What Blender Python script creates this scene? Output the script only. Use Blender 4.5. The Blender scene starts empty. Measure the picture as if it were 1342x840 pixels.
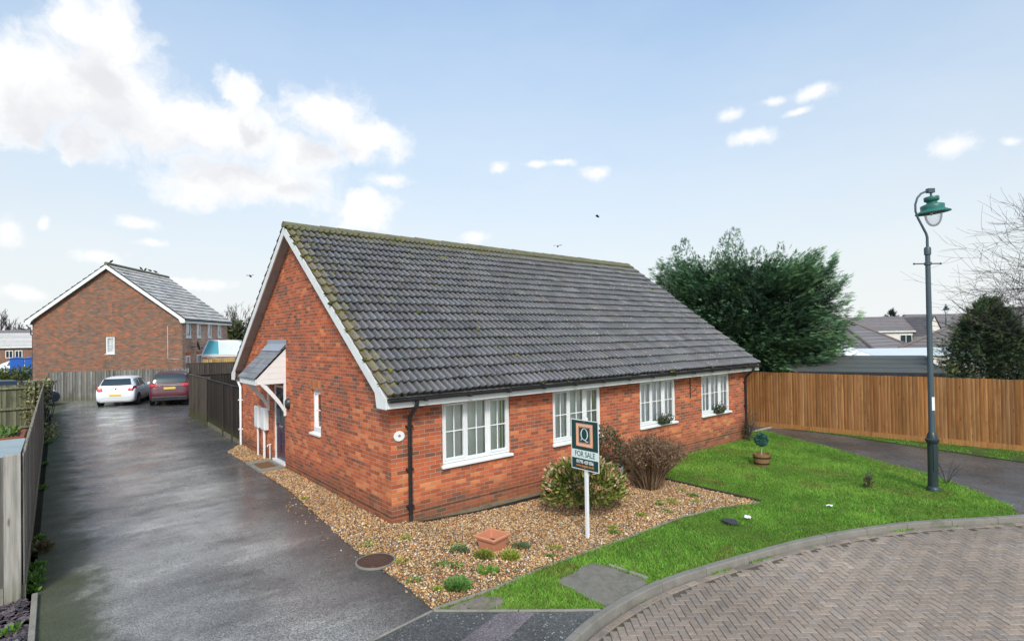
import bpy, math, random
import numpy as np
from mathutils import Vector, Matrix, noise as mnoise
random.seed(11)
rng = np.random.default_rng(11)
scene = bpy.context.scene
COL = scene.collection
R = math.radians
U = random.uniform

# ------------------------------------------------------------------ node helpers
def nd(nt, typ, ins=None, **props):
    n = nt.nodes.new(typ)
    for k, v in props.items():
        setattr(n, k, v)
    for k, v in (ins or {}).items():
        s = n.inputs[k]
        if isinstance(v, bpy.types.NodeSocket):
            nt.links.new(v, s)
        else:
            s.default_value = v
    return n

def mth(nt, op, a, b=0.0, c=0.0, clamp=False):
    n = nd(nt, 'ShaderNodeMath', {0: a, 1: b, 2: c}, operation=op)
    n.use_clamp = clamp
    return n.outputs[0]

def mixc(nt, fac, a, b, blend='MIX'):
    n = nt.nodes.new('ShaderNodeMix')
    n.data_type = 'RGBA'; n.blend_type = blend
    for idx, v in ((0, fac), (6, a), (7, b)):
        s = n.inputs[idx]
        if isinstance(v, bpy.types.NodeSocket):
            nt.links.new(v, s)
        elif idx == 0:
            s.default_value = v
        else:
            s.default_value = tuple(v)[:3] + (1,)
    return n.outputs[2]

def ramp(nt, fac, stops, interp='LINEAR'):
    n = nd(nt, 'ShaderNodeValToRGB', {0: fac})
    cr = n.color_ramp; cr.interpolation = interp
    while len(cr.elements) < len(stops):
        cr.elements.new(0.5)
    for e, (p, c) in zip(cr.elements, stops):
        e.position = p
        e.color = tuple(c)[:3] + (1,) if not isinstance(c, (int, float)) else (c, c, c, 1)
    return n.outputs[0]

def sstep(nt, v, lo, hi, a=0.0, b=1.0):
    n = nd(nt, 'ShaderNodeMapRange', {0: v, 1: lo, 2: hi, 3: a, 4: b}, interpolation_type='SMOOTHSTEP')
    return n.outputs[0]

def noise(nt, vec, scale, detail=4.0, rough=0.55, out=0):
    n = nd(nt, 'ShaderNodeTexNoise', {'Scale': scale, 'Detail': detail, 'Roughness': rough})
    if vec is not None:
        nt.links.new(vec, n.inputs['Vector'])
    return n.outputs[out]

def scaled(nt, vec, s):
    n = nd(nt, 'ShaderNodeMapping', {'Vector': vec, 'Scale': s})
    return n.outputs[0]

def new_mat(name):
    m = bpy.data.materials.new(name)
    m.use_nodes = True
    nt = m.node_tree
    b = nt.nodes['Principled BSDF']
    tc = nt.nodes.new('ShaderNodeTexCoord')
    return m, nt, b, tc.outputs['Object']

def bump(nt, b, h, dist, strength=1.0):
    n = nd(nt, 'ShaderNodeBump', {'Height': h, 'Distance': dist, 'Strength': strength})
    nt.links.new(n.outputs[0], b.inputs['Normal'])

def setb(nt, b, key, v):
    if isinstance(v, bpy.types.NodeSocket):
        nt.links.new(v, b.inputs[key])
    elif key == 'Base Color':
        b.inputs[key].default_value = tuple(v)[:3] + (1,)
    else:
        b.inputs[key].default_value = v

def simple(name, col, rough=0.5, var=0.15, vscale=6.0, dirt=0.0, dirtcol=(0.05, 0.045, 0.035), metal=0.0, bmp=0.0, spec=0.5, stretch=(1, 1, 1)):
    m, nt, b, co = new_mat(name)
    v = scaled(nt, co, stretch)
    n1 = noise(nt, v, vscale, 5, 0.6)
    c = mixc(nt, n1, [x * (1 - var) for x in col], [min(1, x * (1 + var)) for x in col])
    if dirt > 0:
        n2 = noise(nt, v, vscale * 0.45, 6, 0.7)
        c = mixc(nt, sstep(nt, n2, 0.48, 0.75, 0, dirt), c, dirtcol)
    setb(nt, b, 'Base Color', c)
    setb(nt, b, 'Roughness', sstep(nt, n1, 0.2, 0.8, max(0.02, rough - 0.08), min(1, rough + 0.08)))
    setb(nt, b, 'Metallic', metal)
    setb(nt, b, 'Specular IOR Level', spec)
    if bmp > 0:
        bump(nt, b, noise(nt, v, vscale * 8, 4, 0.6), bmp)
    return m

def tinted(name, rough=0.7, var=0.25, vscale=8.0, spec=0.3, trans=0.0, bmp=0.0, stretch=(1, 1, 1)):
    """colour comes from the mesh's own 'tint' attribute (one colour per stone, board or leaf)"""
    m, nt, b, co = new_mat(name)
    a = nd(nt, 'ShaderNodeAttribute', attribute_name='tint')
    v = scaled(nt, co, stretch)
    n1 = noise(nt, v, vscale, 4, 0.6)
    k = sstep(nt, n1, 0.2, 0.8, 1 - var, 1 + var)
    c = mixc(nt, 1.0, a.outputs['Color'], nd(nt, 'ShaderNodeCombineXYZ', {0: k, 1: k, 2: k}).outputs[0], 'MULTIPLY')
    setb(nt, b, 'Base Color', c)
    setb(nt, b, 'Roughness', rough)
    setb(nt, b, 'Specular IOR Level', spec)
    if bmp > 0:
        bump(nt, b, n1, bmp)
    if trans > 0:
        out = nt.nodes['Material Output']
        t = nd(nt, 'ShaderNodeBsdfTranslucent', {'Color': c})
        mx = nd(nt, 'ShaderNodeMixShader', {0: trans, 1: b.outputs[0], 2: t.outputs[0]})
        nt.links.new(mx.outputs[0], out.inputs[0])
    return m

# ------------------------------------------------------------------ mesh helpers
def np_mesh(name, V, F, tint=None, smooth=False):
    me = bpy.data.meshes.new(name)
    V = np.asarray(V, np.float32); F = np.asarray(F, np.int32)
    nf, k = F.shape
    me.vertices.add(len(V)); me.vertices.foreach_set('co', V.ravel())
    me.loops.add(nf * k); me.loops.foreach_set('vertex_index', F.ravel())
    me.polygons.add(nf)
    me.polygons.foreach_set('loop_start', np.arange(0, nf * k, k, dtype=np.int32))
    try:
        me.polygons.foreach_set('loop_total', np.full(nf, k, np.int32))
    except Exception:
        pass
    if tint is not None:
        a = me.color_attributes.new('tint', 'FLOAT_COLOR', 'POINT')
        t = np.ones((len(V), 4), np.float32); t[:, :3] = np.asarray(tint)[:, :3]
        a.data.foreach_set('color', t.ravel())
    me.update(); me.validate()
    me.polygons.foreach_set('use_smooth', np.full(len(me.polygons), smooth))
    return me

def link(name, me, mat=None, parent=None):
    o = bpy.data.objects.new(name, me)
    COL.objects.link(o)
    if mat is not None:
        me.materials.append(mat)
    if parent is not None:
        o.parent = parent
    return o

def scatter(tv, tf, M, P, cols, vcol=None):
    """many small copies of a template, returned as arrays; cols one colour per copy, vcol a factor per template vertex"""
    tv = np.asarray(tv, np.float64); tf = np.asarray(tf)
    n, k = len(P), len(tv)
    V = np.einsum('nij,kj->nki', M, tv) + P[:, None, :]
    F = tf[None, :, :] + (np.arange(n) * k)[:, None, None]
    C = np.repeat(cols[:, None, :], k, 1)
    if vcol is not None:
        C = C * np.asarray(vcol)[None, :, None]
    return V.reshape(-1, 3), F.reshape(-1, tf.shape[1]), C.reshape(-1, 3)

def unit(a):
    return a / np.maximum(np.linalg.norm(a, axis=-1, keepdims=True), 1e-9)

def frames(d, roll, scale=None):
    """matrices whose second column runs along d (unit rows), rolled about it"""
    d = unit(d)
    ref = np.where(np.abs(d[:, 2:3]) > 0.95, np.array([[1.0, 0, 0]]), np.array([[0, 0, 1.0]]))
    x = unit(np.cross(d, ref)); z = np.cross(x, d)
    c, s = np.cos(roll)[:, None], np.sin(roll)[:, None]
    x2 = x * c + z * s; z2 = -x * s + z * c
    M = np.stack([x2, d, z2], axis=2)
    if scale is not None:
        M = M * scale[:, None, None]
    return M

def pick(pal, w, n, jit=0.12):
    pal = np.array(pal, float); w = np.array(w, float)
    c = pal[rng.choice(len(pal), n, p=w / w.sum())]
    return c * (1 + rng.normal(0, jit, (n, 1))).clip(0.5, 1.6)

def inpoly(x, y, poly):
    r = np.zeros(len(x), bool); n = len(poly); j = n - 1
    for i in range(n):
        xi, yi = poly[i][:2]; xj, yj = poly[j][:2]
        c = ((yi > y) != (yj > y)) & (x < (xj - xi) * (y - yi) / (yj - yi + 1e-12) + xi)
        r ^= c; j = i
    return r

def rand_in(poly, n):
    p = np.array([q[:2] for q in poly]); lo, hi = p.min(0), p.max(0)
    q = rng.uniform(lo, hi, (int(n), 2))
    return q[inpoly(q[:, 0], q[:, 1], poly)]

class MB:
    def __init__(s):
        s.v = []; s.f = []; s.c = []
    def add(s, vs, fs, col=None):
        b = len(s.v)
        s.v += [tuple(p) for p in vs]
        s.f += [tuple(i + b for i in f) for f in fs]
        s.c += [col if col is not None else (1, 1, 1)] * len(vs)
        return s
    def box(s, x0, y0, z0, x1, y1, z1, col=None):
        return s.add([(x0, y0, z0), (x1, y0, z0), (x1, y1, z0), (x0, y1, z0), (x0, y0, z1), (x1, y0, z1), (x1, y1, z1), (x0, y1, z1)],
                     [(0, 3, 2, 1), (4, 5, 6, 7), (0, 1, 5, 4), (1, 2, 6, 5), (2, 3, 7, 6), (3, 0, 4, 7)], col)
    def obox(s, c, ex, ey, ez, col=None):
        c, ex, ey, ez = map(Vector, (c, ex, ey, ez))
        return s.add([c - ex - ey - ez, c + ex - ey - ez, c + ex + ey - ez, c - ex + ey - ez, c - ex - ey + ez, c + ex - ey + ez, c + ex + ey + ez, c - ex + ey + ez],
                     [(0, 3, 2, 1), (4, 5, 6, 7), (0, 1, 5, 4), (1, 2, 6, 5), (2, 3, 7, 6), (3, 0, 4, 7)], col)
    def bar(s, p, q, w, h, up=(0, 0, 1), col=None):
        p, q = Vector(p), Vector(q); d = (q - p); L = d.length; d.normalize()
        u = Vector(up); a = d.cross(u)
        if a.length < 1e-4:
            a = d.cross(Vector((1, 0, 0)))
        a.normalize(); u = a.cross(d)
        return s.obox((p + q) / 2, d * (L / 2), a * (w / 2), u * (h / 2), col)
    def tube(s, pts, rad, n=8, cap=True, col=None):
        pts = [Vector(p) for p in pts]
        if isinstance(rad, (int, float)):
            rad = [rad] * len(pts)
        vs = []; fs = []; a = None
        for i, p in enumerate(pts):
            d = (pts[min(i + 1, len(pts) - 1)] - pts[max(i - 1, 0)])
            d = d.normalized() if d.length > 1e-9 else Vector((0, 0, 1))
            if a is None:
                a = d.cross(Vector((0, 0, 1)) if abs(d.z) < 0.9 else Vector((1, 0, 0))).normalized()
            else:
                a = (a - d * a.dot(d)).normalized()
            b = d.cross(a)
            for k in range(n):
                t = 2 * math.pi * k / n
                vs.append(p + (a * math.cos(t) + b * math.sin(t)) * rad[i])
        for i in range(len(pts) - 1):
            for k in range(n):
                fs.append((i * n + k, i * n + (k + 1) % n, (i + 1) * n + (k + 1) % n, (i + 1) * n + k))
        if cap:
            fs.append(tuple(range(n))[::-1]); fs.append(tuple(range((len(pts) - 1) * n, len(pts) * n)))
        return s.add(vs, fs, col)
    def lathe(s, prof, c=(0, 0, 0), n=20, M=None, col=None):
        vs = []; fs = []
        for r, z in prof:
            for k in range(n):
                t = 2 * math.pi * k / n
                p = Vector((r * math.cos(t), r * math.sin(t), z))
                vs.append((M @ p if M else p) + Vector(c))
        for i in range(len(prof) - 1):
            for k in range(n):
                fs.append((i * n + k, i * n + (k + 1) % n, (i + 1) * n + (k + 1) % n, (i + 1) * n + k))
        return s.add(vs, fs, col)
    def prism(s, poly, vec, col=None):
        n = len(poly); vec = Vector(vec)
        vs = [Vector(p) for p in poly] + [Vector(p) + vec for p in poly]
        fs = [tuple(range(n))[::-1], tuple(range(n, 2 * n))]
        fs += [(i, (i + 1) % n, n + (i + 1) % n, n + i) for i in range(n)]
        return s.add(vs, fs, col)
    def build(s, name, mat, parent=None, smooth=False, bevel=0.0, seg=2, fix=True):
        me = bpy.data.meshes.new(name)
        me.from_pydata([tuple(v) for v in s.v], [], s.f)
        a = me.color_attributes.new('tint', 'FLOAT_COLOR', 'POINT')
        t = np.ones((len(s.v), 4), np.float32); t[:, :3] = np.array(s.c, np.float32)
        a.data.foreach_set('color', t.ravel())
        if fix:
            import bmesh
            bm = bmesh.new(); bm.from_mesh(me)
            bmesh.ops.recalc_face_normals(bm, faces=bm.faces); bm.to_mesh(me); bm.free()
        me.update()
        o = link(name, me, mat, parent)
        if smooth:
            me.polygons.foreach_set('use_smooth', np.ones(len(me.polygons), bool))
            me.set_sharp_from_angle(angle=R(40))
        if bevel > 0:
            m = o.modifiers.new('Bevel', 'BEVEL'); m.width = bevel; m.segments = seg; m.limit_method = 'ANGLE'; m.angle_limit = R(40)
        return o

def tag(o, label=None, cat=None, group=None, kind=None):
    for k, v in (('label', label), ('category', cat), ('group', group), ('kind', kind)):
        if v:
            o[k] = v
    return o

def thing(name, label, cat, loc=(0, 0, 0), rz=0.0, group=None):
    o = bpy.data.objects.new(name, None); COL.objects.link(o)
    o.empty_display_size = 0.2
    o.location = loc; o.rotation_euler = (0, 0, rz)
    return tag(o, label, cat, group)

def copy_tree(o, parent=None):
    c = o.copy(); COL.objects.link(c); c.parent = parent
    for ch in list(o.children):
        copy_tree(ch, c)
    return c

def gz(x, y=0.0):
    """the ground falls a little from the drive to the front lawn and to the road"""
    a = min(1.0, max(0.0, (x + 0.6) / 3.6)); b = min(1.0, max(0.0, (-2 - y) / 2.5))
    return -0.17 * max(a * a * (3 - 2 * a), b * b * (3 - 2 * b))
def gzv(x, y):
    a = np.clip((x + 0.6) / 3.6, 0, 1); b = np.clip((-2 - y) / 2.5, 0, 1)
    return -0.17 * np.maximum(a * a * (3 - 2 * a), b * b * (3 - 2 * b))

def sheet(name, poly, dz, mat, cell=0.4):
    """a ground surface cut to a polygon and draped over the fall of the ground"""
    import bmesh
    bm = bmesh.new()
    bm.faces.new([bm.verts.new((x, y, 0)) for x, y in poly])
    bmesh.ops.triangulate(bm, faces=bm.faces)
    for k in range(19):
        bmesh.ops.bisect_plane(bm, geom=bm.verts[:] + bm.edges[:] + bm.faces[:], plane_co=(-0.6 + k * 0.2, 0, 0), plane_no=(1, 0, 0))
    for k in range(16):
        bmesh.ops.bisect_plane(bm, geom=bm.verts[:] + bm.edges[:] + bm.faces[:], plane_co=(0, -2 - k * 0.175, 0), plane_no=(0, 1, 0))
    bmesh.ops.triangulate(bm, faces=bm.faces)
    for v in bm.verts:
        v.co.z = gz(v.co.x, v.co.y) + dz
    bmesh.ops.recalc_face_normals(bm, faces=bm.faces)
    me = bpy.data.meshes.new(name); bm.to_mesh(me); bm.free()
    for p in me.polygons:
        if p.normal.z < 0:
            p.flip()
    o = link(name, me, mat)
    o['kind'] = 'structure'
    return o

# ------------------------------------------------------------------ camera
def add_camera():
    yaw, pitch, roll = 0.6998, 0.0119, -0.0154
    Rr = Vector((math.cos(yaw), -math.sin(yaw), 0)); Fw = Vector((math.sin(yaw), math.cos(yaw), 0)); Up = Vector((0, 0, 1))
    F = Fw * math.cos(pitch) + Up * math.sin(pitch); V = -Fw * math.sin(pitch) + Up * math.cos(pitch)
    X = Rr * math.cos(roll) + V * math.sin(roll); Y = V * math.cos(roll) - Rr * math.sin(roll)
    cam = bpy.data.cameras.new('camera'); o = bpy.data.objects.new('camera', cam); COL.objects.link(o)
    M = Matrix((X, Y, -F)).transposed().to_4x4(); M.translation = (-4.452, -8.596, 3.2)
    o.matrix_world = M
    cam.sensor_width = 36; cam.lens = 711.57 / 1342 * 36; cam.shift_y = 13.9 / 1342
    cam.clip_end = 3000; cam.clip_start = 0.05
    scene.camera = o
    return X, Y, F
CX, CY, CF = add_camera()
def sky_dir(px, py):
    """direction of a cloud as seen from the street"""
    v = CX * (px - 671) + CY * (433.9 - py) + CF * 711.57
    v.normalize()
    return math.atan2(v.x, v.y), math.asin(v.z)

# ------------------------------------------------------------------ world and sun
SUN_AZ, SUN_EL = R(216), R(40)      # compass style: 0 = +Y, clockwise
def add_world():
    w = bpy.data.worlds.new('World'); scene.world = w; w.use_nodes = True
    nt = w.node_tree
    bg = nt.nodes['Background']
    sky = nd(nt, 'ShaderNodeTexSky', sky_type='NISHITA')
    sky.sun_disc = False; sky.sun_elevation = SUN_EL; sky.sun_rotation = SUN_AZ
    sky.air_density = 1.0; sky.dust_density = 1.5; sky.ozone_density = 1.6
    tc = nt.nodes.new('ShaderNodeTexCoord')
    d = tc.outputs['Generated']
    sx = nd(nt, 'ShaderNodeSeparateXYZ', {0: d})
    x, y, z = sx.outputs
    az = mth(nt, 'ARCTAN2', x, y); el = mth(nt, 'ARCSINE', z)
    # thin high haze whitens the sky towards the horizon
    up = nd(nt, 'ShaderNodeMapRange', {0: z, 1: 0.05, 2: 0.55, 3: 0.0, 4: 1.0}).outputs[0]
    base = mixc(nt, 1.0, sky.outputs[0], mixc(nt, up, (0.78, 0.85, 0.86), (1.50, 1.84, 1.84)), 'MULTIPLY')
    hz = nd(nt, 'ShaderNodeMapRange', {0: z, 1: 0.0, 2: 0.60, 3: 1.0, 4: 0.0}).outputs[0]
    hz2 = mth(nt, 'MULTIPLY_ADD', mth(nt, 'POWER', hz, 1.08), 0.80, 0.18)
    wisps = noise(nt, scaled(nt, d, (2.2, 2.2, 6.0)), 1.6, 6, 0.6)
    hz3 = mth(nt, 'ADD', hz2, mth(nt, 'MULTIPLY_ADD', wisps, 0.22, -0.11), clamp=True)
    base = mixc(nt, hz3, base, (6.1, 6.3, 6.4))
    # clouds: soft blobs broken up by noise
    P = nd(nt, 'ShaderNodeCombineXYZ', {0: az, 1: el, 2: 0.0}).outputs[0]
    wob = nd(nt, 'ShaderNodeTexNoise', {'Vector': P, 'Scale': 11.0, 'Detail': 6.0, 'Roughness': 0.6})
    off = nd(nt, 'ShaderNodeVectorMath', {0: wob.outputs['Color'], 1: (0.5, 0.5, 0.5)}, operation='SUBTRACT').outputs[0]
    off = nd(nt, 'ShaderNodeVectorMath', {0: off, 1: (0.12, 0.10, 0.0)}, operation='MULTIPLY').outputs[0]
    Pw = nd(nt, 'ShaderNodeVectorMath', {0: P, 1: off}, operation='ADD').outputs[0]
    blobs = [(60, 115, 120, 70), (130, 45, 70, 66), (150, 130, 105, 76), (220, 160, 120, 46), (320, 118, 34, 28), (310, 165, 85, 42), (432, 148, 54, 38), (480, 188, 52, 31),
             (330, 238, 122, 38), (105, 188, 34, 26), (265, 245, 55, 28), (400, 205, 60, 26), (478, 276, 44, 24), (510, 238, 30, 10), (10, 306, 22, 24), (60, 292, 9, 9), (180, 291, 30, 10),
             (130, 336, 34, 11), (195, 318, 26, 7), (20, 150, 60, 30), (985, 181, 33, 13), (957, 149, 16, 10), (1066, 121, 29, 13), (1010, 134, 20, 6), (1048, 146, 24, 6), (1245, 193, 32, 16),
             (1322, 187, 16, 8), (779, 226, 20, 10), (706, 217, 21, 6), (740, 213, 17, 5), (651, 221, 13, 8), (622, 311, 20, 10), (250, 372, 60, 9), (30, 385, 40, 10)]
    big = [b for b in blobs if b[0] < 540 and b[2] > 33 and b[1] < 290]
    small = [b for b in blobs if b not in big]
    def field(vec, blobs, grow=1.0):
        best = None
        for bx, by, rx, ry in blobs:
            a0, e0 = sky_dir(bx, by)
            a1, _ = sky_dir(bx + rx, by); a2, _ = sky_dir(bx - rx, by)
            _, e1 = sky_dir(bx, by - ry); _, e2 = sky_dir(bx, by + ry)
            sa, se = 2 / (a1 - a2) / grow, 2 / (e1 - e2) / grow
            n = nd(nt, 'ShaderNodeVectorMath', {0: vec, 1: (sa, se, 0), 2: (-a0 * sa, -e0 * se, 0)}, operation='MULTIPLY_ADD').outputs[0]
            l = nd(nt, 'ShaderNodeVectorMath', {0: n}, operation='LENGTH').outputs[1]
            best = l if best is None else mth(nt, 'SMOOTH_MIN', best, l, 0.35)
        return mth(nt, 'SUBTRACT', 1.0, best)
    dens = field(Pw, big)
    fine = noise(nt, Pw, 30.0, 7, 0.60)
    dens2 = mth(nt, 'ADD', dens, mth(nt, 'MULTIPLY_ADD', fine, 0.95, -0.44))
    mask = mth(nt, 'MULTIPLY', sstep(nt, dens2, -0.22, 0.60), 0.97)
    Ps = nd(nt, 'ShaderNodeVectorMath', {0: off, 1: (0.32, 0.30, 0.0), 2: P}, operation='MULTIPLY_ADD').outputs[0]
    ds = mth(nt, 'ADD', field(Ps, small), mth(nt, 'MULTIPLY_ADD', noise(nt, P, 42.0, 6, 0.6), 1.5, -0.72))
    mask = mth(nt, 'MAXIMUM', mask, mth(nt, 'MULTIPLY', sstep(nt, ds, -0.25, 0.95), 0.92))
    # light comes from above: where there is more cloud overhead the cloud greys
    above = field(nd(nt, 'ShaderNodeVectorMath', {0: Pw, 1: (0.0, 0.055, 0.0)}, operation='ADD').outputs[0], big)
    lump = noise(nt, Pw, 16.0, 5, 0.6)
    shade = mth(nt, 'ADD', above, mth(nt, 'MULTIPLY_ADD', lump, 1.3, -0.62))
    thick = mth(nt, 'MULTIPLY', sstep(nt, shade, -0.15, 0.95), sstep(nt, dens, 0.0, 0.6))
    ccol = mixc(nt, thick, (7.1, 7.1, 7.1), (5.55, 5.6, 5.8))
    col = mixc(nt, mask, base, ccol)
    # below the horizon the sheet of ground takes over
    nt.links.new(col, bg.inputs[0])
    bg.inputs[1].default_value = 0.15
    s = bpy.data.lights.new('sun', 'SUN'); s.energy = 2.7; s.angle = R(12); s.color = (1.0, 0.95, 0.88)
    so = bpy.data.objects.new('sun', s); COL.objects.link(so)
    sd = Vector((math.sin(SUN_AZ) * math.cos(SUN_EL), math.cos(SUN_AZ) * math.cos(SUN_EL), math.sin(SUN_EL)))
    so.rotation_euler = sd.to_track_quat('Z', 'Y').to_euler(); so.location = sd * 50
add_world()
vs = scene.view_settings; vs.view_transform = 'Standard'; vs.look = 'None'; vs.exposure = 0; vs.gamma = 1

# ------------------------------------------------------------------ materials
def brick_mat(name, stops, mortar, flat=0.0, bandgain=1.0, dpc=None, grime=0.5, soldier=False):
    m, nt, b, co = new_mat(name)
    tc = nt.nodes.new('ShaderNodeTexCoord')
    nx, ny, nz = nd(nt, 'ShaderNodeSeparateXYZ', {0: tc.outputs['Normal']}).outputs
    px, py, pz = nd(nt, 'ShaderNodeSeparateXYZ', {0: co}).outputs
    side = mth(nt, 'GREATER_THAN', mth(nt, 'ABSOLUTE', nx), 0.7)
    u = nd(nt, 'ShaderNodeMix', {0: side, 2: px, 3: py}).outputs[0]
    wob = noise(nt, co, 14.0, 3, 0.5)
    u2 = mth(nt, 'MULTIPLY_ADD', wob, 0.007, u)
    v2 = mth(nt, 'MULTIPLY_ADD', noise(nt, co, 9.0, 3, 0.5), 0.008, pz)
    ch, bl = (0.215, 0.075) if soldier else (0.075, 0.225)
    vr = mth(nt, 'DIVIDE', v2, ch)
    row = mth(nt, 'FLOOR', vr)
    fu = mth(nt, 'ADD', mth(nt, 'DIVIDE', u2, bl), mth(nt, 'MULTIPLY', mth(nt, 'FLOORED_MODULO', row, 2.0), 0.0 if soldier else 0.5))
    cid = mth(nt, 'FLOOR', fu)
    idv = nd(nt, 'ShaderNodeCombineXYZ', {0: cid, 1: row, 2: mth(nt, 'MULTIPLY', side, 37.0)}).outputs[0]
    wn = nd(nt, 'ShaderNodeTexWhiteNoise', {'Vector': idv}, noise_dimensions='3D')
    uv = nd(nt, 'ShaderNodeCombineXYZ', {0: u, 1: pz, 2: mth(nt, 'MULTIPLY', side, 9.3)}).outputs[0]
    band = noise(nt, scaled(nt, uv, (0.5, 1.9, 1.0)), 1.0, 3, 0.55)
    val = mth(nt, 'ADD', mth(nt, 'MULTIPLY_ADD', wn.outputs[0], 0.80, 0.13), mth(nt, 'MULTIPLY_ADD', band, 1.1 * bandgain, -0.55 * bandgain), clamp=True)
    if dpc is not None:   # a brighter orange batch of bricks below sill level
        bz = mth(nt, 'ADD', pz, mth(nt, 'MULTIPLY_ADD', noise(nt, uv, 2.2, 4, 0.6), 0.5, -0.25))
        val = mth(nt, 'ADD', val, mth(nt, 'MULTIPLY', mth(nt, 'MULTIPLY', sstep(nt, bz, 0.30, 0.42), sstep(nt, bz, 0.66, 0.80, 1.0, 0.0)), 0.20), clamp=True)
    bc = ramp(nt, val, stops)
    sep = nd(nt, 'ShaderNodeSeparateColor', {0: wn.outputs[1]}).outputs
    fine = noise(nt, co, 90.0, 4, 0.65)
    k = mth(nt, 'ADD', mth(nt, 'MULTIPLY_ADD', sep[1], 0.36, 0.80), mth(nt, 'MULTIPLY_ADD', fine, 0.5, -0.25))
    bc = mixc(nt, 1.0, bc, nd(nt, 'ShaderNodeCombineXYZ', {0: k, 1: k, 2: k}).outputs[0], 'MULTIPLY')
    fx = mth(nt, 'FRACT', fu); fz = mth(nt, 'FRACT', vr)
    dx = mth(nt, 'MULTIPLY', mth(nt, 'MINIMUM', fx, mth(nt, 'SUBTRACT', 1.0, fx)), bl)
    dz = mth(nt, 'MULTIPLY', mth(nt, 'MINIMUM', fz, mth(nt, 'SUBTRACT', 1.0, fz)), ch)
    dd = mth(nt, 'MINIMUM', dx, dz)
    mask = sstep(nt, dd, 0.0028, 0.0065)
    mort = mixc(nt, noise(nt, co, 3.0, 5, 0.7), [c * 0.62 for c in mortar], [min(1, c * 1.3) for c in mortar])
    c = mixc(nt, mask, mort, bc)
    # weather: splash staining near the ground, faint run marks
    g = sstep(nt, mth(nt, 'ADD', pz, mth(nt, 'MULTIPLY', noise(nt, co, 2.2, 5, 0.7), -0.7)), -0.42, 0.22, grime, 0.0)
    c = mixc(nt, g, c, (0.10, 0.075, 0.045))
    st = sstep(nt, noise(nt, scaled(nt, uv, (1.3, 0.35, 1)), 2.3, 5, 0.65), 0.52, 0.74, 0.0, 0.38)
    c = mixc(nt, st, c, mixc(nt, 1.0, c, (0.55, 0.52, 0.5), 'MULTIPLY'))
    ef = sstep(nt, noise(nt, scaled(nt, uv, (1.0, 1.0, 1)), 5.5, 6, 0.7), 0.66, 0.8, 0.0, 0.35)
    c = mixc(nt, ef, c, (0.42, 0.33, 0.27))
    if dpc is not None:
        l = mth(nt, 'LESS_THAN', mth(nt, 'ABSOLUTE', mth(nt, 'SUBTRACT', v2, dpc)), 0.009)
        c = mixc(nt, mth(nt, 'MULTIPLY', l, 0.8), c, (0.03, 0.026, 0.023))
    if flat > 0:
        c = mixc(nt, flat, c, bc)
    setb(nt, b, 'Base Color', c)
    setb(nt, b, 'Roughness', 0.88); setb(nt, b, 'Specular IOR Level', 0.25)
    bump(nt, b, mth(nt, 'MULTIPLY_ADD', fine, 0.5, mth(nt, 'MULTIPLY', mask, 1.0)), 0.006, 0.8)
    return m

M = {}
M['brick'] = brick_mat('red_brick', [(0.0, (0.17, 0.088, 0.060)), (0.18, (0.27, 0.102, 0.062)), (0.36, (0.39, 0.105, 0.052)), (0.62, (0.50, 0.118, 0.050)), (0.85, (0.60, 0.150, 0.056)), (1.0, (0.66, 0.225, 0.085))],
                       (0.46, 0.34, 0.255), dpc=0.112)
M['brick2'] = brick_mat('dark_brick', [(0.0, (0.15, 0.105, 0.08)), (0.38, (0.20, 0.125, 0.09)), (0.60, (0.25, 0.135, 0.09)), (0.74, (0.33, 0.125, 0.07)), (1.0, (0.42, 0.14, 0.07))],
                        (0.30, 0.25, 0.2), bandgain=0.8, grime=0.2)
M['brick3'] = brick_mat('pale_brick', [(0.0, (0.30, 0.18, 0.14)), (0.5, (0.48, 0.27, 0.20)), (1.0, (0.58, 0.33, 0.22))], (0.5, 0.43, 0.37), bandgain=0.5, grime=0.2)
M['soldier'] = brick_mat('orange_soldier_brick', [(0.0, (0.38, 0.12, 0.045)), (1.0, (0.58, 0.2, 0.07))], (0.4, 0.28, 0.2), soldier=True, grime=0.0)
M['pvc'] = simple('white_pvc', (0.80, 0.81, 0.80), 0.32, 0.04, 4, dirt=0.16, dirtcol=(0.5, 0.5, 0.46))
M['pvc_grimy'] = simple('weathered_white_board', (0.78, 0.78, 0.76), 0.45, 0.06, 3, dirt=0.3, dirtcol=(0.42, 0.42, 0.38))
M['soffit'] = simple('shaded_soffit', (0.36, 0.33, 0.31), 0.7, 0.15, 5, dirt=0.4)
M['black_plastic'] = simple('black_plastic', (0.022, 0.023, 0.026), 0.38, 0.3, 9, dirt=0.3, dirtcol=(0.07, 0.065, 0.06))
M['lead'] = simple('lead_flashing', (0.30, 0.34, 0.39), 0.5, 0.2, 9, dirt=0.3, dirtcol=(0.17, 0.18, 0.2), bmp=0.003)
M['door'] = simple('purple_door', (0.045, 0.018, 0.05), 0.3, 0.1, 3)
M['dark'] = simple('dark_interior', (0.015, 0.015, 0.017), 0.6, 0.2, 4)
M['chrome'] = simple('brushed_metal', (0.62, 0.62, 0.64), 0.25, 0.05, 20, metal=1.0)
M['iron'] = simple('black_iron', (0.02, 0.02, 0.022), 0.5, 0.3, 20)
M['blind'] = simple('vertical_blind', (0.86, 0.89, 0.80), 0.8, 0.04, 2.0, stretch=(9, 9, 0.4))
M['net'] = simple('net_curtain', (0.86, 0.87, 0.89), 0.9, 0.06, 3.0, stretch=(6, 6, 0.5))
M['curtain'] = simple('olive_curtain', (0.34, 0.40, 0.20), 0.9, 0.12, 4, stretch=(6, 6, 0.5))
M['concrete'] = simple('concrete', (0.255, 0.232, 0.195), 0.9, 0.4, 6, dirt=0.75, dirtcol=(0.115, 0.10, 0.075), bmp=0.008)
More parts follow.
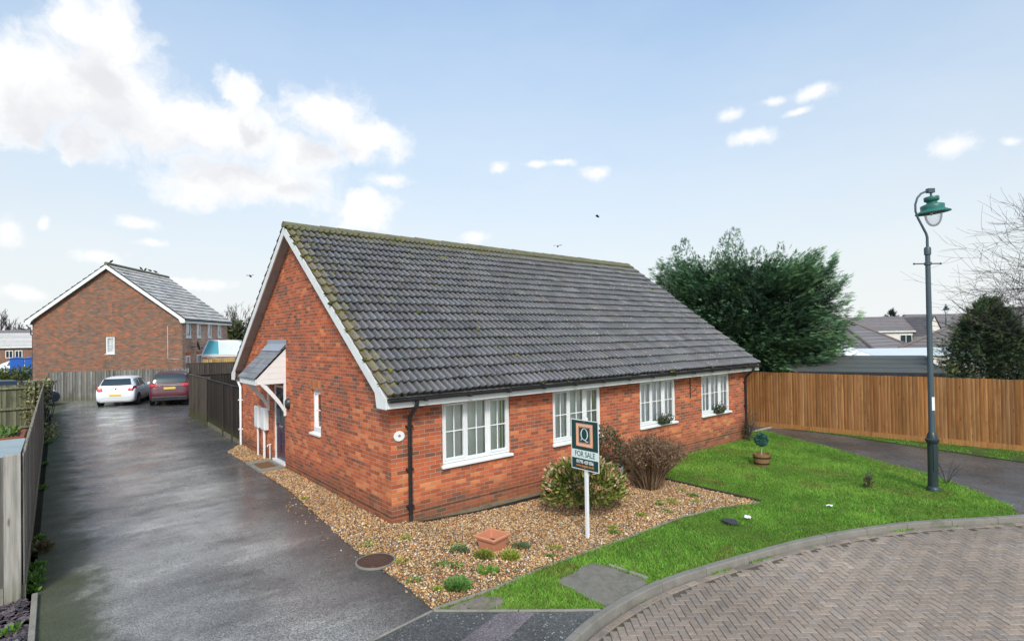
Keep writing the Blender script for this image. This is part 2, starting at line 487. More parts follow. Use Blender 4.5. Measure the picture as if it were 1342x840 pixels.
M['concrete_pale'] = simple('pale_concrete', (0.40, 0.37, 0.31), 0.85, 0.22, 5, dirt=0.5, dirtcol=(0.16, 0.15, 0.11), bmp=0.005)
M['mossy'] = simple('mossy_concrete', (0.18, 0.15, 0.10), 0.95, 0.4, 6, dirt=0.8, dirtcol=(0.07, 0.085, 0.025), bmp=0.012)
M['terracotta'] = simple('terracotta', (0.56, 0.22, 0.12), 0.75, 0.14, 7, dirt=0.3, dirtcol=(0.36, 0.2, 0.14), bmp=0.002)
M['soil'] = simple('soil', (0.045, 0.032, 0.022), 0.95, 0.4, 20, bmp=0.02)
M['rust'] = simple('rusty_iron', (0.095, 0.045, 0.03), 0.75, 0.4, 18, dirt=0.5, dirtcol=(0.045, 0.03, 0.026), bmp=0.006)
M['coir'] = simple('coir_mat', (0.20, 0.095, 0.035), 0.95, 0.35, 30, bmp=0.01)
M['lamp_post'] = simple('painted_lamp_post', (0.055, 0.085, 0.10), 0.45, 0.3, 6, dirt=0.45, dirtcol=(0.13, 0.15, 0.155), stretch=(1, 1, 0.3))
M['lamp_base'] = simple('dark_painted_base', (0.022, 0.038, 0.04), 0.42, 0.3, 6, dirt=0.4, dirtcol=(0.07, 0.08, 0.07), stretch=(1, 1, 0.4))
M['lamp_green'] = simple('green_enamel', (0.025, 0.15, 0.12), 0.4, 0.25, 9, dirt=0.4, dirtcol=(0.06, 0.10, 0.08))
M['white_paint'] = simple('white_paint', (0.78, 0.78, 0.77), 0.5, 0.05, 6, dirt=0.2, dirtcol=(0.5, 0.48, 0.43))
M['paper'] = simple('white_paper', (0.85, 0.85, 0.84), 0.8, 0.04, 12)
M['render'] = simple('cream_render', (0.72, 0.66, 0.60), 0.85, 0.08, 2, dirt=0.2, dirtcol=(0.5, 0.45, 0.4))
M['tyre'] = simple('tyre_rubber', (0.018, 0.018, 0.019), 0.8, 0.3, 12)
M['rim'] = simple('alloy_rim', (0.45, 0.46, 0.48), 0.3, 0.1, 10, metal=0.8)
M['tail_red'] = simple('tail_lamp_red', (0.48, 0.02, 0.025), 0.15, 0.15, 8)
M['plate'] = simple('yellow_plate', (0.80, 0.55, 0.12), 0.4, 0.06, 8)
M['car_glass'] = simple('tinted_car_glass', (0.018, 0.032, 0.038), 0.05, 0.2, 2, spec=0.8)
M['white_light'] = simple('clear_lens', (0.7, 0.72, 0.74), 0.1, 0.1, 8)
M['blue_plastic'] = simple('blue_plastic', (0.03, 0.13, 0.50), 0.4, 0.15, 5)
M['bark'] = simple('bark', (0.075, 0.062, 0.052), 0.9, 0.35, 9, bmp=0.01, stretch=(1, 1, 0.3))
M['twig'] = simple('grey_twig', (0.065, 0.055, 0.05), 0.9, 0.3, 9)
M['stem_brown'] = tinted('dead_stems', 0.9, 0.3, 20)
M['leafy'] = tinted('leaves', 0.5, 0.25, 9, 0.4, trans=0.22)
M['needles'] = tinted('conifer_foliage', 0.65, 0.3, 3, 0.25, trans=0.12)
M['blade'] = tinted('grass_blades', 0.6, 0.2, 2, 0.25, trans=0.4)
M['pebble'] = tinted('pebbles', 0.6, 0.3, 60, 0.4)
M['tint_wood'] = None
M['tub'] = simple('oak_tub', (0.23, 0.125, 0.05), 0.7, 0.35, 12, dirt=0.4, dirtcol=(0.08, 0.05, 0.03), stretch=(3, 3, 0.4))
M['timber'] = simple('old_timber_edging', (0.055, 0.035, 0.024), 0.85, 0.35, 9, stretch=(0.4, 0.4, 3))
M['ball'] = tinted('topiary_plastic', 0.55, 0.2, 14, 0.3)
M['felt'] = simple('green_grey_felt', (0.085, 0.090, 0.082), 0.7, 0.25, 2.2, dirt=0.55, dirtcol=(0.05, 0.06, 0.045), bmp=0.003)
M['slate'] = tinted('slate_chips', 0.5, 0.25, 30, 0.4)
M['moss'] = tinted('moss', 0.95, 0.35, 40, 0.1)

def glass_mat(name, tint=(0.92, 0.96, 0.95), base=0.05):
    m = bpy.data.materials.new(name); m.use_nodes = True
    nt = m.node_tree; nt.nodes.clear()
    out = nt.nodes.new('ShaderNodeOutputMaterial')
    t = nd(nt, 'ShaderNodeBsdfTransparent', {'Color': (0.97, 0.98, 0.97, 1)})
    tc = nt.nodes.new('ShaderNodeTexCoord')
    bp = nd(nt, 'ShaderNodeBump', {'Height': noise(nt, tc.outputs['Object'], 1.3, 2, 0.5), 'Distance': 0.01, 'Strength': 0.3})
    g = nd(nt, 'ShaderNodeBsdfGlossy', {'Color': (1, 1, 1, 1), 'Roughness': 0.02, 'Normal': bp.outputs[0]})
    fr = nd(nt, 'ShaderNodeFresnel', {'IOR': 1.5})
    fac = mth(nt, 'ADD', fr.outputs[0], base, clamp=True)
    mx = nd(nt, 'ShaderNodeMixShader', {0: fac, 1: t.outputs[0], 2: g.outputs[0]})
    nt.links.new(mx.outputs[0], out.inputs[0])
    return m
M['glass'] = glass_mat('window_glass', base=0.04)
M['blue_glass'] = simple('blue_tinted_roof_glass', (0.10, 0.36, 0.44), 0.12, 0.25, 1.5, spec=0.7)
M['pale_glass'] = simple('pale_roof_panel', (0.62, 0.66, 0.67), 0.5, 0.12, 1.5, spec=0.6)

def tile_mat(name, base, warm, lichen=1.0, verge=True, rough=0.6, pale_side=None):
    m, nt, b, co = new_mat(name)
    a = nd(nt, 'ShaderNodeAttribute', attribute_name='tint')
    x, y, z = nd(nt, 'ShaderNodeSeparateXYZ', {0: co}).outputs
    n1 = noise(nt, co, 1.1, 5, 0.6); n2 = noise(nt, co, 35.0, 4, 0.65)
    c = mixc(nt, 1.0, mixc(nt, n1, base, warm), a.outputs['Color'], 'MULTIPLY')
    k = mth(nt, 'MULTIPLY_ADD', n2, 0.7, 0.65)
    c = mixc(nt, 1.0, c, nd(nt, 'ShaderNodeCombineXYZ', {0: k, 1: k, 2: k}).outputs[0], 'MULTIPLY')
    # down-slope weather streaks
    stv = nd(nt, 'ShaderNodeCombineXYZ', {0: mth(nt, 'MULTIPLY', x, 9.0), 1: mth(nt, 'MULTIPLY', y, 0.9), 2: 0.0}).outputs[0]
    st = noise(nt, stv, 1.0, 4, 0.6)
    c = mixc(nt, sstep(nt, st, 0.5, 0.75, 0, 0.45), c, (0.05, 0.047, 0.042))
    # white lichen dots, more on the older half
    vor = nd(nt, 'ShaderNodeTexVoronoi', {'Vector': co, 'Scale': 15.0}, feature='F1')
    dot = mth(nt, 'MULTIPLY', sstep(nt, vor.outputs['Distance'], 0.14, 0.30, 1, 0), mth(nt, 'GREATER_THAN', nd(nt, 'ShaderNodeSeparateColor', {0: vor.outputs['Color']}).outputs[0], 0.80))
    old = nd(nt, 'ShaderNodeMapRange', {0: x, 1: 2.0, 2: 11.0, 3: 0.30, 4: 0.95}).outputs[0]
    c = mixc(nt, mth(nt, 'MULTIPLY', mth(nt, 'MULTIPLY', dot, old), lichen), c, (0.55, 0.55, 0.48))
    gy = mth(nt, 'MULTIPLY', sstep(nt, noise(nt, co, 4.5, 6, 0.7), 0.60, 0.74), old)
    c = mixc(nt, mth(nt, 'MULTIPLY', gy, 0.7 * lichen), c, (0.20, 0.19, 0.12))
    yl = sstep(nt, noise(nt, co, 6.5, 5, 0.7), 0.62, 0.70)
    c = mixc(nt, mth(nt, 'MULTIPLY', yl, 0.45 * lichen), c, (0.22, 0.17, 0.035))
    if verge:
        vg = mth(nt, 'ADD', x, mth(nt, 'MULTIPLY_ADD', noise(nt, co, 5.0, 4, 0.7), -1.5, 0.75))
        c = mixc(nt, sstep(nt, vg, -0.22, 0.10, 0.5, 0.0), c, (0.26, 0.20, 0.07))
        rg = mth(nt, 'ADD', z, mth(nt, 'MULTIPLY_ADD', noise(nt, co, 4.0, 4, 0.7), 1.3, -0.65))
        c = mixc(nt, sstep(nt, rg, 5.55, 6.1, 0.0, 0.8), c, (0.13, 0.12, 0.03))
    setb(nt, b, 'Base Color', c)
    setb(nt, b, 'Roughness', rough); setb(nt, b, 'Specular IOR Level', 0.45)
    bump(nt, b, n2, 0.004)
    return m
M['tile'] = tile_mat('grey_concrete_tile', (0.150, 0.147, 0.155), (0.20, 0.19, 0.188), 0.9)
M['ridge'] = simple('lichened_ridge_tile', (0.15, 0.145, 0.09), 0.85, 0.35, 5, dirt=0.85, dirtcol=(0.22, 0.19, 0.03), bmp=0.01)
M['tile_plain'] = tile_mat('canopy_slate', (0.16, 0.165, 0.18), (0.22, 0.22, 0.23), 0.25, verge=False, rough=0.45)
M['tile2'] = tile_mat('pale_grey_tile', (0.50, 0.465, 0.43), (0.62, 0.58, 0.54), 0.2, verge=False, rough=0.65)
M['tile3'] = tile_mat('brown_tile', (0.16, 0.14, 0.135), (0.22, 0.185, 0.18), 0.3, verge=False)

def asphalt(name, base, wet=0.6, green_edge=False, speck=1.0, wet_lo=0.16, coat=0.0):
    m, nt, b, co = new_mat(name)
    x, y, z = nd(nt, 'ShaderNodeSeparateXYZ', {0: co}).outputs
    n1 = noise(nt, co, 0.55, 6, 0.6); n2 = noise(nt, co, 120.0, 3, 0.6)
    c = mixc(nt, sstep(nt, n1, 0.3, 0.7), [v * 0.62 for v in base], [v * 1.4 for v in base])
    k = mth(nt, 'MULTIPLY_ADD', n2, 1.1, 0.45)
    c = mixc(nt, 1.0, c, nd(nt, 'ShaderNodeCombineXYZ', {0: k, 1: k, 2: k}).outputs[0], 'MULTIPLY')
    ag = nd(nt, 'ShaderNodeTexVoronoi', {'Vector': scaled(nt, co, (1.0, 1.0, 0.0)), 'Scale': 75.0}, feature='F1')
    agc = nd(nt, 'ShaderNodeSeparateColor', {0: ag.outputs['Color']}).outputs[0]
    kk = sstep(nt, agc, 0.0, 1.0, 0.62, 1.42)
    c = mixc(nt, 1.0, c, nd(nt, 'ShaderNodeCombineXYZ', {0: kk, 1: kk, 2: kk}).outputs[0], 'MULTIPLY')
    vor = nd(nt, 'ShaderNodeTexVoronoi', {'Vector': scaled(nt, co, (1.0, 1.0, 0.0)), 'Scale': 27.0, 'Randomness': 1.0}, feature='F1')
    sp = mth(nt, 'MULTIPLY', sstep(nt, vor.outputs['Distance'], 0.20, 0.42, 1, 0), mth(nt, 'GREATER_THAN', nd(nt, 'ShaderNodeSeparateColor', {0: vor.outputs['Color']}).outputs[0], 0.60))
    patch = sstep(nt, noise(nt, co, 1.2, 4, 0.6), 0.40, 0.62, 0.25, 1.0)
    c = mixc(nt, mth(nt, 'MULTIPLY', mth(nt, 'MULTIPLY', sp, patch), 0.7 * speck), c, (0.42, 0.41, 0.37))
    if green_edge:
        sheen_streak = noise(nt, scaled(nt, co, (0.55, 1.5, 1)), 0.9, 6, 0.66)  # streak mask for sky reflections painted into the asphalt colour
        c = mixc(nt, sstep(nt, sheen_streak, 0.34, 0.50, 0.5, 0.0), c, mixc(nt, 1.0, c, (0.42, 0.42, 0.43), 'MULTIPLY'))  # dark streaks between the painted reflections
        c = mixc(nt, sstep(nt, sheen_streak, 0.52, 0.66, 0.0, 0.55), c, mixc(nt, 1.0, c, (2.1, 2.05, 2.0), 'MULTIPLY'))  # pale streaks, the painted sky reflection itself
        e = mth(nt, 'ADD', x, mth(nt, 'MULTIPLY_ADD', noise(nt, co, 1.6, 5, 0.7), -1.3, 0.65))
        c = mixc(nt, sstep(nt, e, -4.25, -3.75, 0.9, 0.0), c, mixc(nt, noise(nt, co, 3.0, 4, 0.6), (0.028, 0.03, 0.014), (0.06, 0.075, 0.018)))
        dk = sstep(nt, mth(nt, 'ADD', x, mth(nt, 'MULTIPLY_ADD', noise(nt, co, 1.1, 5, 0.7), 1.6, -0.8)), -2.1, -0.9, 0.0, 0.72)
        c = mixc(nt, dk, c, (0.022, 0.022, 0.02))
    setb(nt, b, 'Base Color', c)
    w = noise(nt, scaled(nt, co, (0.8, 0.45, 1)), 1.5, 6, 0.65)
    r = sstep(nt, w, 0.36, 0.62, wet_lo, 0.30 + 0.45 * (1 - wet))
    if green_edge:
        r = nd(nt, 'ShaderNodeMix', {0: sstep(nt, e, -4.7, -3.7, 1.0, 0.0), 2: r, 3: 0.85}).outputs[0]
    setb(nt, b, 'Roughness', r)
    setb(nt, b, 'Specular IOR Level', 0.55)
    if coat > 0:
        wm = sstep(nt, noise(nt, scaled(nt, co, (0.45, 0.9, 1)), 1.3, 6, 0.68), 0.40, 0.62, 0.10, coat)
        wm = mth(nt, 'MULTIPLY', wm, sstep(nt, y, -2.0, 4.0, 0.35, 1.0))
        mid = mth(nt, 'MULTIPLY', sstep(nt, x, -4.5, -3.4, 0.0, 1.0), sstep(nt, x, -1.9, -0.8, 1.0, 0.45))
        setb(nt, b, 'Coat Weight', mth(nt, 'MULTIPLY', wm, mid)); setb(nt, b, 'Coat Roughness', 0.19); setb(nt, b, 'Coat IOR', 1.6)
    bump(nt, b, mth(nt, 'ADD', mth(nt, 'MULTIPLY', ag.outputs['Distance'], -1.6), mth(nt, 'MULTIPLY', noise(nt, co, 30.0, 3, 0.6), 0.8)), 0.006, 0.8)
    return m
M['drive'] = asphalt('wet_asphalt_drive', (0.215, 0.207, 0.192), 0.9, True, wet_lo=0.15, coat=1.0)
M['pave'] = asphalt('asphalt_pavement', (0.095, 0.093, 0.09), 0.35, False, 1.2, 0.35)
M['path'] = asphalt('wet_asphalt_path', (0.085, 0.081, 0.077), 0.5, False, 0.6, 0.22)
M['trench'] = asphalt('pinkish_trench_patch', (0.18, 0.15, 0.155), 0.2, False, 0.6, 0.5)

def ground_mat(name, a, b_, sc, c3=None, rough=0.95, bmp=0.02):
    m, nt, b, co = new_mat(name)
    c = mixc(nt, sstep(nt, noise(nt, co, sc, 6, 0.65), 0.3, 0.7), a, b_)
    if c3:
        c = mixc(nt, sstep(nt, noise(nt, co, sc * 0.3, 5, 0.6), 0.5, 0.7, 0, 0.8), c, c3)
    k = mth(nt, 'MULTIPLY_ADD', noise(nt, co, sc * 14, 3, 0.6), 0.9, 0.55)
    c = mixc(nt, 1.0, c, nd(nt, 'ShaderNodeCombineXYZ', {0: k, 1: k, 2: k}).outputs[0], 'MULTIPLY')
    setb(nt, b, 'Base Color', c); setb(nt, b, 'Roughness', rough); setb(nt, b, 'Specular IOR Level', 0.2)
    bump(nt, b, noise(nt, co, sc * 10, 4, 0.6), bmp)
    return m
M['lawn'] = ground_mat('lawn_turf', (0.10, 0.17, 0.02), (0.17, 0.26, 0.035), 2.5, (0.12, 0.16, 0.035))
M['verge'] = ground_mat('patchy_verge', (0.05, 0.09, 0.016), (0.09, 0.15, 0.025), 3.0, (0.06, 0.045, 0.03))
M['gravel_bed'] = ground_mat('gravel_bed', (0.15, 0.10, 0.06), (0.27, 0.18, 0.10), 9.0, (0.11, 0.085, 0.06))
M['bare'] = ground_mat('bare_sandy_patch', (0.20, 0.165, 0.135), (0.30, 0.25, 0.21), 7.0, (0.12, 0.13, 0.05))
M['earth'] = ground_mat('earth', (0.05, 0.06, 0.025), (0.08, 0.075, 0.04), 0.8)
M['joint'] = ground_mat('sandy_joint', (0.085, 0.072, 0.052), (0.135, 0.118, 0.088), 3.0, (0.065, 0.065, 0.035))
M['block'] = tinted('paving_block', 0.8, 0.2, 26, 0.3, bmp=0.004)

def wood_mat(name, grain=0.35, rough=0.8, stain=None, green=0.0, base_z=0.0):
    """tint = board colour, fence boards with gap shade painted on one edge; grain, knots and rain stains on top"""
    m, nt, b, co = new_mat(name)
    a = nd(nt, 'ShaderNodeAttribute', attribute_name='tint')
    n1 = noise(nt, scaled(nt, co, (26, 26, 1.1)), 1.0, 5, 0.65)
    k = sstep(nt, n1, 0.25, 0.75, 1 - grain, 1 + grain)
    c = mixc(nt, 1.0, a.outputs['Color'], nd(nt, 'ShaderNodeCombineXYZ', {0: k, 1: k, 2: k}).outputs[0], 'MULTIPLY')
    vor = nd(nt, 'ShaderNodeTexVoronoi', {'Vector': scaled(nt, co, (9, 9, 2.2)), 'Scale': 1.0}, feature='F1')
    kn = sstep(nt, vor.outputs['Distance'], 0.05, 0.16, 0.75, 0.0)
    c = mixc(nt, kn, c, mixc(nt, 1.0, c, (0.35, 0.27, 0.22), 'MULTIPLY'))
    if stain:
        s = noise(nt, scaled(nt, co, (1.6, 1.6, 0.8)), 1.0, 6, 0.7)
        c = mixc(nt, sstep(nt, s, 0.5, 0.72, 0, 0.75), c, stain)
    z = nd(nt, 'ShaderNodeSeparateXYZ', {0: co}).outputs[2]
    if green > 0:
        g = sstep(nt, mth(nt, 'ADD', z, mth(nt, 'MULTIPLY', noise(nt, co, 2.0, 5, 0.7), -0.5)), -0.3, 0.22, green, 0.0)
        c = mixc(nt, g, c, (0.075, 0.085, 0.02))
    setb(nt, b, 'Base Color', c); setb(nt, b, 'Roughness', rough); setb(nt, b, 'Specular IOR Level', 0.25)
    bump(nt, b, n1, 0.004)
    return m
M['new_fence'] = wood_mat('orange_brown_fence', 0.34, 0.75, (0.22, 0.085, 0.025))
M['grey_fence'] = wood_mat('weathered_grey_fence', 0.35, 0.85, (0.10, 0.085, 0.06), 0.5)
M['brown_fence'] = wood_mat('dark_stained_fence', 0.25, 0.7, (0.03, 0.022, 0.017), 0.7)
M['green_fence'] = wood_mat('algae_green_fence', 0.35, 0.85, (0.06, 0.06, 0.03), 0.4)

# ================================================================== THE SETTING
def base_ground():
    xs = [-900, -200, -60, -20, -6, -0.6] + [-0.6 + 0.4 * i for i in range(1, 10)] + [8, 16, 40, 120, 300, 1200]
    ys = [-300, -60, -20, -8] + [-4.5 + 0.25 * i for i in range(11)] + [4, 12, 30, 80, 250, 1500]
    V = [(x, y, gz(x, y) - 0.13) for y in ys for x in xs]
    n = len(xs)
    F = [(j * n + i, j * n + i + 1, (j + 1) * n + i + 1, (j + 1) * n + i) for j in range(len(ys) - 1) for i in range(n - 1)]
    o = link('ground', np_mesh('ground', V, F), M['earth']); o['kind'] = 'structure'
base_ground()

KERB = [(-5.5, -8.6), (-4.0, -6.75), (-2.6, -5.55), (-1.3, -4.72), (-0.14, -4.29), (0.68, -4.13), (1.64, -4.10), (2.46, -4.2), (3.54, -4.43), (4.83, -4.74), (5.95, -5.15), (7.1, -5.68), (8.0, -6.28), (8.54, -6.64), (9.1, -7.0), (10.6, -7.95), (13.0, -9.5), (17, -12.2)]
def smooth_curve(P, step=0.1):
    P = [np.array(p, float) for p in P]
    out = []
    for i in range(len(P) - 1):
        p0 = P[max(i - 1, 0)]; p1 = P[i]; p2 = P[i + 1]; p3 = P[min(i + 2, len(P) - 1)]
        n = max(2, int(np.linalg.norm(p2 - p1) / 0.05))
        for k in range(n):
            t = k / n
            out.append(0.5 * (2 * p1 + (p2 - p0) * t + (2 * p0 - 5 * p1 + 4 * p2 - p3) * t * t + (3 * p1 - p0 - 3 * p2 + p3) * t ** 3))
    out.append(P[-1])
    out = np.array(out)
    for _ in range(30):
        out[1:-1] = (out[:-2] + 2 * out[1:-1] + out[2:]) / 4
    s = np.concatenate([[0], np.cumsum(np.linalg.norm(np.diff(out, axis=0), axis=1))])
    t = np.arange(0, s[-1], step)
    return np.stack([np.interp(t, s, out[:, 0]), np.interp(t, s, out[:, 1])], 1)
KC = smooth_curve(KERB, 0.1)
def kerb_off(d):
    """the kerb line moved d metres towards the road"""
    tg = np.gradient(KC, axis=0); tg = unit(tg)
    return KC + np.stack([tg[:, 1], -tg[:, 0]], 1) * d
KBACK = kerb_off(0.0); KF = kerb_off(0.125); KFB = kerb_off(0.14)
ROADZ = -0.262

def part_of(curve, x0, x1):
    return [tuple(p) for p in curve if x0 <= p[0] <= x1]

drive = [(-4.68, -3.85), (-1.9, -3.05), (-1.0, -2.93), (-0.97, -0.7), (-0.62, 3.5), (-0.62, 8.9), (-0.07, 9.9), (0.03, 10.0), (0.03, 18.8), (8, 18.8), (8, 28.4), (-4.5, 31.0), (-16, 34.5), (-16, 24.4), (-4.6, 24.4)]
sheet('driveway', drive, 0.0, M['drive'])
pv = [(-9, -3.9), (-4.68, -3.85), (-1.9, -3.05), (-1.0, -2.93), (0.68, -4.13)] + part_of(KBACK, -5.4, 0.66)[::-1] + [(-9, -8.5)]
sheet('pavement', pv, -0.002, M['pave'])
sheet('pavement_patch', [(-0.37, -3.43), (0.0, -3.68), (-0.71, -3.92), (-1.6, -4.22), (-1.95, -3.88), (-1.08, -3.62)], 0.003, M['trench'])
bed = [(-1.0, -2.93), (-0.19, -2.98), (0.9, -2.93), (2.43, -2.84), (4.4, -2.87), (5.5, -3.1), (6.3, -3.42), (6.37, -1.95), (6.4, 0), (0, 0), (0, 9.81), (-0.07, 9.9), (-0.62, 8.9), (-0.62, 3.5), (-0.97, -0.7)]
sheet('gravel_base', bed, 0.004, M['gravel_bed'])
lawn = [(-0.98, -2.95), (-0.19, -3.0), (0.9, -2.95), (2.43, -2.86), (4.4, -2.89), (5.5, -3.12), (6.32, -3.44), (6.4, -1.95), (6.43, 0), (12.74, 0), (13.3, 0.5), (14.2, 0.35), (14.15, -0.2), (12.73, -2.67), (11.28, -5.11), (10.2, -6.2), (9.5, -6.75), (8.98, -6.9)] + part_of(KBACK, 0.66, 8.95)[::-1]
sheet('lawn', lawn, 0.0, M['lawn'])
BARE = [(-0.86, -3.0), (-0.35, -3.03), (-0.12, -3.2), (-0.28, -3.36), (-0.55, -3.26)]
sheet('bare_patch', BARE, 0.004, M['bare'])
pathp = [(12.76, 0.1), (13.3, 0.5), (14.2, 0.35), (14.15, -0.2), (12.73, -2.67), (11.28, -5.11), (10.2, -6.2), (9.5, -6.75), (8.98, -6.9)] + part_of(KBACK, 9.0, 16.9) + [(16.0, -11.0), (14.35, -6.6), (14.75, -4.5), (15.35, -1.6), (15.3, 0.2), (15.0, 2.6), (12.9, 6), (12.76, 6)]
sheet('path', pathp, -0.012, M['path'])
strip = [(16.0, -11.0), (14.35, -6.6), (14.75, -4.5), (15.35, -1.6), (15.3, 0.2), (15.4, 0.4), (15.86, -2.7), (16.25, -6.2), (16.7, -11.0)]
sheet('verge', strip, 0.0, M['verge'])
road = part_of(KFB, -5.5, 17) + [(17, -30), (-30, -30), (-30, -14), (-5.6, -9)]
def flat_sheet(name, poly, z, mat):
    import bmesh
    bm = bmesh.new(); f = bm.faces.new([bm.verts.new((x, y, z)) for x, y in poly])
    bmesh.ops.triangulate(bm, faces=bm.faces)
    bmesh.ops.recalc_face_normals(bm, faces=bm.faces)
    me = bpy.data.meshes.new(name); bm.to_mesh(me); bm.free()
    for p in me.polygons:
        if p.normal.z < 0: p.flip()
    o = link(name, me, mat); o['kind'] = 'structure'; return o
flat_sheet('road', road, ROADZ, M['joint'])

def road_blocks():
    ex = np.array([0.765, -0.644]); ey = np.array([0.644, 0.765])
    kf = KFB
    cells = []
    lo, hi = -140, 140
    for i in range(lo, hi):
        for j in range(lo, hi):
            s = (i - j) % 4
            if s == 0: cells.append((i + 1.0, j + 0.5, 0))
            elif s == 3: cells.append((i + 0.5, j + 1.0, 1))
    C = np.array(cells); P = (C[:, :1] * 0.1) * ex + (C[:, 1:2] * 0.1) * ey + np.array([4.0, -8.0])
    k = (P[:, 0] > -3.5) & (P[:, 0] < 14) & (P[:, 1] > -11.5)
    C, P = C[k], P[k]
    d = np.linalg.norm(P[:, None, :] - kf[None, ::2, :], axis=2); near = d.argmin(1)
    kp = kf[::2]; tg = unit(np.gradient(kp, axis=0)); nrm = np.stack([tg[:, 1], -tg[:, 0]], 1)
    sd = ((P - kp[near]) * nrm[near]).sum(1)
    k = sd > 0.145
    C, P, sd = C[k], P[k], sd[k]
    n = len(P)
    a, b, c = 0.0965, 0.0465, 0.006
    tv = [(-a, -b, -.03), (a, -b, -.03), (a, b, -.03), (-a, b, -.03), (-a, -b, -c), (a, -b, -c), (a, b, -c), (-a, b, -c), (-a + c, -b + c, 0), (a - c, -b + c, 0), (a - c, b - c, 0), (-a + c, b - c, 0)]
    tf = [(8, 9, 10, 11)] + [(4 + i, 4 + (i + 1) % 4, 8 + (i + 1) % 4, 8 + i) for i in range(4)] + [(i, (i + 1) % 4, 4 + (i + 1) % 4, 4 + i) for i in range(4)]
    Mx = np.zeros((n, 3, 3))
    ang = np.where(C[:, 2] == 0, 0.0, math.pi / 2) + math.atan2(ex[1], ex[0]) + rng.normal(0, 0.006, n)
    Mx[:, 0, 0] = np.cos(ang); Mx[:, 0, 1] = -np.sin(ang); Mx[:, 1, 0] = np.sin(ang); Mx[:, 1, 1] = np.cos(ang); Mx[:, 2, 2] = 1
    Mx[:, 2, 0] = rng.normal(0, 0.005, n); Mx[:, 2, 1] = rng.normal(0, 0.006, n)
    Z = ROADZ + 0.014 + rng.normal(0, 0.0012, n)
    P3 = np.concatenate([P, Z[:, None]], 1)
    pal = [(0.30, 0.232, 0.182), (0.285, 0.225, 0.18), (0.315, 0.242, 0.19), (0.275, 0.222, 0.182), (0.328, 0.256, 0.202), (0.27, 0.222, 0.188)]
    col = pick(pal, [4, 3, 3, 2, 1.4, .8], n, 0.06)
    big = np.array([mnoise.noise((p[0] * 0.5, p[1] * 0.5, 3.0)) for p in P]); col *= (1 + 0.30 * big)[:, None]
    edge = np.exp(-np.maximum(sd - 0.1, 0) / 0.45)
    col = col * (1 - 0.25 * edge[:, None]) + np.array([0.14, 0.12, 0.095]) * 0.22 * edge[:, None]
    V, F, Cc = scatter(tv, tf, Mx, P3, col)
    # one row laid along the kerb
    e = kerb_off(0.20); s = np.arange(0, len(e) - 2, 2)
    Q = (e[s] + e[s + 2]) / 2; tq = unit(e[s + 2] - e[s])
    q = (Q[:, 0] > -3.5) & (Q[:, 0] < 14); Q, tq = Q[q], tq[q]; n2 = len(Q)
    M2 = np.zeros((n2, 3, 3)); M2[:, 0, 0] = tq[:, 0]; M2[:, 1, 0] = tq[:, 1]; M2[:, 0, 1] = -tq[:, 1]; M2[:, 1, 1] = tq[:, 0]; M2[:, 2, 2] = 1
    V2, F2, C2 = scatter(tv, tf, M2, np.concatenate([Q, np.full((n2, 1), ROADZ + 0.019)], 1), pick(pal, [3, 3, 2, 3, 1, 2], n2, 0.12) * 0.85)
    V = np.concatenate([V, V2]); F = np.concatenate([F, F2 + len(V) - len(V2)]); Cc = np.concatenate([Cc, C2])
    o = link('road_paving', np_mesh('road_paving', V, F, Cc), M['block']); o['kind'] = 'structure'
road_blocks()

def kerb():
    mb = MB(); n = len(KBACK); st = 9; i = 0
    B, F = kerb_off(0.0), kerb_off(0.125)
    while i + st < n:
        idx = list(range(i, i + st + 1, 3)); g = 0.05 / 1
        zt = U(-0.004, 0.004)
        vs = []
        for q, k in enumerate(idx):
            b, f = B[k].copy(), F[k].copy()
            if q == 0: b = b + (B[k + 1] - b) * 0.06; f = f + (F[k + 1] - f) * 0.06
            z = gz(*b) + 0.012 + zt
            vs += [(b[0], b[1], z - 0.2), (f[0], f[1], z - 0.2), (f[0] - (f[0] - b[0]) * 0.12, f[1] - (f[1] - b[1]) * 0.12, z), (b[0], b[1], z)]
        m = len(idx)
        fs = [(0, 1, 2, 3), tuple(4 * (m - 1) + t for t in (3, 2, 1, 0))]
        for q in range(m - 1):
            fs += [(4 * q + t, 4 * q + (t + 1) % 4, 4 * q + 4 + (t + 1) % 4, 4 * q + 4 + t) for t in range(4)]
        c = U(0.75, 1.15)
        mb.add(vs, fs, (c, c, c)); i += st
    o = mb.build('kerb', M['kerb'], bevel=0.014)
    o['kind'] = 'structure'
M['kerb'] = simple('kerb_concrete', (0.22, 0.20, 0.17), 0.9, 0.35, 4, dirt=0.85, dirtcol=(0.095, 0.085, 0.062), bmp=0.006)
kerb()

def edging(name, pts, w, h, mat, label, cat, top=0.02, split=0.9):
    mb = MB()
    for (x0, y0), (x1, y1) in zip(pts[:-1], pts[1:]):
        L = math.hypot(x1 - x0, y1 - y0); n = max(1, int(L / split))
        for k in range(n):
            a, b = (k + 0.004) / n, (k + 0.994) / n
            p = Vector((x0 + (x1 - x0) * a, y0 + (y1 - y0) * a, 0)); q = Vector((x0 + (x1 - x0) * b, y0 + (y1 - y0) * b, 0))
            j = U(-0.006, 0.006)
            p.z = gz(p.x, p.y) + top - h / 2 + j; q.z = gz(q.x, q.y) + top - h / 2 + j
            mb.bar(p, q, w, h)
    return tag(mb.build(name, mat, bevel=0.006), label, cat)
edging('concrete_edging', [(-1.0, -2.94), (-0.19, -2.99), (0.9, -2.94), (2.43, -2.85), (4.4, -2.88), (5.5, -3.11), (6.3, -3.43)], 0.036, 0.2, M['concrete'], 'thin curved concrete edging between the gravel bed and the lawn', 'edging', 0.022)
edging('concrete_edging', [(-1.0, -2.95), (0.67, -4.13)], 0.034, 0.2, M['concrete'], 'straight pale concrete edging between pavement and grass tip', 'edging', 0.018)
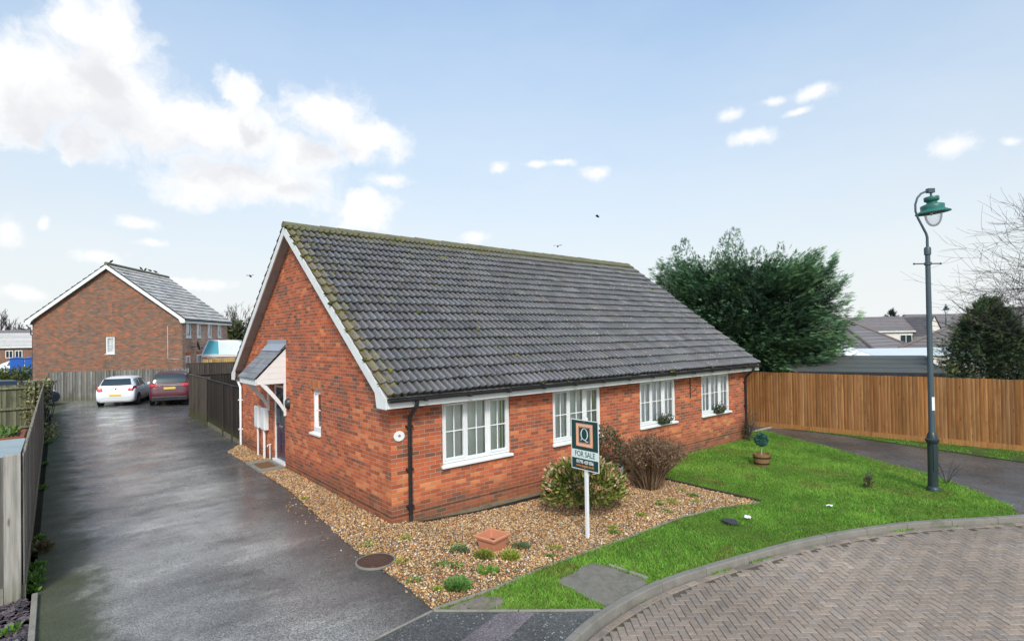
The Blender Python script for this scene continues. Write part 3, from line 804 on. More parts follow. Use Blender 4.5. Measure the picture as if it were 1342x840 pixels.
edging('concrete_edging', [(-3.2, -3.42), (-1.9, -3.05), (-1.0, -2.94)], 0.03, 0.2, M['concrete'], 'flush edging strip where the driveway meets the pavement', 'edging', 0.006)
edging('timber_edging', [(6.37, -3.43), (6.40, -1.95), (6.43, -0.02)], 0.05, 0.2, M['timber'], 'dark timber board holding the lawn edge above the gravel', 'edging', 0.05, 1.6)
edging('concrete_edging', [(-4.66, -3.8), (-4.66, 0.68)], 0.06, 0.25, M['concrete'], 'concrete edging beside the slate chippings left of the drive', 'edging', 0.05)
edging('concrete_edging', [(13.1, 0.75), (14.1, 0.45), (15.25, 0.42)], 0.07, 0.2, M['concrete_pale'], 'pale concrete edging crossing the path by the far house corner', 'edging', 0.03)

# mossy strip along the front wall
mb = MB(); mb.prism([(0.5, -0.001, -0.5), (0.5, -0.16, -0.5), (0.5, -0.19, -0.075), (0.5, -0.001, -0.05)], (5.8, 0, 0))
for v in range(len(mb.v)):
    x, y, z = mb.v[v]; mb.v[v] = (x, y, z + gz(x) - gz(0.5) if z > -0.4 else z)
o = mb.build('path_strip', M['mossy']); o['kind'] = 'structure'
mb = MB(); mb.bar((0.5, -0.205, gz(0.5) + 0.012), (1.7, -0.205, gz(1.7) + 0.012), 0.03, 0.05); mb.bar((1.7, -0.205, gz(1.7) + 0.012), (6.3, -0.205, gz(3) + 0.012), 0.03, 0.05)
tag(mb.build('drain_edging', M['black_plastic']), 'black plastic edging along the foot of the front wall', 'edging')

# ------------------------------------------------------------------ gravel, slate, grass
SLAB = [(0.67, -3.38), (0.80, -3.33), (1.05, -3.33), (1.30, -3.26), (1.48, -3.27), (1.56, -3.36), (1.60, -3.62), (1.68, -3.95), (1.66, -4.10), (1.2, -4.11), (0.78, -4.13), (0.72, -3.92), (0.73, -3.62)]
def ico():
    t = (1 + 5 ** 0.5) / 2
    v = np.array([(-1, t, 0), (1, t, 0), (-1, -t, 0), (1, -t, 0), (0, -1, t), (0, 1, t), (0, -1, -t), (0, 1, -t), (t, 0, -1), (t, 0, 1), (-t, 0, -1), (-t, 0, 1)]) / math.sqrt(1 + t * t)
    f = [(0, 11, 5), (0, 5, 1), (0, 1, 7), (0, 7, 10), (0, 10, 11), (1, 5, 9), (5, 11, 4), (11, 10, 2), (10, 7, 6), (7, 1, 8), (3, 9, 4), (3, 4, 2), (3, 2, 6), (3, 6, 8), (3, 8, 9), (4, 9, 5), (2, 4, 11), (6, 2, 10), (8, 6, 7), (9, 8, 1)]
    return v, np.array(f)
def pebbles():
    tv, tf = ico()
    p = rand_in(bed, 110 * 1500)
    k = ~((p[:, 0] > 0.45) & (p[:, 0] < 6.4) & (p[:, 1] > -0.2)) & (p[:, 1] < 9.7)
    k &= ~((p[:, 0] > -0.62) & (p[:, 1] > 5.55) & (p[:, 1] < 6.85))
    k &= np.hypot(p[:, 0] + 0.93, p[:, 1] + 1.28) > 0.3
    p = p[k]; n = len(p)
    stray = np.stack([rng.normal(-0.85, 0.16, 160), rng.uniform(-2.9, 3, 160)], 1)
    p = np.concatenate([p, stray]); n = len(p)
    d = rng.normal(0, 1, (n, 3)); d[:, 2] *= 0.35
    Mx = frames(d, rng.uniform(0, 6.28, n))
    s = rng.gamma(9, 1 / 9, n) * 0.0122
    sc = np.stack([s * rng.uniform(0.75, 1.0, n), s * rng.uniform(0.95, 1.5, n), s * rng.uniform(0.5, 0.8, n)], 1)
    Mx = Mx * sc[:, None, :]
    z = gzv(p[:, 0], p[:, 1]) + rng.uniform(0.003, 0.02, n)
    pal = [(0.50, 0.29, 0.12), (0.42, 0.21, 0.075), (0.56, 0.39, 0.20), (0.58, 0.49, 0.38), (0.30, 0.225, 0.17), (0.19, 0.12, 0.075), (0.48, 0.19, 0.065), (0.24, 0.215, 0.20), (0.66, 0.59, 0.49)]
    col = pick(pal, [6, 5, 5, 1.8, 1.8, 2, 2.6, .8, .7], n, 0.16)
    shade = np.array([mnoise.noise((q[0] * 0.9, q[1] * 0.9, 7)) for q in p]); col *= (1 + 0.22 * shade)[:, None]
    V, F, C = scatter(tv, tf, Mx, np.concatenate([p, z[:, None]], 1), col)
    o = link('gravel', np_mesh('gravel', V, F, C, True), M['pebble'])
    tag(o, 'orange and tan pea gravel spread around the house walls', 'gravel', kind='stuff')
pebbles()

def slate_chips():
    poly = [(-8, -3.8), (-4.7, -3.8), (-4.7, 0.6), (-8, 0.6)]
    sheet('border_soil', poly, 0.0, M['soil'])
    p = rand_in(poly, 11000); n = len(p)
    tv = [(-1, -.6, -.12), (.7, -.8, -.12), (1, .5, -.12), (-.4, .9, -.12), (-1, -.6, .12), (.7, -.8, .12), (1, .5, .12), (-.4, .9, .12)]
    tf = [(4, 5, 6, 7), (0, 1, 5, 4), (1, 2, 6, 5), (2, 3, 7, 6), (3, 0, 4, 7)]
    d = rng.normal(0, 1, (n, 3)); d[:, 2] *= 0.25
    Mx = frames(d, rng.normal(0, 0.5, n), rng.uniform(0.015, 0.038, n))
    col = pick([(0.095, 0.07, 0.08), (0.13, 0.10, 0.11), (0.06, 0.05, 0.058), (0.16, 0.14, 0.15)], [4, 3, 3, 1], n, 0.15)
    V, F, C = scatter(tv, tf, Mx, np.concatenate([p, rng.uniform(0.005, 0.03, (n, 1))], 1), col)
    tag(link('slate_chippings', np_mesh('slate_chippings', V, F, C), M['slate']), 'plum slate chippings in the border at the left fence', 'chippings', kind='stuff')
slate_chips()

def blades(name, p, label, hmin=0.03, hmax=0.075, pal=None, wt=None, dry=0.06, lean=0.55):
    n = len(p)
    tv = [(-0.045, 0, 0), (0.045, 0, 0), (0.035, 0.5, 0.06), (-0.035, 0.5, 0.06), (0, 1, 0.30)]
    tf = [(0, 1, 2), (0, 2, 3), (3, 2, 4)]
    d = np.stack([rng.normal(0, lean, n), rng.normal(0, lean, n), np.ones(n)], 1)
    big = np.array([mnoise.noise((q[0] * 0.8, q[1] * 0.8, 1)) + 0.5 * mnoise.noise((q[0] * 2.6, q[1] * 2.6, 5)) for q in p])
    L = rng.uniform(hmin, hmax, n) * (1 + 0.6 * big).clip(0.45, 2)
    Mx = frames(d, rng.uniform(0, 6.28, n), L)
    Mx[:, :, 0] *= (0.09 / L * 1.0).clip(1, 2.6)[:, None]
    pal = pal or [(0.145, 0.35, 0.035), (0.21, 0.46, 0.055), (0.28, 0.53, 0.08), (0.38, 0.54, 0.13), (0.075, 0.19, 0.025)]
    col = pick(pal, wt or [4, 5, 3, 1.5, 2], n, 0.15)
    yel = (big * 1.6).clip(0, 1)[:, None]
    col = col * (1 - 0.35 * yel) + np.array([0.40, 0.56, 0.10]) * 0.35 * yel
    col *= (1 + 0.4 * big.clip(-1, 0.3))[:, None]
    pt = np.array([mnoise.noise((q[0] * 1.5 + 9, q[1] * 1.5, 8)) for q in p])
    wn_ = pt > 0.34; col[wn_] = col[wn_] * 0.65 + np.array([0.36, 0.34, 0.07]) * 0.35
    k = rng.random(n) < dry * (1 + 4 * (pt > 0.30))
    col[k] = np.array([0.30, 0.24, 0.11]) * rng.uniform(0.6, 1.1, (k.sum(), 1))
    z = gzv(p[:, 0], p[:, 1])
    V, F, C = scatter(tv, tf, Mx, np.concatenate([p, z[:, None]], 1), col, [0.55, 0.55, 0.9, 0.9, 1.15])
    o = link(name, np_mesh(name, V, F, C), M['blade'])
    return tag(o, label, 'grass', kind='stuff')

def grass():
    p = rand_in(lawn, 14.6 * 7.4 * 3600)
    ok = ~inpoly(p[:, 0], p[:, 1], SLAB)
    ok &= ~(inpoly(p[:, 0], p[:, 1], BARE) & (rng.random(len(p)) < 0.9))
    ok &= ~((p[:, 0] < 0.1) & (rng.random(len(p)) < 0.45))
    ok &= np.hypot(p[:, 0] - 9.73, p[:, 1] + 5.49) > 0.13
    ok &= np.hypot(p[:, 0] - 9.37, p[:, 1] + 2.02) > 0.16
    far = p[:, 0] > 7.5
    ok &= ~(far & (rng.random(len(p)) < 0.35))
    blades('grass', p[ok], 'bright green grass of the front lawn')
    # tufts that hang over the bed edge and grow along the kerb
    q = rand_in(strip, 2.4 * 12 * 900)
    q = q[np.array([mnoise.noise((a * 1.2, b * 1.2, 2)) for a, b in q]) > -0.15]
    blades('verge_grass', q, 'patchy grass strip along the foot of the orange fence', 0.03, 0.07)
    e = kerb_off(0.165); e = e[(e[:, 0] > 0.6) & (e[:, 0] < 9)]
    i = rng.integers(0, len(e), 5200); r = e[i] + rng.normal(0, 0.022, (len(i), 2))
    keep = np.array([mnoise.noise((a * 1.7, b * 1.7, 4)) for a, b in r]) > 0.22
    r = r[keep]
    o = blades('gutter_weeds', r, 'small weeds growing in the road gutter along the kerb', 0.015, 0.045)
    o.location.z = -0.085
grass()

# ================================================================== THE BUNGALOW
L, W = 12.74, 9.81
ZE, ZR, OE, OG = 2.257, 6.014, 0.267, 0.231
SL = (ZR - ZE) / (W / 2 + OE)
def roof_z(y):
    return ZE + (min(y, W - y) + OE) * SL

def holes_wall(mb, pt, a0, a1, z0, z1, holes, depth=0.09):
    """a wall face with rectangular openings and their reveals; pt(a, d, z) maps along, inward, up"""
    As = sorted({a0, a1} | {h[0] for h in holes} | {h[1] for h in holes})
    Zs = sorted({z0, z1} | {h[2] for h in holes} | {h[3] for h in holes})
    for i in range(len(As) - 1):
        for j in range(len(Zs) - 1):
            ca, cz = (As[i] + As[i + 1]) / 2, (Zs[j] + Zs[j + 1]) / 2
            if any(h[0] < ca < h[1] and h[2] < cz < h[3] for h in holes):
                continue
            mb.add([pt(As[i], 0, Zs[j]), pt(As[i + 1], 0, Zs[j]), pt(As[i + 1], 0, Zs[j + 1]), pt(As[i], 0, Zs[j + 1])], [(0, 1, 2, 3)])
    for x0, x1, y0, y1 in holes:
        c = [(x0, y0), (x1, y0), (x1, y1), (x0, y1)]
        for k in range(4):
            (p, q), (r, s) = c[k], c[(k + 1) % 4]
            mb.add([pt(p, 0, q), pt(r, 0, s), pt(r, depth, s), pt(p, depth, q)], [(0, 1, 2, 3)])

def win_parts(root, pt, x0, x1, z0, z1, kind='blind', lights=3, sill=0.06, rec=0.035, proj=0.06, deep=0.125):
    """PVC window: outer frame, mullions, sashes and glazing bars in one frame; panes, sill and curtain below it"""
    mb = MB()
    def bx(a0, d0, b0, a1, d1, b1):
        P = [pt(a0, d0, b0), pt(a1, d0, b0), pt(a1, d1, b0), pt(a0, d1, b0), pt(a0, d0, b1), pt(a1, d0, b1), pt(a1, d1, b1), pt(a0, d1, b1)]
        mb.add(P, [(0, 3, 2, 1), (4, 5, 6, 7), (0, 1, 5, 4), (1, 2, 6, 5), (2, 3, 7, 6), (3, 0, 4, 7)])
    zb = z0 + sill
    f = 0.052
    bx(x0, rec, zb, x0 + f, rec + 0.07, z1); bx(x1 - f, rec, zb, x1, rec + 0.07, z1)
    bx(x0 + f, rec, z1 - f, x1 - f, rec + 0.07, z1); bx(x0 + f, rec, zb, x1 - f, rec + 0.07, zb + f)
    n = lights; w = (x1 - x0 - 2 * f) / n
    zc = (zb + z1) / 2
    for i in range(n):
        a, b = x0 + f + i * w, x0 + f + (i + 1) * w
        if i > 0:
            bx(a - 0.028, rec + 0.002, zb + f, a + 0.028, rec + 0.068, z1 - f)
        s = 0.045 if (n == 1 or i != 1) else 0.016
        aa, bb = a + (0.028 if i > 0 else 0), b - (0.028 if i < n - 1 else 0)
        d0 = rec - 0.012 if s > 0.03 else rec + 0.012
        bx(aa, d0, zb + f, aa + s, rec + 0.05, z1 - f); bx(bb - s, d0, zb + f, bb, rec + 0.05, z1 - f)
        bx(aa + s, d0, z1 - f - s, bb - s, rec + 0.05, z1 - f); bx(aa + s, d0, zb + f, bb - s, rec + 0.05, zb + f + s)
        m = (aa + bb) / 2
        if lights > 1:
            bx(m - 0.011, rec + 0.014, zb + f + s, m + 0.011, rec + 0.04, z1 - f - s)
            bx(aa + s, rec + 0.0145, zc - 0.011, m - 0.011, rec + 0.0395, zc + 0.011)
            bx(m + 0.011, rec + 0.0145, zc - 0.011, bb - s, rec + 0.0395, zc + 0.011)
        else:
            bx(aa + s, rec + 0.0145, zc - 0.011, bb - s, rec + 0.0395, zc + 0.011)
    fr = mb.build('window', M['pvc'], root, bevel=0.004, seg=1)
    g = MB(); g.add([pt(x0 + f, rec + 0.028, zb + f), pt(x1 - f, rec + 0.028, zb + f), pt(x1 - f, rec + 0.028, z1 - f), pt(x0 + f, rec + 0.028, z1 - f)], [(0, 1, 2, 3)])
    g.build('pane', M['glass'], fr, fix=False)
    sl = MB()
    P = [pt(x0 - 0.0, -proj, z0 - 0.015), pt(x1 + 0.0, -proj, z0 - 0.015), pt(x1, rec + 0.07, z0 - 0.015), pt(x0, rec + 0.07, z0 - 0.015), pt(x0, -proj, z0 + 0.028), pt(x1, -proj, z0 + 0.028), pt(x1, rec + 0.07, zb - 0.002), pt(x0, rec + 0.07, zb - 0.002)]
    sl.add(P, [(0, 3, 2, 1), (4, 5, 6, 7), (0, 1, 5, 4), (1, 2, 6, 5), (2, 3, 7, 6), (3, 0, 4, 7)])
    if proj > 0.05:
        for e in ((x0 - 0.035, x0 - 0.001), (x1 + 0.001, x1 + 0.035)):
            Q = [pt(e[0], -proj, z0 - 0.015), pt(e[1], -proj, z0 - 0.015), pt(e[1], -0.003, z0 - 0.015), pt(e[0], -0.003, z0 - 0.015), pt(e[0], -proj, z0 + 0.028), pt(e[1], -proj, z0 + 0.028), pt(e[1], -0.003, z0 + 0.04), pt(e[0], -0.003, z0 + 0.04)]
            sl.add(Q, [(0, 3, 2, 1), (4, 5, 6, 7), (0, 1, 5, 4), (1, 2, 6, 5), (2, 3, 7, 6), (3, 0, 4, 7)])
    sl.build('sill', M['pvc'], fr, bevel=0.005, seg=1)
    if kind:
        c = MB(); vs = []; 
        if kind == 'blind':
            n_s = max(3, int((x1 - x0) / 0.089))
            for i in range(n_s):
                a = x0 + 0.03 + i * (x1 - x0 - 0.06) / n_s; b = a + (x1 - x0 - 0.06) / n_s * 1.08
                t = U(0.012, 0.03)
                c.add([pt(a, deep + t, z0 + 0.05), pt(b, deep - t, z0 + 0.05), pt(b, deep - t, z1), pt(a, deep + t, z1)], [(0, 1, 2, 3)])
        else:
            n_s = int((x1 - x0) / 0.022)
            for i in range(n_s + 1):
                a = x0 + (x1 - x0) * i / n_s
                d = deep + 0.022 * math.sin(i * 1.05 + 0.7 * math.sin(i * 0.31)) + 0.008 * math.sin(i * 0.4)
                vs += [pt(a, d, z0 + 0.05), pt(a, d, z1)]
            c.add(vs, [(2 * i, 2 * i + 2, 2 * i + 3, 2 * i + 1) for i in range(n_s)])
        c.build('blind' if kind == 'blind' else 'net_curtain', M['blind'] if kind == 'blind' else M['net'], fr, fix=False, smooth=kind != 'blind')
    return fr

def tile_slope(name, x0, x1, ya, za, yb, zb, mat, parent, gauge=0.32, wave=0.15, relief=0.046, lip=0.062, thick=0.060):
    """corrugated interlocking tiles in courses from the eave (ya, za) up to the ridge (yb, zb), each course lapping the one below"""
    S = math.hypot(yb - ya, zb - za); rows = int(round(S / gauge)); g = S / rows
    dy, dz = (yb - ya) / S, (zb - za) / S
    ny, nz = -dz, dy
    if nz < 0: ny, nz = -ny, -nz
    nw = int(round((x1 - x0) / wave)); ww = (x1 - x0) / nw
    prof = [(0.0, 0.0), (0.40, 0.05), (0.55, 0.62), (0.70, 1.0), (0.86, 0.62)] if relief > 0.01 else [(0.0, 0.0), (0.02, 0.4), (0.5, 0.4), (0.98, 0.4)]
    us = [(k + p) * ww for k in range(nw) for p, _ in prof] + [nw * ww]
    hs = [h * relief for k in range(nw) for _, h in prof] + [0.0]
    tid = [k // 2 for k in range(nw) for _ in prof] + [nw // 2]
    us = np.array(us); hs = np.array(hs); tid = np.array(tid)
    nt = nw // 2 + 1; m = len(us)
    Vs = []; Fs = []; Cs = []; base = 0
    for r in range(rows):
        jit = rng.normal(0, 0.004, nt)[tid]; sj = rng.normal(0, 0.006, nt)[tid]
        tc = np.stack([1 + rng.normal(0, 0.11, nt)] * 3, 1); tc[:, 0] *= 1 + rng.normal(0, 0.025, nt); tc[:, 2] *= 1 + rng.normal(0, 0.03, nt)
        tc = tc[tid].clip(0.5, 1.5)
        s0 = r * g + sj; s1 = np.full(m, (r + 1) * g + 0.03)
        for (s, h) in ((s0 + 0.002, hs + jit + lip - thick), (s0, hs + jit + lip), (s1, hs * 1.0 + jit + 0.004)):
            s = np.broadcast_to(s, (m,))
            Vs.append(np.stack([x0 + us, ya + s * dy + h * ny, za + s * dz + h * nz], 1)); 
        sh = (0.44 + 0.74 * (hs / max(relief, 1e-6)) if relief > 0.01 else np.ones(m))[:, None]  # pans darker than rolls: shade painted into the tint
        Cs += [tc * 0.05, tc * sh, tc * sh * 0.72]  # near-black butts and darker laps: course shadow painted in the tint
        i = np.arange(m - 1)
        for a in (0, 1):
            o = base + a * m
            Fs.append(np.stack([o + i, o + i + 1, o + m + i + 1, o + m + i], 1))
        base += 3 * m
    V = np.concatenate(Vs); F = np.concatenate(Fs); C = np.concatenate(Cs)
    if (nz * (1 if yb > ya else -1)) < 0 or yb < ya:
        F = F[:, ::-1]
    me = np_mesh(name, V, F, C)
    return link(name, me, mat, parent)

house = thing('bungalow', 'red brick bungalow with mossy grey tiled roof, white windows and a purple side door', 'bungalow', (0, 0, 0))
WINS = [(1.055, 2.70), (3.925, 5.53), (7.045, 8.66), (9.98, 11.60)]
WZ0, WZ1 = 0.80, 2.03
front = lambda a, d, z: (a, d, z)
gable = lambda a, d, z: (d, a, z)
DOOR = (5.70, 6.62, 0.05, 2.05); GWIN = (3.25, 3.85, 1.10, 2.10)
wall = MB()
holes_wall(wall, front, 0, L, -0.4, 2.16, [(a, b, WZ0, WZ1) for a, b in WINS])
holes_wall(wall, gable, 0, W, -0.4, 2.16, [DOOR, GWIN])
for xx in (0, L):
    t = 0.09
    wall.add([(xx, 0, 2.16), (xx, W, 2.16), (xx, W, roof_z(W) - t), (xx, W / 2, ZR - t - 0.02), (xx, 0, roof_z(0) - t)], [(0, 1, 2, 3, 4)])
wall.add([(L, 0, -.4), (L, W, -.4), (L, W, 2.16), (L, 0, 2.16)], [(0, 1, 2, 3)])
wall.add([(0, W, -.4), (L, W, -.4), (L, W, roof_z(W) - .09), (0, W, roof_z(W) - .09)], [(0, 1, 2, 3)])
wall.build('wall', M['brick'], house, fix=False)
# dark room behind, so the windows look into an unlit interior
room = MB(); room.box(0.35, 0.32, -0.3, L - 0.35, 0.34, 2.1); room.box(0.32, 0.35, -0.3, 0.34, W - 0.35, 2.2)
room.build('interior_lining', M['dark'], house)
li = MB(); li.box(-0.003, GWIN[0] - 0.05, GWIN[3], 0.05, GWIN[1] + 0.05, GWIN[3] + 0.215)
li.build('lintel', M['soldier'], house)

for i, (a, b) in enumerate(WINS):
    fr = win_parts(house, front, a, b, WZ0, WZ1, 'blind' if i < 2 else 'net')
    if i < 2:
        for c0, c1 in ([(b - 0.20, b - 0.045)] if i == 0 else [(b - 0.17, b - 0.045), (a + 0.05, a + 0.13)]):
            c = MB(); vs_ = []
            for k in range(25):
                x = c0 + (c1 - c0) * k / 24; dq = 0.116 + 0.006 * math.sin(k * 1.3)
                vs_ += [(x, dq, WZ0 + 0.07), (x, dq, WZ1)]
            c.add(vs_, [(2 * k, 2 * k + 2, 2 * k + 3, 2 * k + 1) for k in range(24)])
            c.build('curtain', M['curtain'], fr, fix=False, smooth=True)
gw = win_parts(house, gable, GWIN[0], GWIN[1], GWIN[2], GWIN[3], None, lights=1, rec=0.07, proj=0.05)
gw['label'] = 'narrow single window in the gable wall'

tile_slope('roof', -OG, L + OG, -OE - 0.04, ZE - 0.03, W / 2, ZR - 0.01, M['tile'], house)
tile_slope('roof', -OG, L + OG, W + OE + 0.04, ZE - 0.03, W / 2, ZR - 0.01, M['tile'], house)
deck = MB()
for s in (0, 1):
    f = (lambda y: y) if s == 0 else (lambda y: W - y)
    deck.prism([(-OG + 0.02, f(-OE), ZE - 0.045), (-OG + 0.02, f(W / 2), ZR - 0.045), (-OG + 0.02, f(W / 2), ZR - 0.075), (-OG + 0.02, f(-OE), ZE - 0.075)], (L + 2 * OG - 0.04, 0, 0))
deck.build('roof_deck', M['soffit'], house)
rt = MB(); x = -OG - 0.01
while x < L + OG:
    e = min(x + 0.45, L + OG + 0.01); j = U(-0.006, 0.006)
    vs = []; k = 8
    for xx, rr in ((x, 0.125), (e + 0.015, 0.112)):
        for q in range(k + 1):
            t = R(-12) + (math.pi + R(24)) * q / k
            vs.append((xx, W / 2 + rr * 1.05 * math.cos(t), ZR - 0.035 + j + rr * 0.80 * math.sin(t)))
    rt.add(vs, [(q, q + 1, k + 2 + q, k + 1 + q) for q in range(k)] + [tuple(range(k + 1))])
    x += 0.45
rt.build('ridge_tiles', M['ridge'], house, smooth=True)

for xx, nm in ((-OG, 0), (L + OG - 0.025, 1)):
    for s in (0, 1):
        f = (lambda y: y) if s == 0 else (lambda y: W - y)
        top = lambda y: roof_z(y) - 0.045
        wv = 0.215
        poly = [(-OE, top(-OE)), (W / 2, top(W / 2)), (W / 2, top(W / 2) - wv), (0.13, top(0.13) - wv), (0.06, 2.025), (-OE - 0.012, 2.025), (-OE - 0.012, top(-OE))]
        bb = MB(); bb.prism([(xx, f(y), z) for y, z in poly], (0.025, 0, 0))
        bb.build('bargeboard', M['pvc_grimy'], house)
        vsf = MB(); x2 = xx + 0.026 if nm == 0 else xx - 0.001
        x3 = -0.001 if nm == 0 else L + 0.001
        vsf.add([(x2, f(0.13), top(0.13) - 0.19), (x3, f(0.13), top(0.13) - 0.19), (x3, f(W / 2), top(W / 2) - 0.19), (x2, f(W / 2), top(W / 2) - 0.19)], [(0, 1, 2, 3)])
        vsf.build('soffit', M['soffit'], house, fix=False)
for s in (0, 1):
    f = (lambda y: y) if s == 0 else (lambda y: W - y)
    fb = MB(); fb.add([(-OG + 0.026, f(-OE), 2.03), (L + OG - 0.026, f(-OE), 2.03), (L + OG - 0.026, f(-OE), 2.2), (-OG + 0.026, f(-OE), 2.2),
                       (-OG + 0.026, f(-OE + 0.02), 2.03), (L + OG - 0.026, f(-OE + 0.02), 2.03), (L + OG - 0.026, f(-OE + 0.02), 2.2), (-OG + 0.026, f(-OE + 0.02), 2.2)],
                      [(0, 1, 2, 3), (4, 5, 6, 7), (0, 1, 5, 4), (2, 3, 7, 6)])
    fb.build('fascia', M['pvc'], house)
    sb = MB(); sb.add([(-OG + 0.026, f(-OE + 0.021), 2.033), (L + OG - 0.026, f(-OE + 0.021), 2.033), (L + OG - 0.026, f(-0.001), 2.033), (-OG + 0.026, f(-0.001), 2.033)], [(0, 1, 2, 3)])
    sb.build('soffit', M['pvc_grimy'], house, fix=False)
    gt = MB(); yc = f(-OE - 0.062); rr = 0.056
    vs = []; k = 8
    for xx in (-OG + 0.03, L + OG - 0.03):
        for r2 in (rr, rr - 0.006):
            for q in range(k + 1):
                t = math.pi + math.pi * q / k
                vs.append((xx, yc + r2 * math.cos(t), 2.185 + r2 * math.sin(t)))
    n = k + 1
    fs = [(q, q + 1, 2 * n + q + 1, 2 * n + q) for q in range(k)] + [(n + q, n + q + 1, 3 * n + q + 1, 3 * n + q) for q in range(k)] + [tuple(range(n)), tuple(range(2 * n, 3 * n))]
    fs += [(0, n, 3 * n, 2 * n), (k, n + k, 3 * n + k, 2 * n + k)]
    gt.add(vs, fs)
    x = 0.5
    while x < L:
        gt.box(x - 0.025, min(yc - 0.06, yc + 0.06), 2.118, x + 0.025, max(yc - 0.062, yc + 0.062), 2.19); x += 0.95
    gt.build('gutter', M['black_plastic'] if s == 0 else M['pvc'], house, smooth=False)

def pipe(pts, r, name, mat, clips=()):
    p = MB(); p.tube(pts, r, 10)
    for z in clips:
        x, y, _ = pts[-2]
        p.box(x - r - 0.025, y - r * 0.7, z - 0.02, x + r + 0.025, y + r + 0.02, z + 0.02)
    return p.build(name, mat, house, smooth=True)
pipe([(0.34, -0.33, 2.14), (0.34, -0.32, 2.06), (0.34, -0.10, 1.86), (0.34, -0.055, 1.78), (0.34, -0.055, -0.04)], 0.036, 'downpipe', M['black_plastic'], (1.66, 0.9, 0.25))
pipe([(12.52, -0.33, 2.14), (12.52, -0.32, 2.06), (12.52, -0.10, 1.86), (12.52, -0.055, 1.78), (12.52, -0.055, -0.2)], 0.036, 'downpipe', M['black_plastic'], (1.66, 0.9, 0.2))
p = pipe([(-0.09, W + OE + 0.05, 2.14), (-0.09, W + 0.16, 2.0), (-0.06, W - 0.08, 1.80), (-0.06, W - 0.08, 0.02)], 0.036, 'downpipe', M['pvc'], (1.4, 0.5))
p['label'] = 'white downpipe at the rear corner'

# front door
dr = MB()
y0, y1, z0, z1 = DOOR
dr.box(0.03, y0, z0 + 0.06, 0.10, y0 + 0.06, z1); dr.box(0.03, y1 - 0.06, z0 + 0.06, 0.10, y1, z1); dr.box(0.03, y0 + 0.06, z1 - 0.06, 0.10, y1 - 0.06, z1)
dr.box(-0.04, y0 - 0.02, z0 - 0.12, 0.10, y1 + 0.02, z0 + 0.055)
dframe = dr.build('door_frame', M['pvc'], house, bevel=0.004)
lf = MB(); a, b = y0 + 0.063, y1 - 0.063
lf.box(0.055, a, z0 + 0.062, 0.095, b, z1 - 0.063)
for q in (0, 1):
    m0 = a + 0.09 + q * (b - a - 0.18 + 0.06) / 2; m1 = m0 + (b - a - 0.18 - 0.06) / 2
    lf.box(0.046, m0, z0 + 0.22, 0.055, m1, z0 + 0.82)
door = lf.build('front_door', M['door'], house, bevel=0.006)
pn = MB()
for q in (0, 1):
    m0 = a + 0.09 + q * (b - a - 0.18 + 0.06) / 2; m1 = m0 + (b - a - 0.18 - 0.06) / 2
    pn.box(0.05, m0, z0 + 1.02, 0.056, m1, z1 - 0.18)
pn.build('door_glass', M['car_glass'], door)
hd = MB(); hd.box(0.044, (a + b) / 2 - 0.13, z0 + 0.90, 0.056, (a + b) / 2 + 0.13, z0 + 0.95); hd.build('letter_plate', M['chrome'], door, bevel=0.004)
hd = MB(); hd.box(0.03, b - 0.075, z0 + 0.93, 0.056, b - 0.045, z0 + 1.13); hd.build('door_handle', M['chrome'], door, bevel=0.004)

# porch canopy over the door
CY0, CY1 = 5.57, 7.02
cn = MB()
cn.prism([(-0.001, CY0, 3.0), (-0.001, CY0, 2.14), (-0.70, CY0, 2.14), (-0.70, CY0, 2.27)], (0, 0.03, 0))
cn.prism([(-0.001, CY1 - 0.03, 3.0), (-0.001, CY1 - 0.03, 2.14), (-0.70, CY1 - 0.03, 2.14), (-0.70, CY1 - 0.03, 2.27)], (0, 0.03, 0))
cn.box(-0.725, CY0 - 0.012, 2.13, -0.701, CY1 + 0.012, 2.275)
cn.box(-0.70, CY0 + 0.031, 2.15, -0.002, CY1 - 0.031, 2.165)
for k in range(1, 6):
    zz = 2.14 + k * 0.14; xe = -0.70 + max(0, (zz - 2.27)) / 0.73 * 0.70
    cn.box(xe + 0.02, CY0 - 0.006, zz - 0.004, -0.004, CY0 - 0.0005, zz + 0.004)
cn.box(-0.05, CY0, 1.32, -0.002, CY0 + 0.06, 2.139); cn.box(-0.05, CY1 - 0.06, 1.32, -0.002, CY1, 2.139)
for yy in (CY0 + 0.002, CY1 - 0.058):
    prev = None; arc = []
    for q in range(9):
        t = q / 8; arc.append((-0.05 - 0.55 * t ** 0.9, 1.40 + 0.72 * t ** 0.75))
    up = [(x, yy, z + 0.14) for x, z in arc]; lo = [(x, yy, z) for x, z in arc]
    cn.prism(lo + [(x, y, min(z, 2.138)) for x, y, z in up[::-1]], (0, 0.055, 0))
can = cn.build('porch_canopy', M['pvc'], house, fix=True)
cs = MB()
S = math.hypot(0.76, 0.80); rows = 7
for r in range(rows):
    for k in range(6):
        yw = (CY1 - CY0 + 0.08) / 6; ya = CY0 - 0.04 + k * yw
        t0, t1 = r / rows, (r + 1.25) / rows
        x0, z0_ = -0.76 + 0.76 * t0, 2.275 + 0.80 * t0; x1, z1_ = -0.76 + 0.76 * min(t1, 1), 2.275 + 0.80 * min(t1, 1)
        o = 0.030; c = U(0.75, 1.2)
        cs.prism([(x0, ya + 0.003, z0_ + o), (x1, ya + 0.003, z1_ + 0.012), (x1, ya + 0.003, z1_), (x0, ya + 0.003, z0_)], (0, yw - 0.006, 0), (c, c, c))
cs.build('canopy_slates', M['tile_plain'] if 'tile_plain' in M else M['tile'], can)
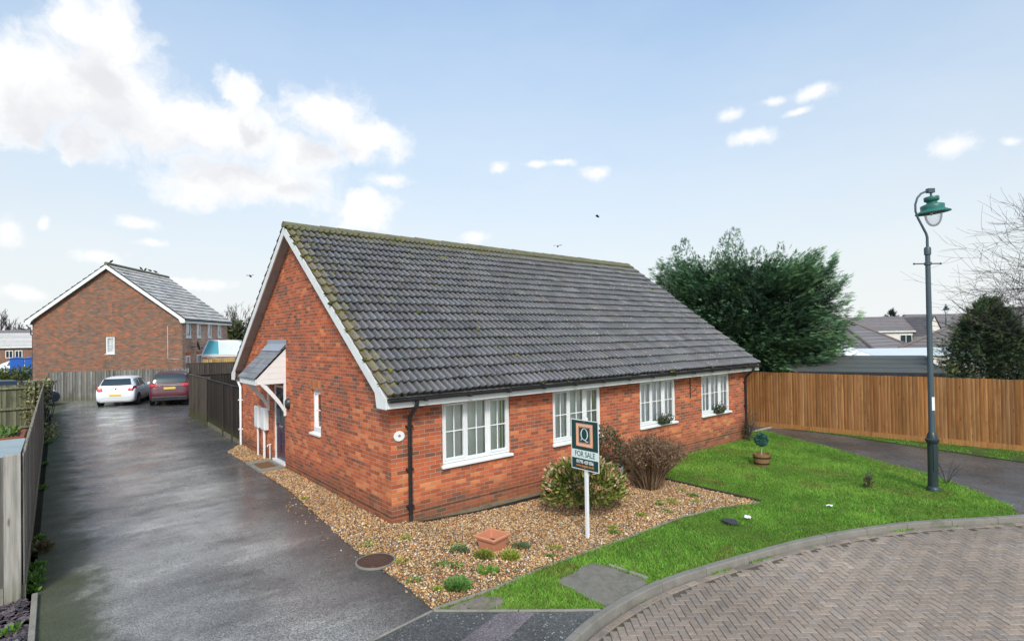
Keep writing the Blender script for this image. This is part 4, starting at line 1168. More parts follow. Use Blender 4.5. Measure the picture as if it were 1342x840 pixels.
ld = MB(); ld.box(-0.012, CY0 - 0.05, 3.04, -0.002, CY1 + 0.05, 3.24); ld.prism([(-0.012, CY0 - 0.045, 3.13), (-0.012, CY0 - 0.045, 3.115), (-0.17, CY0 - 0.045, 2.945), (-0.17, CY0 - 0.045, 2.96)], (0, CY1 - CY0 + 0.09, 0))
ld.build('lead_flashing', M['lead'], can)

for yy, nm in ((7.02, 0), (7.62, 1)):
    bx = MB(); bx.box(-0.13, yy, 0.78, -0.002, yy + 0.36, 1.38)
    mbx = bx.build('meter_box', M['pvc'], house, bevel=0.02)
    ln = MB(); ln.box(-0.137, yy + 0.03, 0.81, -0.131, yy + 0.33, 1.35); ln.build('lid', M['pvc'], mbx, bevel=0.003)
    pp = MB(); pp.tube([(-0.07, yy + 0.2, 0.78), (-0.07, yy + 0.2, -0.02)], 0.028 if nm else 0.036, 10); pp.build('pipe', M['pvc'], mbx, smooth=True)
tp = MB(); tp.tube([(-0.03, 6.86, 0.0), (-0.03, 6.86, 0.42)], 0.016, 8); tp.tube([(-0.0, 6.86, 0.42), (-0.08, 6.86, 0.42), (-0.10, 6.86, 0.37)], 0.014, 8)
tp.build('outside_tap', M['pvc'], house, smooth=True)
wl = MB(); Mr = Matrix.Rotation(R(-90), 3, 'Y')
wl.lathe([(0.0, 0.09), (0.07, 0.085), (0.10, 0.05), (0.11, 0.0)], (-0.001, 5.36, 1.64), 20, Mr)
for i in range(len(wl.v)):
    x, y, z = wl.v[i]; wl.v[i] = (x, y, 1.64 + (z - 1.64) * 1.35)
wl.build('wall_lamp', M['black_plastic'], house, smooth=True)
# oval house plaque
pq = MB(); n = 32
oval = [(0.155 + 0.105 * math.cos(2 * math.pi * k / n), -0.022, 1.505 + 0.088 * math.sin(2 * math.pi * k / n)) for k in range(n)]
pq.prism(oval, (0, 0.021, 0))
pl = pq.build('number_plaque', M['pvc'], house, bevel=0.004)
fl = MB()
for k in range(5):
    t = 2 * math.pi * k / 5
    c = (0.155 + 0.016 * math.cos(t), 1.512 + 0.014 * math.sin(t))
    fl.prism([(c[0] + 0.013 * math.cos(2 * math.pi * q / 8), -0.0245, c[1] + 0.011 * math.sin(2 * math.pi * q / 8)) for q in range(8)], (0, 0.002, 0))
fl.build('flower_motif', simple('dusty_pink', (0.42, 0.18, 0.24), 0.6, 0.2, 30), pl)
# wrought bracket for a hanging basket
br = MB(); br.bar((9.37, -0.012, 1.40), (9.37, -0.012, 1.98), 0.022, 0.016, (0, 1, 0)); br.bar((9.37, -0.02, 1.76), (9.37, -0.36, 1.76), 0.016, 0.016)
br.tube([(9.37, -0.02, 1.55), (9.37, -0.12, 1.60), (9.37, -0.20, 1.70), (9.37, -0.22, 1.75)], 0.007, 6); br.tube([(9.37, -0.36, 1.76), (9.37, -0.40, 1.77), (9.37, -0.41, 1.80), (9.37, -0.39, 1.82)], 0.007, 6)
br.build('basket_bracket', M['iron'], house)
vb = MB(); vb.box(6.0, -0.16, -0.24, 6.14, -0.03, 0.09); vb.box(5.99, -0.17, 0.02, 6.15, -0.02, 0.085)
vb.build('vent_box', M['pvc'], house, bevel=0.02)

# moss cushions on the tiles
def moss():
    tv, tf = ico(); S = math.hypot(W / 2 + OE, ZR - ZE); rows = 20; g = S / rows
    n = 1000
    xs = np.concatenate([rng.uniform(-OG, L + OG, n), -OG + rng.gamma(1.0, 0.25, 260), rng.uniform(-OG, L + OG, 420)])
    rw = np.concatenate([rng.integers(0, 20, n), rng.integers(0, 20, 260), np.full(420, 19)])
    keep = np.array([mnoise.noise((x * 0.7, r * 0.5, 3)) for x, r in zip(xs, rw)]) > -0.05
    keep |= rng.random(len(xs)) < 0.22
    keep[n + 260:] = True
    xs, rw = xs[keep], rw[keep]; m = len(xs)
    s = rw * g + rng.normal(0.0, 0.02, m) + np.where(rw == 19, rng.uniform(0, 0.3, m), 0)
    dy, dz = (W / 2 + OE) / S, (ZR - ZE) / S
    P = np.stack([xs, -OE + s * dy - 0.035 * dz, ZE - 0.03 + s * dz + 0.035 * dy], 1)
    k = rng.integers(2, 6, m); P = np.repeat(P, k, 0); m = len(P)
    P[:, 0] += rng.normal(0, 0.035, m); P[:, 2] += rng.normal(0, 0.008, m)
    Mx = frames(rng.normal(0, 1, (m, 3)), rng.uniform(0, 6, m), rng.gamma(4, 0.0062, m)); Mx[:, 2, :] *= 0.6
    col = pick([(0.105, 0.115, 0.018), (0.16, 0.15, 0.025), (0.055, 0.07, 0.014), (0.23, 0.17, 0.04), (0.035, 0.04, 0.015)], [4, 3, 4, 1.2, 2.5], m, 0.2)
    V, F, C = scatter(tv, tf, Mx, P, col)
    o = link('moss', np_mesh('moss', V, F, C, True), M['moss'], house)
    o['kind'] = 'stuff'
moss()

# ================================================================== FENCES
def fence(name, A, B, h, mat, pal, label, board=0.105, posts=(), side=1, rails=(), gravel=0.0, gmat=None, post_h=None, post_mat=None, capped=False, wob=0.006, z0=0.0, z1=None):
    A, B = Vector((A[0], A[1], 0)), Vector((B[0], B[1], 0)); d = B - A; Lf = d.length
    z1 = z0 if z1 is None else z1
    t = thing(name, label, 'fence', (A.x, A.y, 0), math.atan2(d.y, d.x))
    gzl = lambda x: z0 + (z1 - z0) * x / Lf
    mb = MB(); n = max(1, int(Lf / board)); w = Lf / n
    for i in range(n):
        c = np.array(pal[random.randrange(len(pal))]) * U(0.84, 1.15) * (1 + 0.22 * mnoise.noise((i * 0.13, A.x, 2)))
        x0, x1 = i * w, (i + 1) * w + 0.012
        zb = gzl(x0) + gravel; zt = gzl(x0) + h + U(-wob, wob)
        j = U(-0.002, 0.002)
        mb.prism([(x0, side * (0.004 + j), zb), (x1, side * (0.010 + j), zb), (x1, side * (0.024 + j), zb), (x0, side * (0.009 + j), zb)], (U(-.003, .003), 0, zt - zb), tuple(c))
        for q in (0, 3, 4, 7): mb.c[-8 + q] = tuple(c * 0.42)  # shadow of the board gap painted into the tint on one edge
    mb.build('board_panel', mat, t)
    if gravel > 0:
        g = MB(); seg = 1.8; x = 0
        while x < Lf - 0.01:
            e = min(x + seg - 0.01, Lf); c = np.array(pal[0]) * U(0.85, 1.1)
            g.add([(x, side * 0.0, gzl(x) - 0.12), (e, side * 0.0, gzl(e) - 0.12), (e, side * 0.034, gzl(e) - 0.12), (x, side * 0.034, gzl(x) - 0.12), (x, 0, gzl(x) + gravel - 0.002), (e, 0, gzl(e) + gravel - 0.002), (e, side * 0.034, gzl(e) + gravel - 0.002), (x, side * 0.034, gzl(x) + gravel - 0.002)],
                  [(0, 3, 2, 1), (4, 5, 6, 7), (0, 1, 5, 4), (1, 2, 6, 5), (2, 3, 7, 6), (3, 0, 4, 7)], tuple(c)); x += seg
        g.build('gravel_board', gmat or mat, t)
    for zr, rs in rails:
        r = MB(); r.bar((0, rs * 0.03, gzl(0) + zr), (Lf, rs * 0.03, gzl(Lf) + zr), 0.04, 0.075, col=tuple(np.array(pal[0]) * 1.05)); r.build('rail', mat, t)
    for px, ps in posts:
        r = MB(); zz = gzl(px); pc = np.array(pal[min(1, len(pal) - 1)]) * U(0.9, 1.2)
        r.box(px - 0.05, ps * 0.075 - 0.05, zz - 0.1, px + 0.05, ps * 0.075 + 0.05, zz + (post_h or h + 0.04), tuple(pc)); r.build('post', post_mat or mat, t, bevel=0.008, seg=1)
    if capped:
        r = MB(); r.bar((0, side * 0.012, gzl(0) + h + 0.012), (Lf, side * 0.012, gzl(Lf) + h + 0.012), 0.06, 0.022, col=tuple(np.array(pal[0]) * 1.15)); r.build('capping', mat, t)
    return t
orange = [(0.40, 0.182, 0.062), (0.44, 0.208, 0.076), (0.36, 0.155, 0.051), (0.41, 0.19, 0.068), (0.47, 0.24, 0.098), (0.38, 0.178, 0.070)]
fence('closeboard_fence', (15.0, 2.75), (16.75, -11.2), 1.98, M['new_fence'], orange, 'new orange-brown closeboard fence along the path on the right', 0.092, side=-1, gravel=0.16, z0=-0.17, wob=0.008)
grey = [(0.25, 0.24, 0.22), (0.21, 0.20, 0.18), (0.29, 0.28, 0.26), (0.18, 0.165, 0.145), (0.26, 0.235, 0.20)]
fence('drive_fence', (-4.78, 24.2), (-4.78, 0.64), 1.82, M['grey_fence'], [(0.31, 0.27, 0.22), (0.26, 0.22, 0.18), (0.35, 0.31, 0.26), (0.24, 0.205, 0.165)], 'long weathered fence down the left side of the drive', 0.125, side=1, gravel=0.2, gmat=M['grey_fence'], rails=((0.4, -1), (1.0, -1), (1.6, -1)), post_h=1.76)
t = fence('front_fence', (-7.6, 0.62), (-4.95, 0.62), 1.82, M['grey_fence'], [(0.15, 0.14, 0.125), (0.18, 0.17, 0.155), (0.125, 0.115, 0.105)], 'short dark end panel of the left fence above the slate border', 0.14, side=-1, gravel=0.22, gmat=M['concrete'])
pst = MB(); pst.box(-4.945, 0.585, -0.1, -4.785, 0.635, 1.84, (0.36, 0.33, 0.29))
tag(pst.build('corner_post', M['grey_fence'], bevel=0.006), 'pale wide corner post where the two left fences meet', 'fence post')
fence('garden_fence', (-9.6, 17.0), (-4.86, 17.0), 1.82, M['green_fence'], [(0.20, 0.195, 0.12), (0.17, 0.165, 0.10), (0.23, 0.22, 0.145)], 'algae-green garden fence with three rails facing the street', 0.125, side=1, rails=((0.35, -1), (1.0, -1), (1.72, -1)), posts=[(0.1, -1), (2.4, -1), (4.55, -1)])
fence('boundary_fence', (-4.75, 30.45), (1.62, 28.55), 1.68, M['grey_fence'], grey, 'weathered grey boundary fence behind the parked cars', 0.13, side=-1, posts=[(2.92, -1)], post_h=1.74, gravel=0.08)
fence('low_fence', (-11.5, 33.2), (-4.9, 31.6), 1.25, M['grey_fence'], grey[:3], 'lower grey fence below the hedge at far left', 0.13, side=-1)
fence('dark_fence', (1.55, 28.9), (9.0, 26.8), 1.95, M['brown_fence'], [(0.07, 0.055, 0.045), (0.09, 0.07, 0.058)], 'dark fence behind the burgundy car by the glass-roofed extension', 0.13, side=-1, capped=True)
brown = [(0.098, 0.078, 0.062), (0.112, 0.088, 0.070), (0.085, 0.068, 0.055)]
dk = [(0.036, 0.028, 0.024), (0.045, 0.034, 0.028), (0.030, 0.024, 0.021)]
fence('side_fence', (0.04, 18.8), (0.07, 15.25), 1.80, M['brown_fence'], brown, 'mid-brown fence panel nearest the burgundy car', 0.11, side=-1, gravel=0.1, posts=[(0.05, 1), (3.5, 1)], capped=True)
t = fence('side_gate', (0.10, 15.2), (-0.02, 10.1), 1.76, M['brown_fence'], dk, 'very dark brown board fence between the brown panel and the house', 0.13, side=-1, gravel=0.12, gmat=M['mossy'], capped=True)
for px in (2.9, 4.35):
    r = MB(); r.box(px - 0.035, -0.075, 0, px + 0.035, -0.026, 1.76, (0.05, 0.04, 0.034)); r.build('post', M['brown_fence'], t)
fence('back_fence', (0.1, 18.85), (6.0, 18.6), 1.75, M['brown_fence'], dk, 'dark fence across the back garden behind the side fence', 0.13, side=-1, capped=True)

# ================================================================== STREET LAMP
def lamp(name, label, x, y, z, rz, hoodmat='lamp_green'):
    t = thing(name, label, 'street lamp', (x, y, z), rz)
    b = MB(); b.lathe([(0.128, -0.08), (0.128, 0.05), (0.115, 0.08), (0.092, 0.10), (0.089, 0.95), (0.092, 1.0), (0.112, 1.03), (0.126, 1.06), (0.126, 1.09), (0.10, 1.11), (0.092, 1.16), (0.072, 1.22), (0.060, 1.24)], n=24)
    base = b.build('base', M['lamp_base'], t, smooth=True)
    d = MB(); d.box(-0.05, -0.096, 0.42, 0.05, -0.08, 0.98); d.build('access_door', M['lamp_base'], base, bevel=0.008)
    s = MB(); s.lathe([(0.058, 1.24), (0.053, 2.6), (0.046, 4.9), (0.046, 4.98), (0.062, 4.99), (0.064, 5.12), (0.052, 5.15), (0.03, 5.16), (0.0, 5.165)], n=20)
    shaft = s.build('column', M['lamp_post'], t, smooth=True)
    st = MB(); st.box(-0.030, -0.060, 1.70, 0.028, -0.052, 1.98); st.build('sticker', M['white_paint'], shaft)
    r = MB(); r.tube([(-0.29, 0, 4.80), (0.27, 0, 4.80)], 0.013, 8); r.tube([(-0.30, 0, 4.80), (-0.285, 0, 4.80)], 0.022, 8); r.tube([(0.265, 0, 4.80), (0.28, 0, 4.80)], 0.022, 8); r.lathe([(0.048, 4.765), (0.068, 4.775), (0.068, 4.825), (0.048, 4.835)], n=16)
    r.build('ladder_bar', M['lamp_post'], t, smooth=True)
    nk = [(0, 0, 5.14), (0.0, 0, 5.36), (-0.02, 0, 5.44), (-0.10, 0, 5.60), (-0.19, 0, 5.78), (-0.235, 0, 5.92), (-0.235, 0, 6.06), (-0.19, 0, 6.20), (-0.11, 0, 6.29), (-0.01, 0, 6.335), (0.05, 0, 6.345)]
    q = MB(); q.tube(nk, [0.027, 0.026, 0.025, 0.023, 0.022, 0.021, 0.021, 0.021, 0.021, 0.021, 0.021], 10)
    q.box(0.02, -0.042, 6.305, 0.16, 0.042, 6.395)
    q.build('swan_neck', M['lamp_post'], t, smooth=True)
    Mh = Matrix.Rotation(R(-5), 3, 'Y'); hc = (0.10, 0, 6.3)
    h = MB(); z0 = -6.3 + 0.0
    pr = [(0.02, 6.30), (0.022, 6.24), (0.05, 6.235), (0.128, 6.22), (0.138, 6.20), (0.134, 6.14), (0.12, 6.125), (0.095, 6.115), (0.095, 6.08), (0.15, 6.065), (0.205, 6.045), (0.214, 6.03), (0.21, 5.955), (0.225, 5.94), (0.305, 5.895), (0.315, 5.88), (0.31, 5.872), (0.225, 5.905), (0.15, 5.91), (0.0, 5.915)]
    h.lathe([(r_, z_ - 6.3) for r_, z_ in pr], hc, 32, Mh)
    hood = h.build('hood', M[hoodmat], t, smooth=True)
    g = MB(); g.lathe([(r_, z_ - 6.3) for r_, z_ in [(0.155, 5.905), (0.158, 5.85), (0.15, 5.76), (0.125, 5.68), (0.08, 5.615), (0.03, 5.59), (0.0, 5.585)]], hc, 28, Mh)
    g.build('globe', M['lamp_glass'], t, smooth=True)
    e = MB(); e.lathe([(0.0, 5.905), (0.025, 5.90), (0.03, 5.86), (0.025, 5.83), (0.0, 5.82)], (0.10, 0, 0), 14); e.build('bulb', M['white_paint'], t, smooth=True)
    return t
def lamp_glass():
    m = bpy.data.materials.new('clear_lamp_globe'); m.use_nodes = True
    nt = m.node_tree; nt.nodes.clear(); out = nt.nodes.new('ShaderNodeOutputMaterial')
    t = nd(nt, 'ShaderNodeBsdfTransparent', {'Color': (0.94, 0.95, 0.95, 1)}); g = nd(nt, 'ShaderNodeBsdfGlossy', {'Roughness': 0.05})
    lw = nd(nt, 'ShaderNodeLayerWeight', {'Blend': 0.25})
    dff = nd(nt, 'ShaderNodeBsdfDiffuse', {'Color': (0.7, 0.72, 0.72, 1)})
    mx = nd(nt, 'ShaderNodeMixShader', {0: mth(nt, 'MULTIPLY', lw.outputs['Facing'], 0.45), 1: t.outputs[0], 2: dff.outputs[0]})
    m2 = nd(nt, 'ShaderNodeMixShader', {0: mth(nt, 'MULTIPLY_ADD', lw.outputs['Fresnel'], 0.6, 0.02), 1: mx.outputs[0], 2: g.outputs[0]})
    nt.links.new(m2.outputs[0], out.inputs[0]); return m
M['lamp_glass'] = lamp_glass()
camrz = math.atan2(-0.644, 0.765)
lamp('street_lamp', 'tall blue-grey street lamp with green hood on the lawn corner', 9.73, -5.49, -0.17, camrz)
lamp('street_lamp', 'distant street lamp rising above the far roofs', 58.3, 3.9, -0.75, camrz + 0.6, 'lamp_base')

# ================================================================== FOR SALE SIGN
def text_mesh(name, s, size, mat, parent, origin, ax, up, nrm, sx=1.0, align='CENTER', bold=0.0, depth=0.0012):
    c = bpy.data.curves.new(name, 'FONT'); c.body = s; c.size = size; c.align_x = align; c.align_y = 'CENTER'; c.extrude = depth; c.offset = bold; c.resolution_u = 3
    o = bpy.data.objects.new('tmp', c); COL.objects.link(o)
    dg = bpy.context.evaluated_depsgraph_get()
    me = bpy.data.meshes.new_from_object(o.evaluated_get(dg)); bpy.data.objects.remove(o)
    ax, up, nrm = Vector(ax), Vector(up), Vector(nrm)
    T = Matrix((ax * sx, up, nrm)).transposed().to_4x4(); T.translation = Vector(origin)
    me.transform(T); me.name = name; me.materials.clear()
    return link(name, me, mat, parent)
def sale_sign():
    t = thing('for_sale_sign', 'green and white FOR SALE board on a white post in the gravel', 'sign', (2.27, -2.44, gz(2.27, -2.44)))
    cy, zt, zb = 0.0, 1.965, 1.13
    w = 0.305; 
    p = MB(); p.box(0.008, -0.026, -0.25, 0.058, 0.026, 2.0); p.build('post', M['white_paint'], t, bevel=0.003)
    b = MB(); b.box(0.0, -w, zb, 0.006, w, zt); board = b.build('board', M['white_paint'], t)
    G_ = simple('dark_green_print', (0.008, 0.055, 0.052), 0.4, 0.08, 4); Or = simple('salmon_print', (0.72, 0.30, 0.17), 0.45, 0.06, 4); Mi = simple('pale_mint_print', (0.68, 0.80, 0.78), 0.45, 0.04, 4); Dk = simple('dark_grey_print', (0.05, 0.085, 0.09), 0.5, 0.08, 4); Org = simple('orange_print', (0.72, 0.24, 0.05), 0.45, 0.08, 4); Pch = simple('peach_print', (0.80, 0.47, 0.33), 0.45, 0.05, 4)
    H = zt - zb
    Z = lambda v: zt - v * H           # fraction down the board
    Yf = lambda u: w - u * 2 * w       # fraction from the reader's left (the reader looks along +x)
    def panel(u0, v0, u1, v1, x, mat, name):
        q = MB(); q.box(x - 0.0012, Yf(u1), Z(v1), x, Yf(u0), Z(v0)); return q.build(name, mat, board)
    panel(0.025, 0.018, 0.975, 0.605, -0.0004, G_, 'upper_panel'); panel(0.025, 0.605, 0.975, 0.775, -0.0004, Mi, 'sale_band'); panel(0.025, 0.775, 0.975, 0.982, -0.0004, G_, 'lower_panel')
    def ring(u0, v0, u1, v1, k, x, mat, name):
        q = MB(); a, c = Yf(u0), Yf(u1); d, e = Z(v0), Z(v1); k2 = k
        for bx in ((c, d - k, a, d), (c, e, a, e + k), (c, e + k, c + k, d - k), (a - k, e + k, a, d - k)):
            q.box(x - 0.0012, bx[0], bx[1], x, bx[2], bx[3])
        return q.build(name, mat, board)
    ring(0.19, 0.075, 0.80, 0.535, 0.052, -0.0020, Pch, 'square_frame'); ring(0.19, 0.075, 0.80, 0.535, 0.012, -0.0034, Or, 'square_outline'); ring(0.285, 0.145, 0.705, 0.465, 0.010, -0.0034, Or, 'inner_outline')
    # serif Q: a stressed ring and a swept tail
    n = 40; cu, cv = Yf(0.495), Z(0.285); q = MB(); vs = []
    for k in range(n):
        a = 2 * math.pi * k / n; cx_, sx_ = math.cos(a), math.sin(a)
        vs.append((-0.0036, cu - 0.082 * cx_, cv + 0.098 * sx_)); vs.append((-0.0036, cu - (0.060 - 0.0) * cx_, cv + 0.089 * sx_))
    q.add(vs, [(2 * k, 2 * ((k + 1) % n), 2 * ((k + 1) % n) + 1, 2 * k + 1) for k in range(n)])
    tl = [(0.070, -0.080), (0.020, -0.094), (-0.012, -0.106), (-0.055, -0.128), (-0.098, -0.118), (-0.100, -0.108), (-0.060, -0.112), (-0.020, -0.090), (0.030, -0.078), (0.062, -0.070), (0.080, -0.106), (0.088, -0.100)]
    q.add([(-0.0037, cu + y * 0.9, cv + z) for y, z in tl[:10]], [(0, 1, 8, 9), (1, 2, 7, 8), (2, 3, 6, 7), (3, 4, 5, 6)])
    q.add([(-0.0037, cu + 0.058, cv - 0.072), (-0.0037, cu + 0.070, cv - 0.074), (-0.0037, cu + 0.082, cv - 0.112), (-0.0037, cu + 0.070, cv - 0.112)], [(0, 1, 2, 3)])
    q.build('letter', Mi, board, fix=False)
    ax, up, nr = (0, -1, 0), (0, 0, 1), (-1, 0, 0)
    text_mesh('sale_lettering', 'FOR SALE', 0.128, Dk, board, (-0.0022, 0, Z(0.69)), ax, up, nr, 0.82, bold=0.0012)
    text_mesh('phone_lettering', '01795 429 836', 0.078, M['white_paint'], board, (-0.0022, 0, Z(0.842)), ax, up, nr, 0.80, bold=0.0022)
    text_mesh('web_lettering', 'www.quealy.co.uk', 0.058, Org, board, (-0.0022, 0, Z(0.915)), ax, up, nr, 0.92, bold=0.0010)
    for z in (Z(0.04), Z(0.955)):
        q = MB(); q.lathe([(0, 0.012), (0.009, 0.011), (0.012, 0.0)], (-0.002, 0, z), 10, Matrix.Rotation(R(-90), 3, 'Y')); q.build('bolt', M['chrome'], board, smooth=True)
sale_sign()

# ================================================================== SMALL THINGS AROUND THE HOUSE
def gloc(x, y, dz=0.0):
    return (x, y, gz(x, y) + dz)
# terracotta planter
t = thing('terracotta_planter', 'empty square terracotta planter standing on the gravel', 'planter', gloc(0.70, -1.93), R(12))
t.scale = (0.9, 0.9, 0.8)
mb = MB()
def sq(r, z): return [(-r, -r, z), (r, -r, z), (r, r, z), (-r, r, z)]
prof = [(0.155, 0.0), (0.195, 0.215), (0.225, 0.222), (0.235, 0.27), (0.225, 0.29), (0.195, 0.288), (0.185, 0.22), (0.160, 0.10)]
vs = [p for r, z in prof for p in sq(r, z)]; fs = [(3, 2, 1, 0)] + [(4 * i + k, 4 * i + (k + 1) % 4, 4 * i + 4 + (k + 1) % 4, 4 * i + 4 + k) for i in range(len(prof) - 1) for k in range(4)]
mb.add(vs, fs); mb.build('pot', M['terracotta'], t, bevel=0.012)
mb = MB(); mb.add(sq(0.163, 0.115), [(0, 1, 2, 3)]); mb.build('compost', M['soil'], t, fix=False)
# manhole and utility slab
t = thing('manhole_cover', 'round rusty brown manhole cover at the drive edge', 'manhole cover', (-0.93, -1.28, 0.0))
mb = MB(); mb.lathe([(0.282, -0.1), (0.282, 0.022), (0.262, 0.024), (0.262, -0.1)], n=36); mb.build('concrete_ring', M['concrete'], t)
mb = MB(); mb.lathe([(0.258, -0.05), (0.258, 0.018), (0.252, 0.024), (0.12, 0.028), (0.0, 0.028)], n=36)
for k in range(-4, 5):
    y = k * 0.052; e = math.sqrt(max(0, 0.235 ** 2 - y * y))
    mb.box(-e, y - 0.008, 0.0275, e, y + 0.008, 0.0325)
mb.build('iron_lid', M['rust'], t)
slabo = sheet('utility_slab', SLAB, 0.024, simple('worn_slab', (0.21, 0.19, 0.155), 0.95, 0.45, 9, dirt=0.85, dirtcol=(0.11, 0.10, 0.08), bmp=0.02)); del slabo['kind']
mo = slabo.modifiers.new('Solidify', 'SOLIDIFY'); mo.thickness = 0.08; mo.offset = -1
tag(slabo, 'worn grey concrete access slab set in the grass against the kerb', 'slab')
ed = MB(); ed.bar((1.63, -3.45, gz(1.6, -3.35) + 0.010), (1.70, -3.72, gz(1.7, -3.7) + 0.008), 0.04, 0.07); ed.bar((1.705, -3.76, gz(1.7, -3.7) + 0.006), (1.76, -4.02, gz(1.7, -4.05) + 0.008), 0.06, 0.07)
tag(ed.build('slab_surround', M['concrete'], bevel=0.012), 'broken concrete rim on the right side of the access slab', 'concrete rim')
# step slab with mat
t = thing('door_step', 'concrete step slab in front of the purple door', 'step', (-0.33, 6.2, 0.0))
mb = MB(); mb.box(-0.32, -0.62, -0.1, 0.30, -0.42, 0.05); mb.box(-0.32, 0.42, -0.1, 0.30, 0.62, 0.05); mb.box(-0.32, -0.42, -0.1, -0.24, 0.42, 0.05); mb.box(0.22, -0.42, -0.1, 0.30, 0.42, 0.05); mb.box(-0.24, -0.42, -0.1, 0.22, 0.42, 0.022)
mb.build('slab', M['concrete'], t, bevel=0.008)
mb = MB(); mb.box(-0.52, 5.85, 0.024, -0.16, 6.52, 0.045); mb.box(-0.50, 5.88, 0.045, -0.18, 6.49, 0.052)
tag(mb.build('doormat', M['coir'], bevel=0.004), 'brown coir doormat sunk in the step by the purple door', 'doormat')
# litter
def scrap(x, y, s, label, mat, name, cat, lift=0.02, sx=1.0):
    mb = MB(); n = 5; vs = []
    for i in range(n):
        for j in range(n):
            vs.append((s * sx * (i / (n - 1) - .5) * U(.8, 1.1), s * (j / (n - 1) - .5) * U(.8, 1.1), lift + s * 0.35 * mnoise.noise((i * .7 + x, j * .7 + y, 1))))
    mb.add(vs, [(i * n + j, (i + 1) * n + j, (i + 1) * n + j + 1, i * n + j + 1) for i in range(n - 1) for j in range(n - 1)])
    o = mb.build(name, mat, fix=False); o.location = gloc(x, y, 0.02); o.rotation_euler = (0, 0, U(0, 3))
    return tag(o, label, cat)
scrap(5.12, -3.77, 0.12, 'crumpled white paper scrap on the grass near the dark slate piece', M['paper'], 'paper_scrap', 'litter', 0.05)
scrap(6.92, -4.48, 0.11, 'white paper scrap alone on the lawn beyond the timber edging', M['paper'], 'paper_scrap', 'litter', 0.04)
mb = MB(); mb.prism([(-.14, -.12, 0), (.15, -.1, 0), (.13, .13, 0), (-.05, .14, 0), (-.15, .03, 0)], (0, 0, 0.02))
o = mb.build('slate_piece', simple('dark_slate', (0.05, 0.052, 0.065), 0.5, 0.2, 12)); o.location = gloc(4.74, -3.64, 0.035); o.rotation_euler = (0.06, 0.05, 0.6)
tag(o, 'flat dark slate fragment lying in the grass', 'slate')

# ------------------------------------------------------------------ leaf helpers
LEAF_V = [(0, 0, 0), (-0.22, 0.38, 0.05), (0, 0.5, -0.02), (0.22, 0.38, 0.05), (-0.15, 0.75, 0.02), (0.15, 0.75, 0.02), (0, 1.0, -0.06)]
LEAF_F = [(0, 2, 1), (0, 3, 2), (1, 2, 4), (2, 3, 5), (4, 2, 6), (2, 5, 6)]
def leaves(P, D, size, col, sj=0.3):
    n = len(P)
    return scatter(LEAF_V, LEAF_F, frames(D, rng.uniform(0, 6.28, n), size * rng.uniform(1 - sj, 1 + sj, n)), P, col, [.85, .95, .8, .95, 1, 1, 1.1])
def merge(*parts):
    V = []; F = []; C = []; b = 0
    for v, f, c in parts:
        V.append(v); F.append(f + b); C.append(c); b += len(v)
    return np.concatenate(V), np.concatenate(F), np.concatenate(C)
def arr(mb):
    v = np.array([tuple(p) for p in mb.v]); f = []
    for q in mb.f:
        f.append(q[:3]);
        for k in range(3, len(q)): f.append((q[0], q[k - 1], q[k]))
    return v, np.array(f), np.array(mb.c)

def round_bush(name, label, loc, rx, ry, h, n, size, pal, wt, top_pal, cat='shrub', stems=30, low=0.05):
    t = thing(name, label, cat, loc)
    d = unit(rng.normal(0, 1, (n, 3))); d[:, 2] = np.abs(d[:, 2]) - 0.25; d = unit(d)
    r = 0.62 + 0.40 * rng.random(n) ** 0.55
    lump = np.array([mnoise.noise((q[0] * 2.6, q[1] * 2.6, q[2] * 2.6)) for q in d]); r *= 1 + 0.20 * lump
    P = d * r[:, None] * np.array([rx, ry, h * 0.58]); P[:, 2] += h * 0.44
    k = P[:, 2] > low; P, d, r, lump = P[k], d[k], r[k], lump[k]; n = len(P)
    D = d * 0.8 + rng.normal(0, 0.5, (n, 3)) + np.array([0, 0, 0.45])
    col = pick(pal, wt, n, 0.15)
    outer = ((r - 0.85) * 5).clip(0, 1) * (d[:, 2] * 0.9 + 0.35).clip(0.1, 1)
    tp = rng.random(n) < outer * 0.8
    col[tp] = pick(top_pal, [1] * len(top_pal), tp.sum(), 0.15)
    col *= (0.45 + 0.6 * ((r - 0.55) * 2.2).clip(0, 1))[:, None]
    V, F, C = leaves(P, D, size, col)
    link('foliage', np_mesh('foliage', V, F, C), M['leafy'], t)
    s = MB()
    for k in range(stems):
        a = U(0, 6.28); q = U(0.3, 0.85)
        s.tube([(0.06 * math.cos(a), 0.06 * math.sin(a), -0.03), (rx * q * 0.5 * math.cos(a), ry * q * 0.5 * math.sin(a), h * 0.35), (rx * q * math.cos(a), ry * q * math.sin(a), h * U(0.5, 0.8))], [0.010, 0.007, 0.003], 5)
    s.build('stems', M['bark'], t)
    return t
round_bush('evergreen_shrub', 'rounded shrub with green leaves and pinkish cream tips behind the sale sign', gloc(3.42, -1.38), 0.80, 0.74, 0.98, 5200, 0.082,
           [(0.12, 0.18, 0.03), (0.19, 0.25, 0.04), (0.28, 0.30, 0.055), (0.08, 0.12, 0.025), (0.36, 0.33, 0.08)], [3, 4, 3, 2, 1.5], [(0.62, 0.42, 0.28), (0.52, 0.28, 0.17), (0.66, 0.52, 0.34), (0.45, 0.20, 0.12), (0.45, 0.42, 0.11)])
round_bush('grey_shrub', 'upright grey-green shrub squeezed between wall and brown dead shrub', gloc(5.05, -0.55), 0.5, 0.42, 1.32, 2600, 0.055,
           [(0.085, 0.105, 0.055), (0.12, 0.14, 0.075), (0.06, 0.075, 0.04), (0.15, 0.14, 0.08)], [3, 3, 2, 1], [(0.16, 0.19, 0.09), (0.13, 0.15, 0.07)])

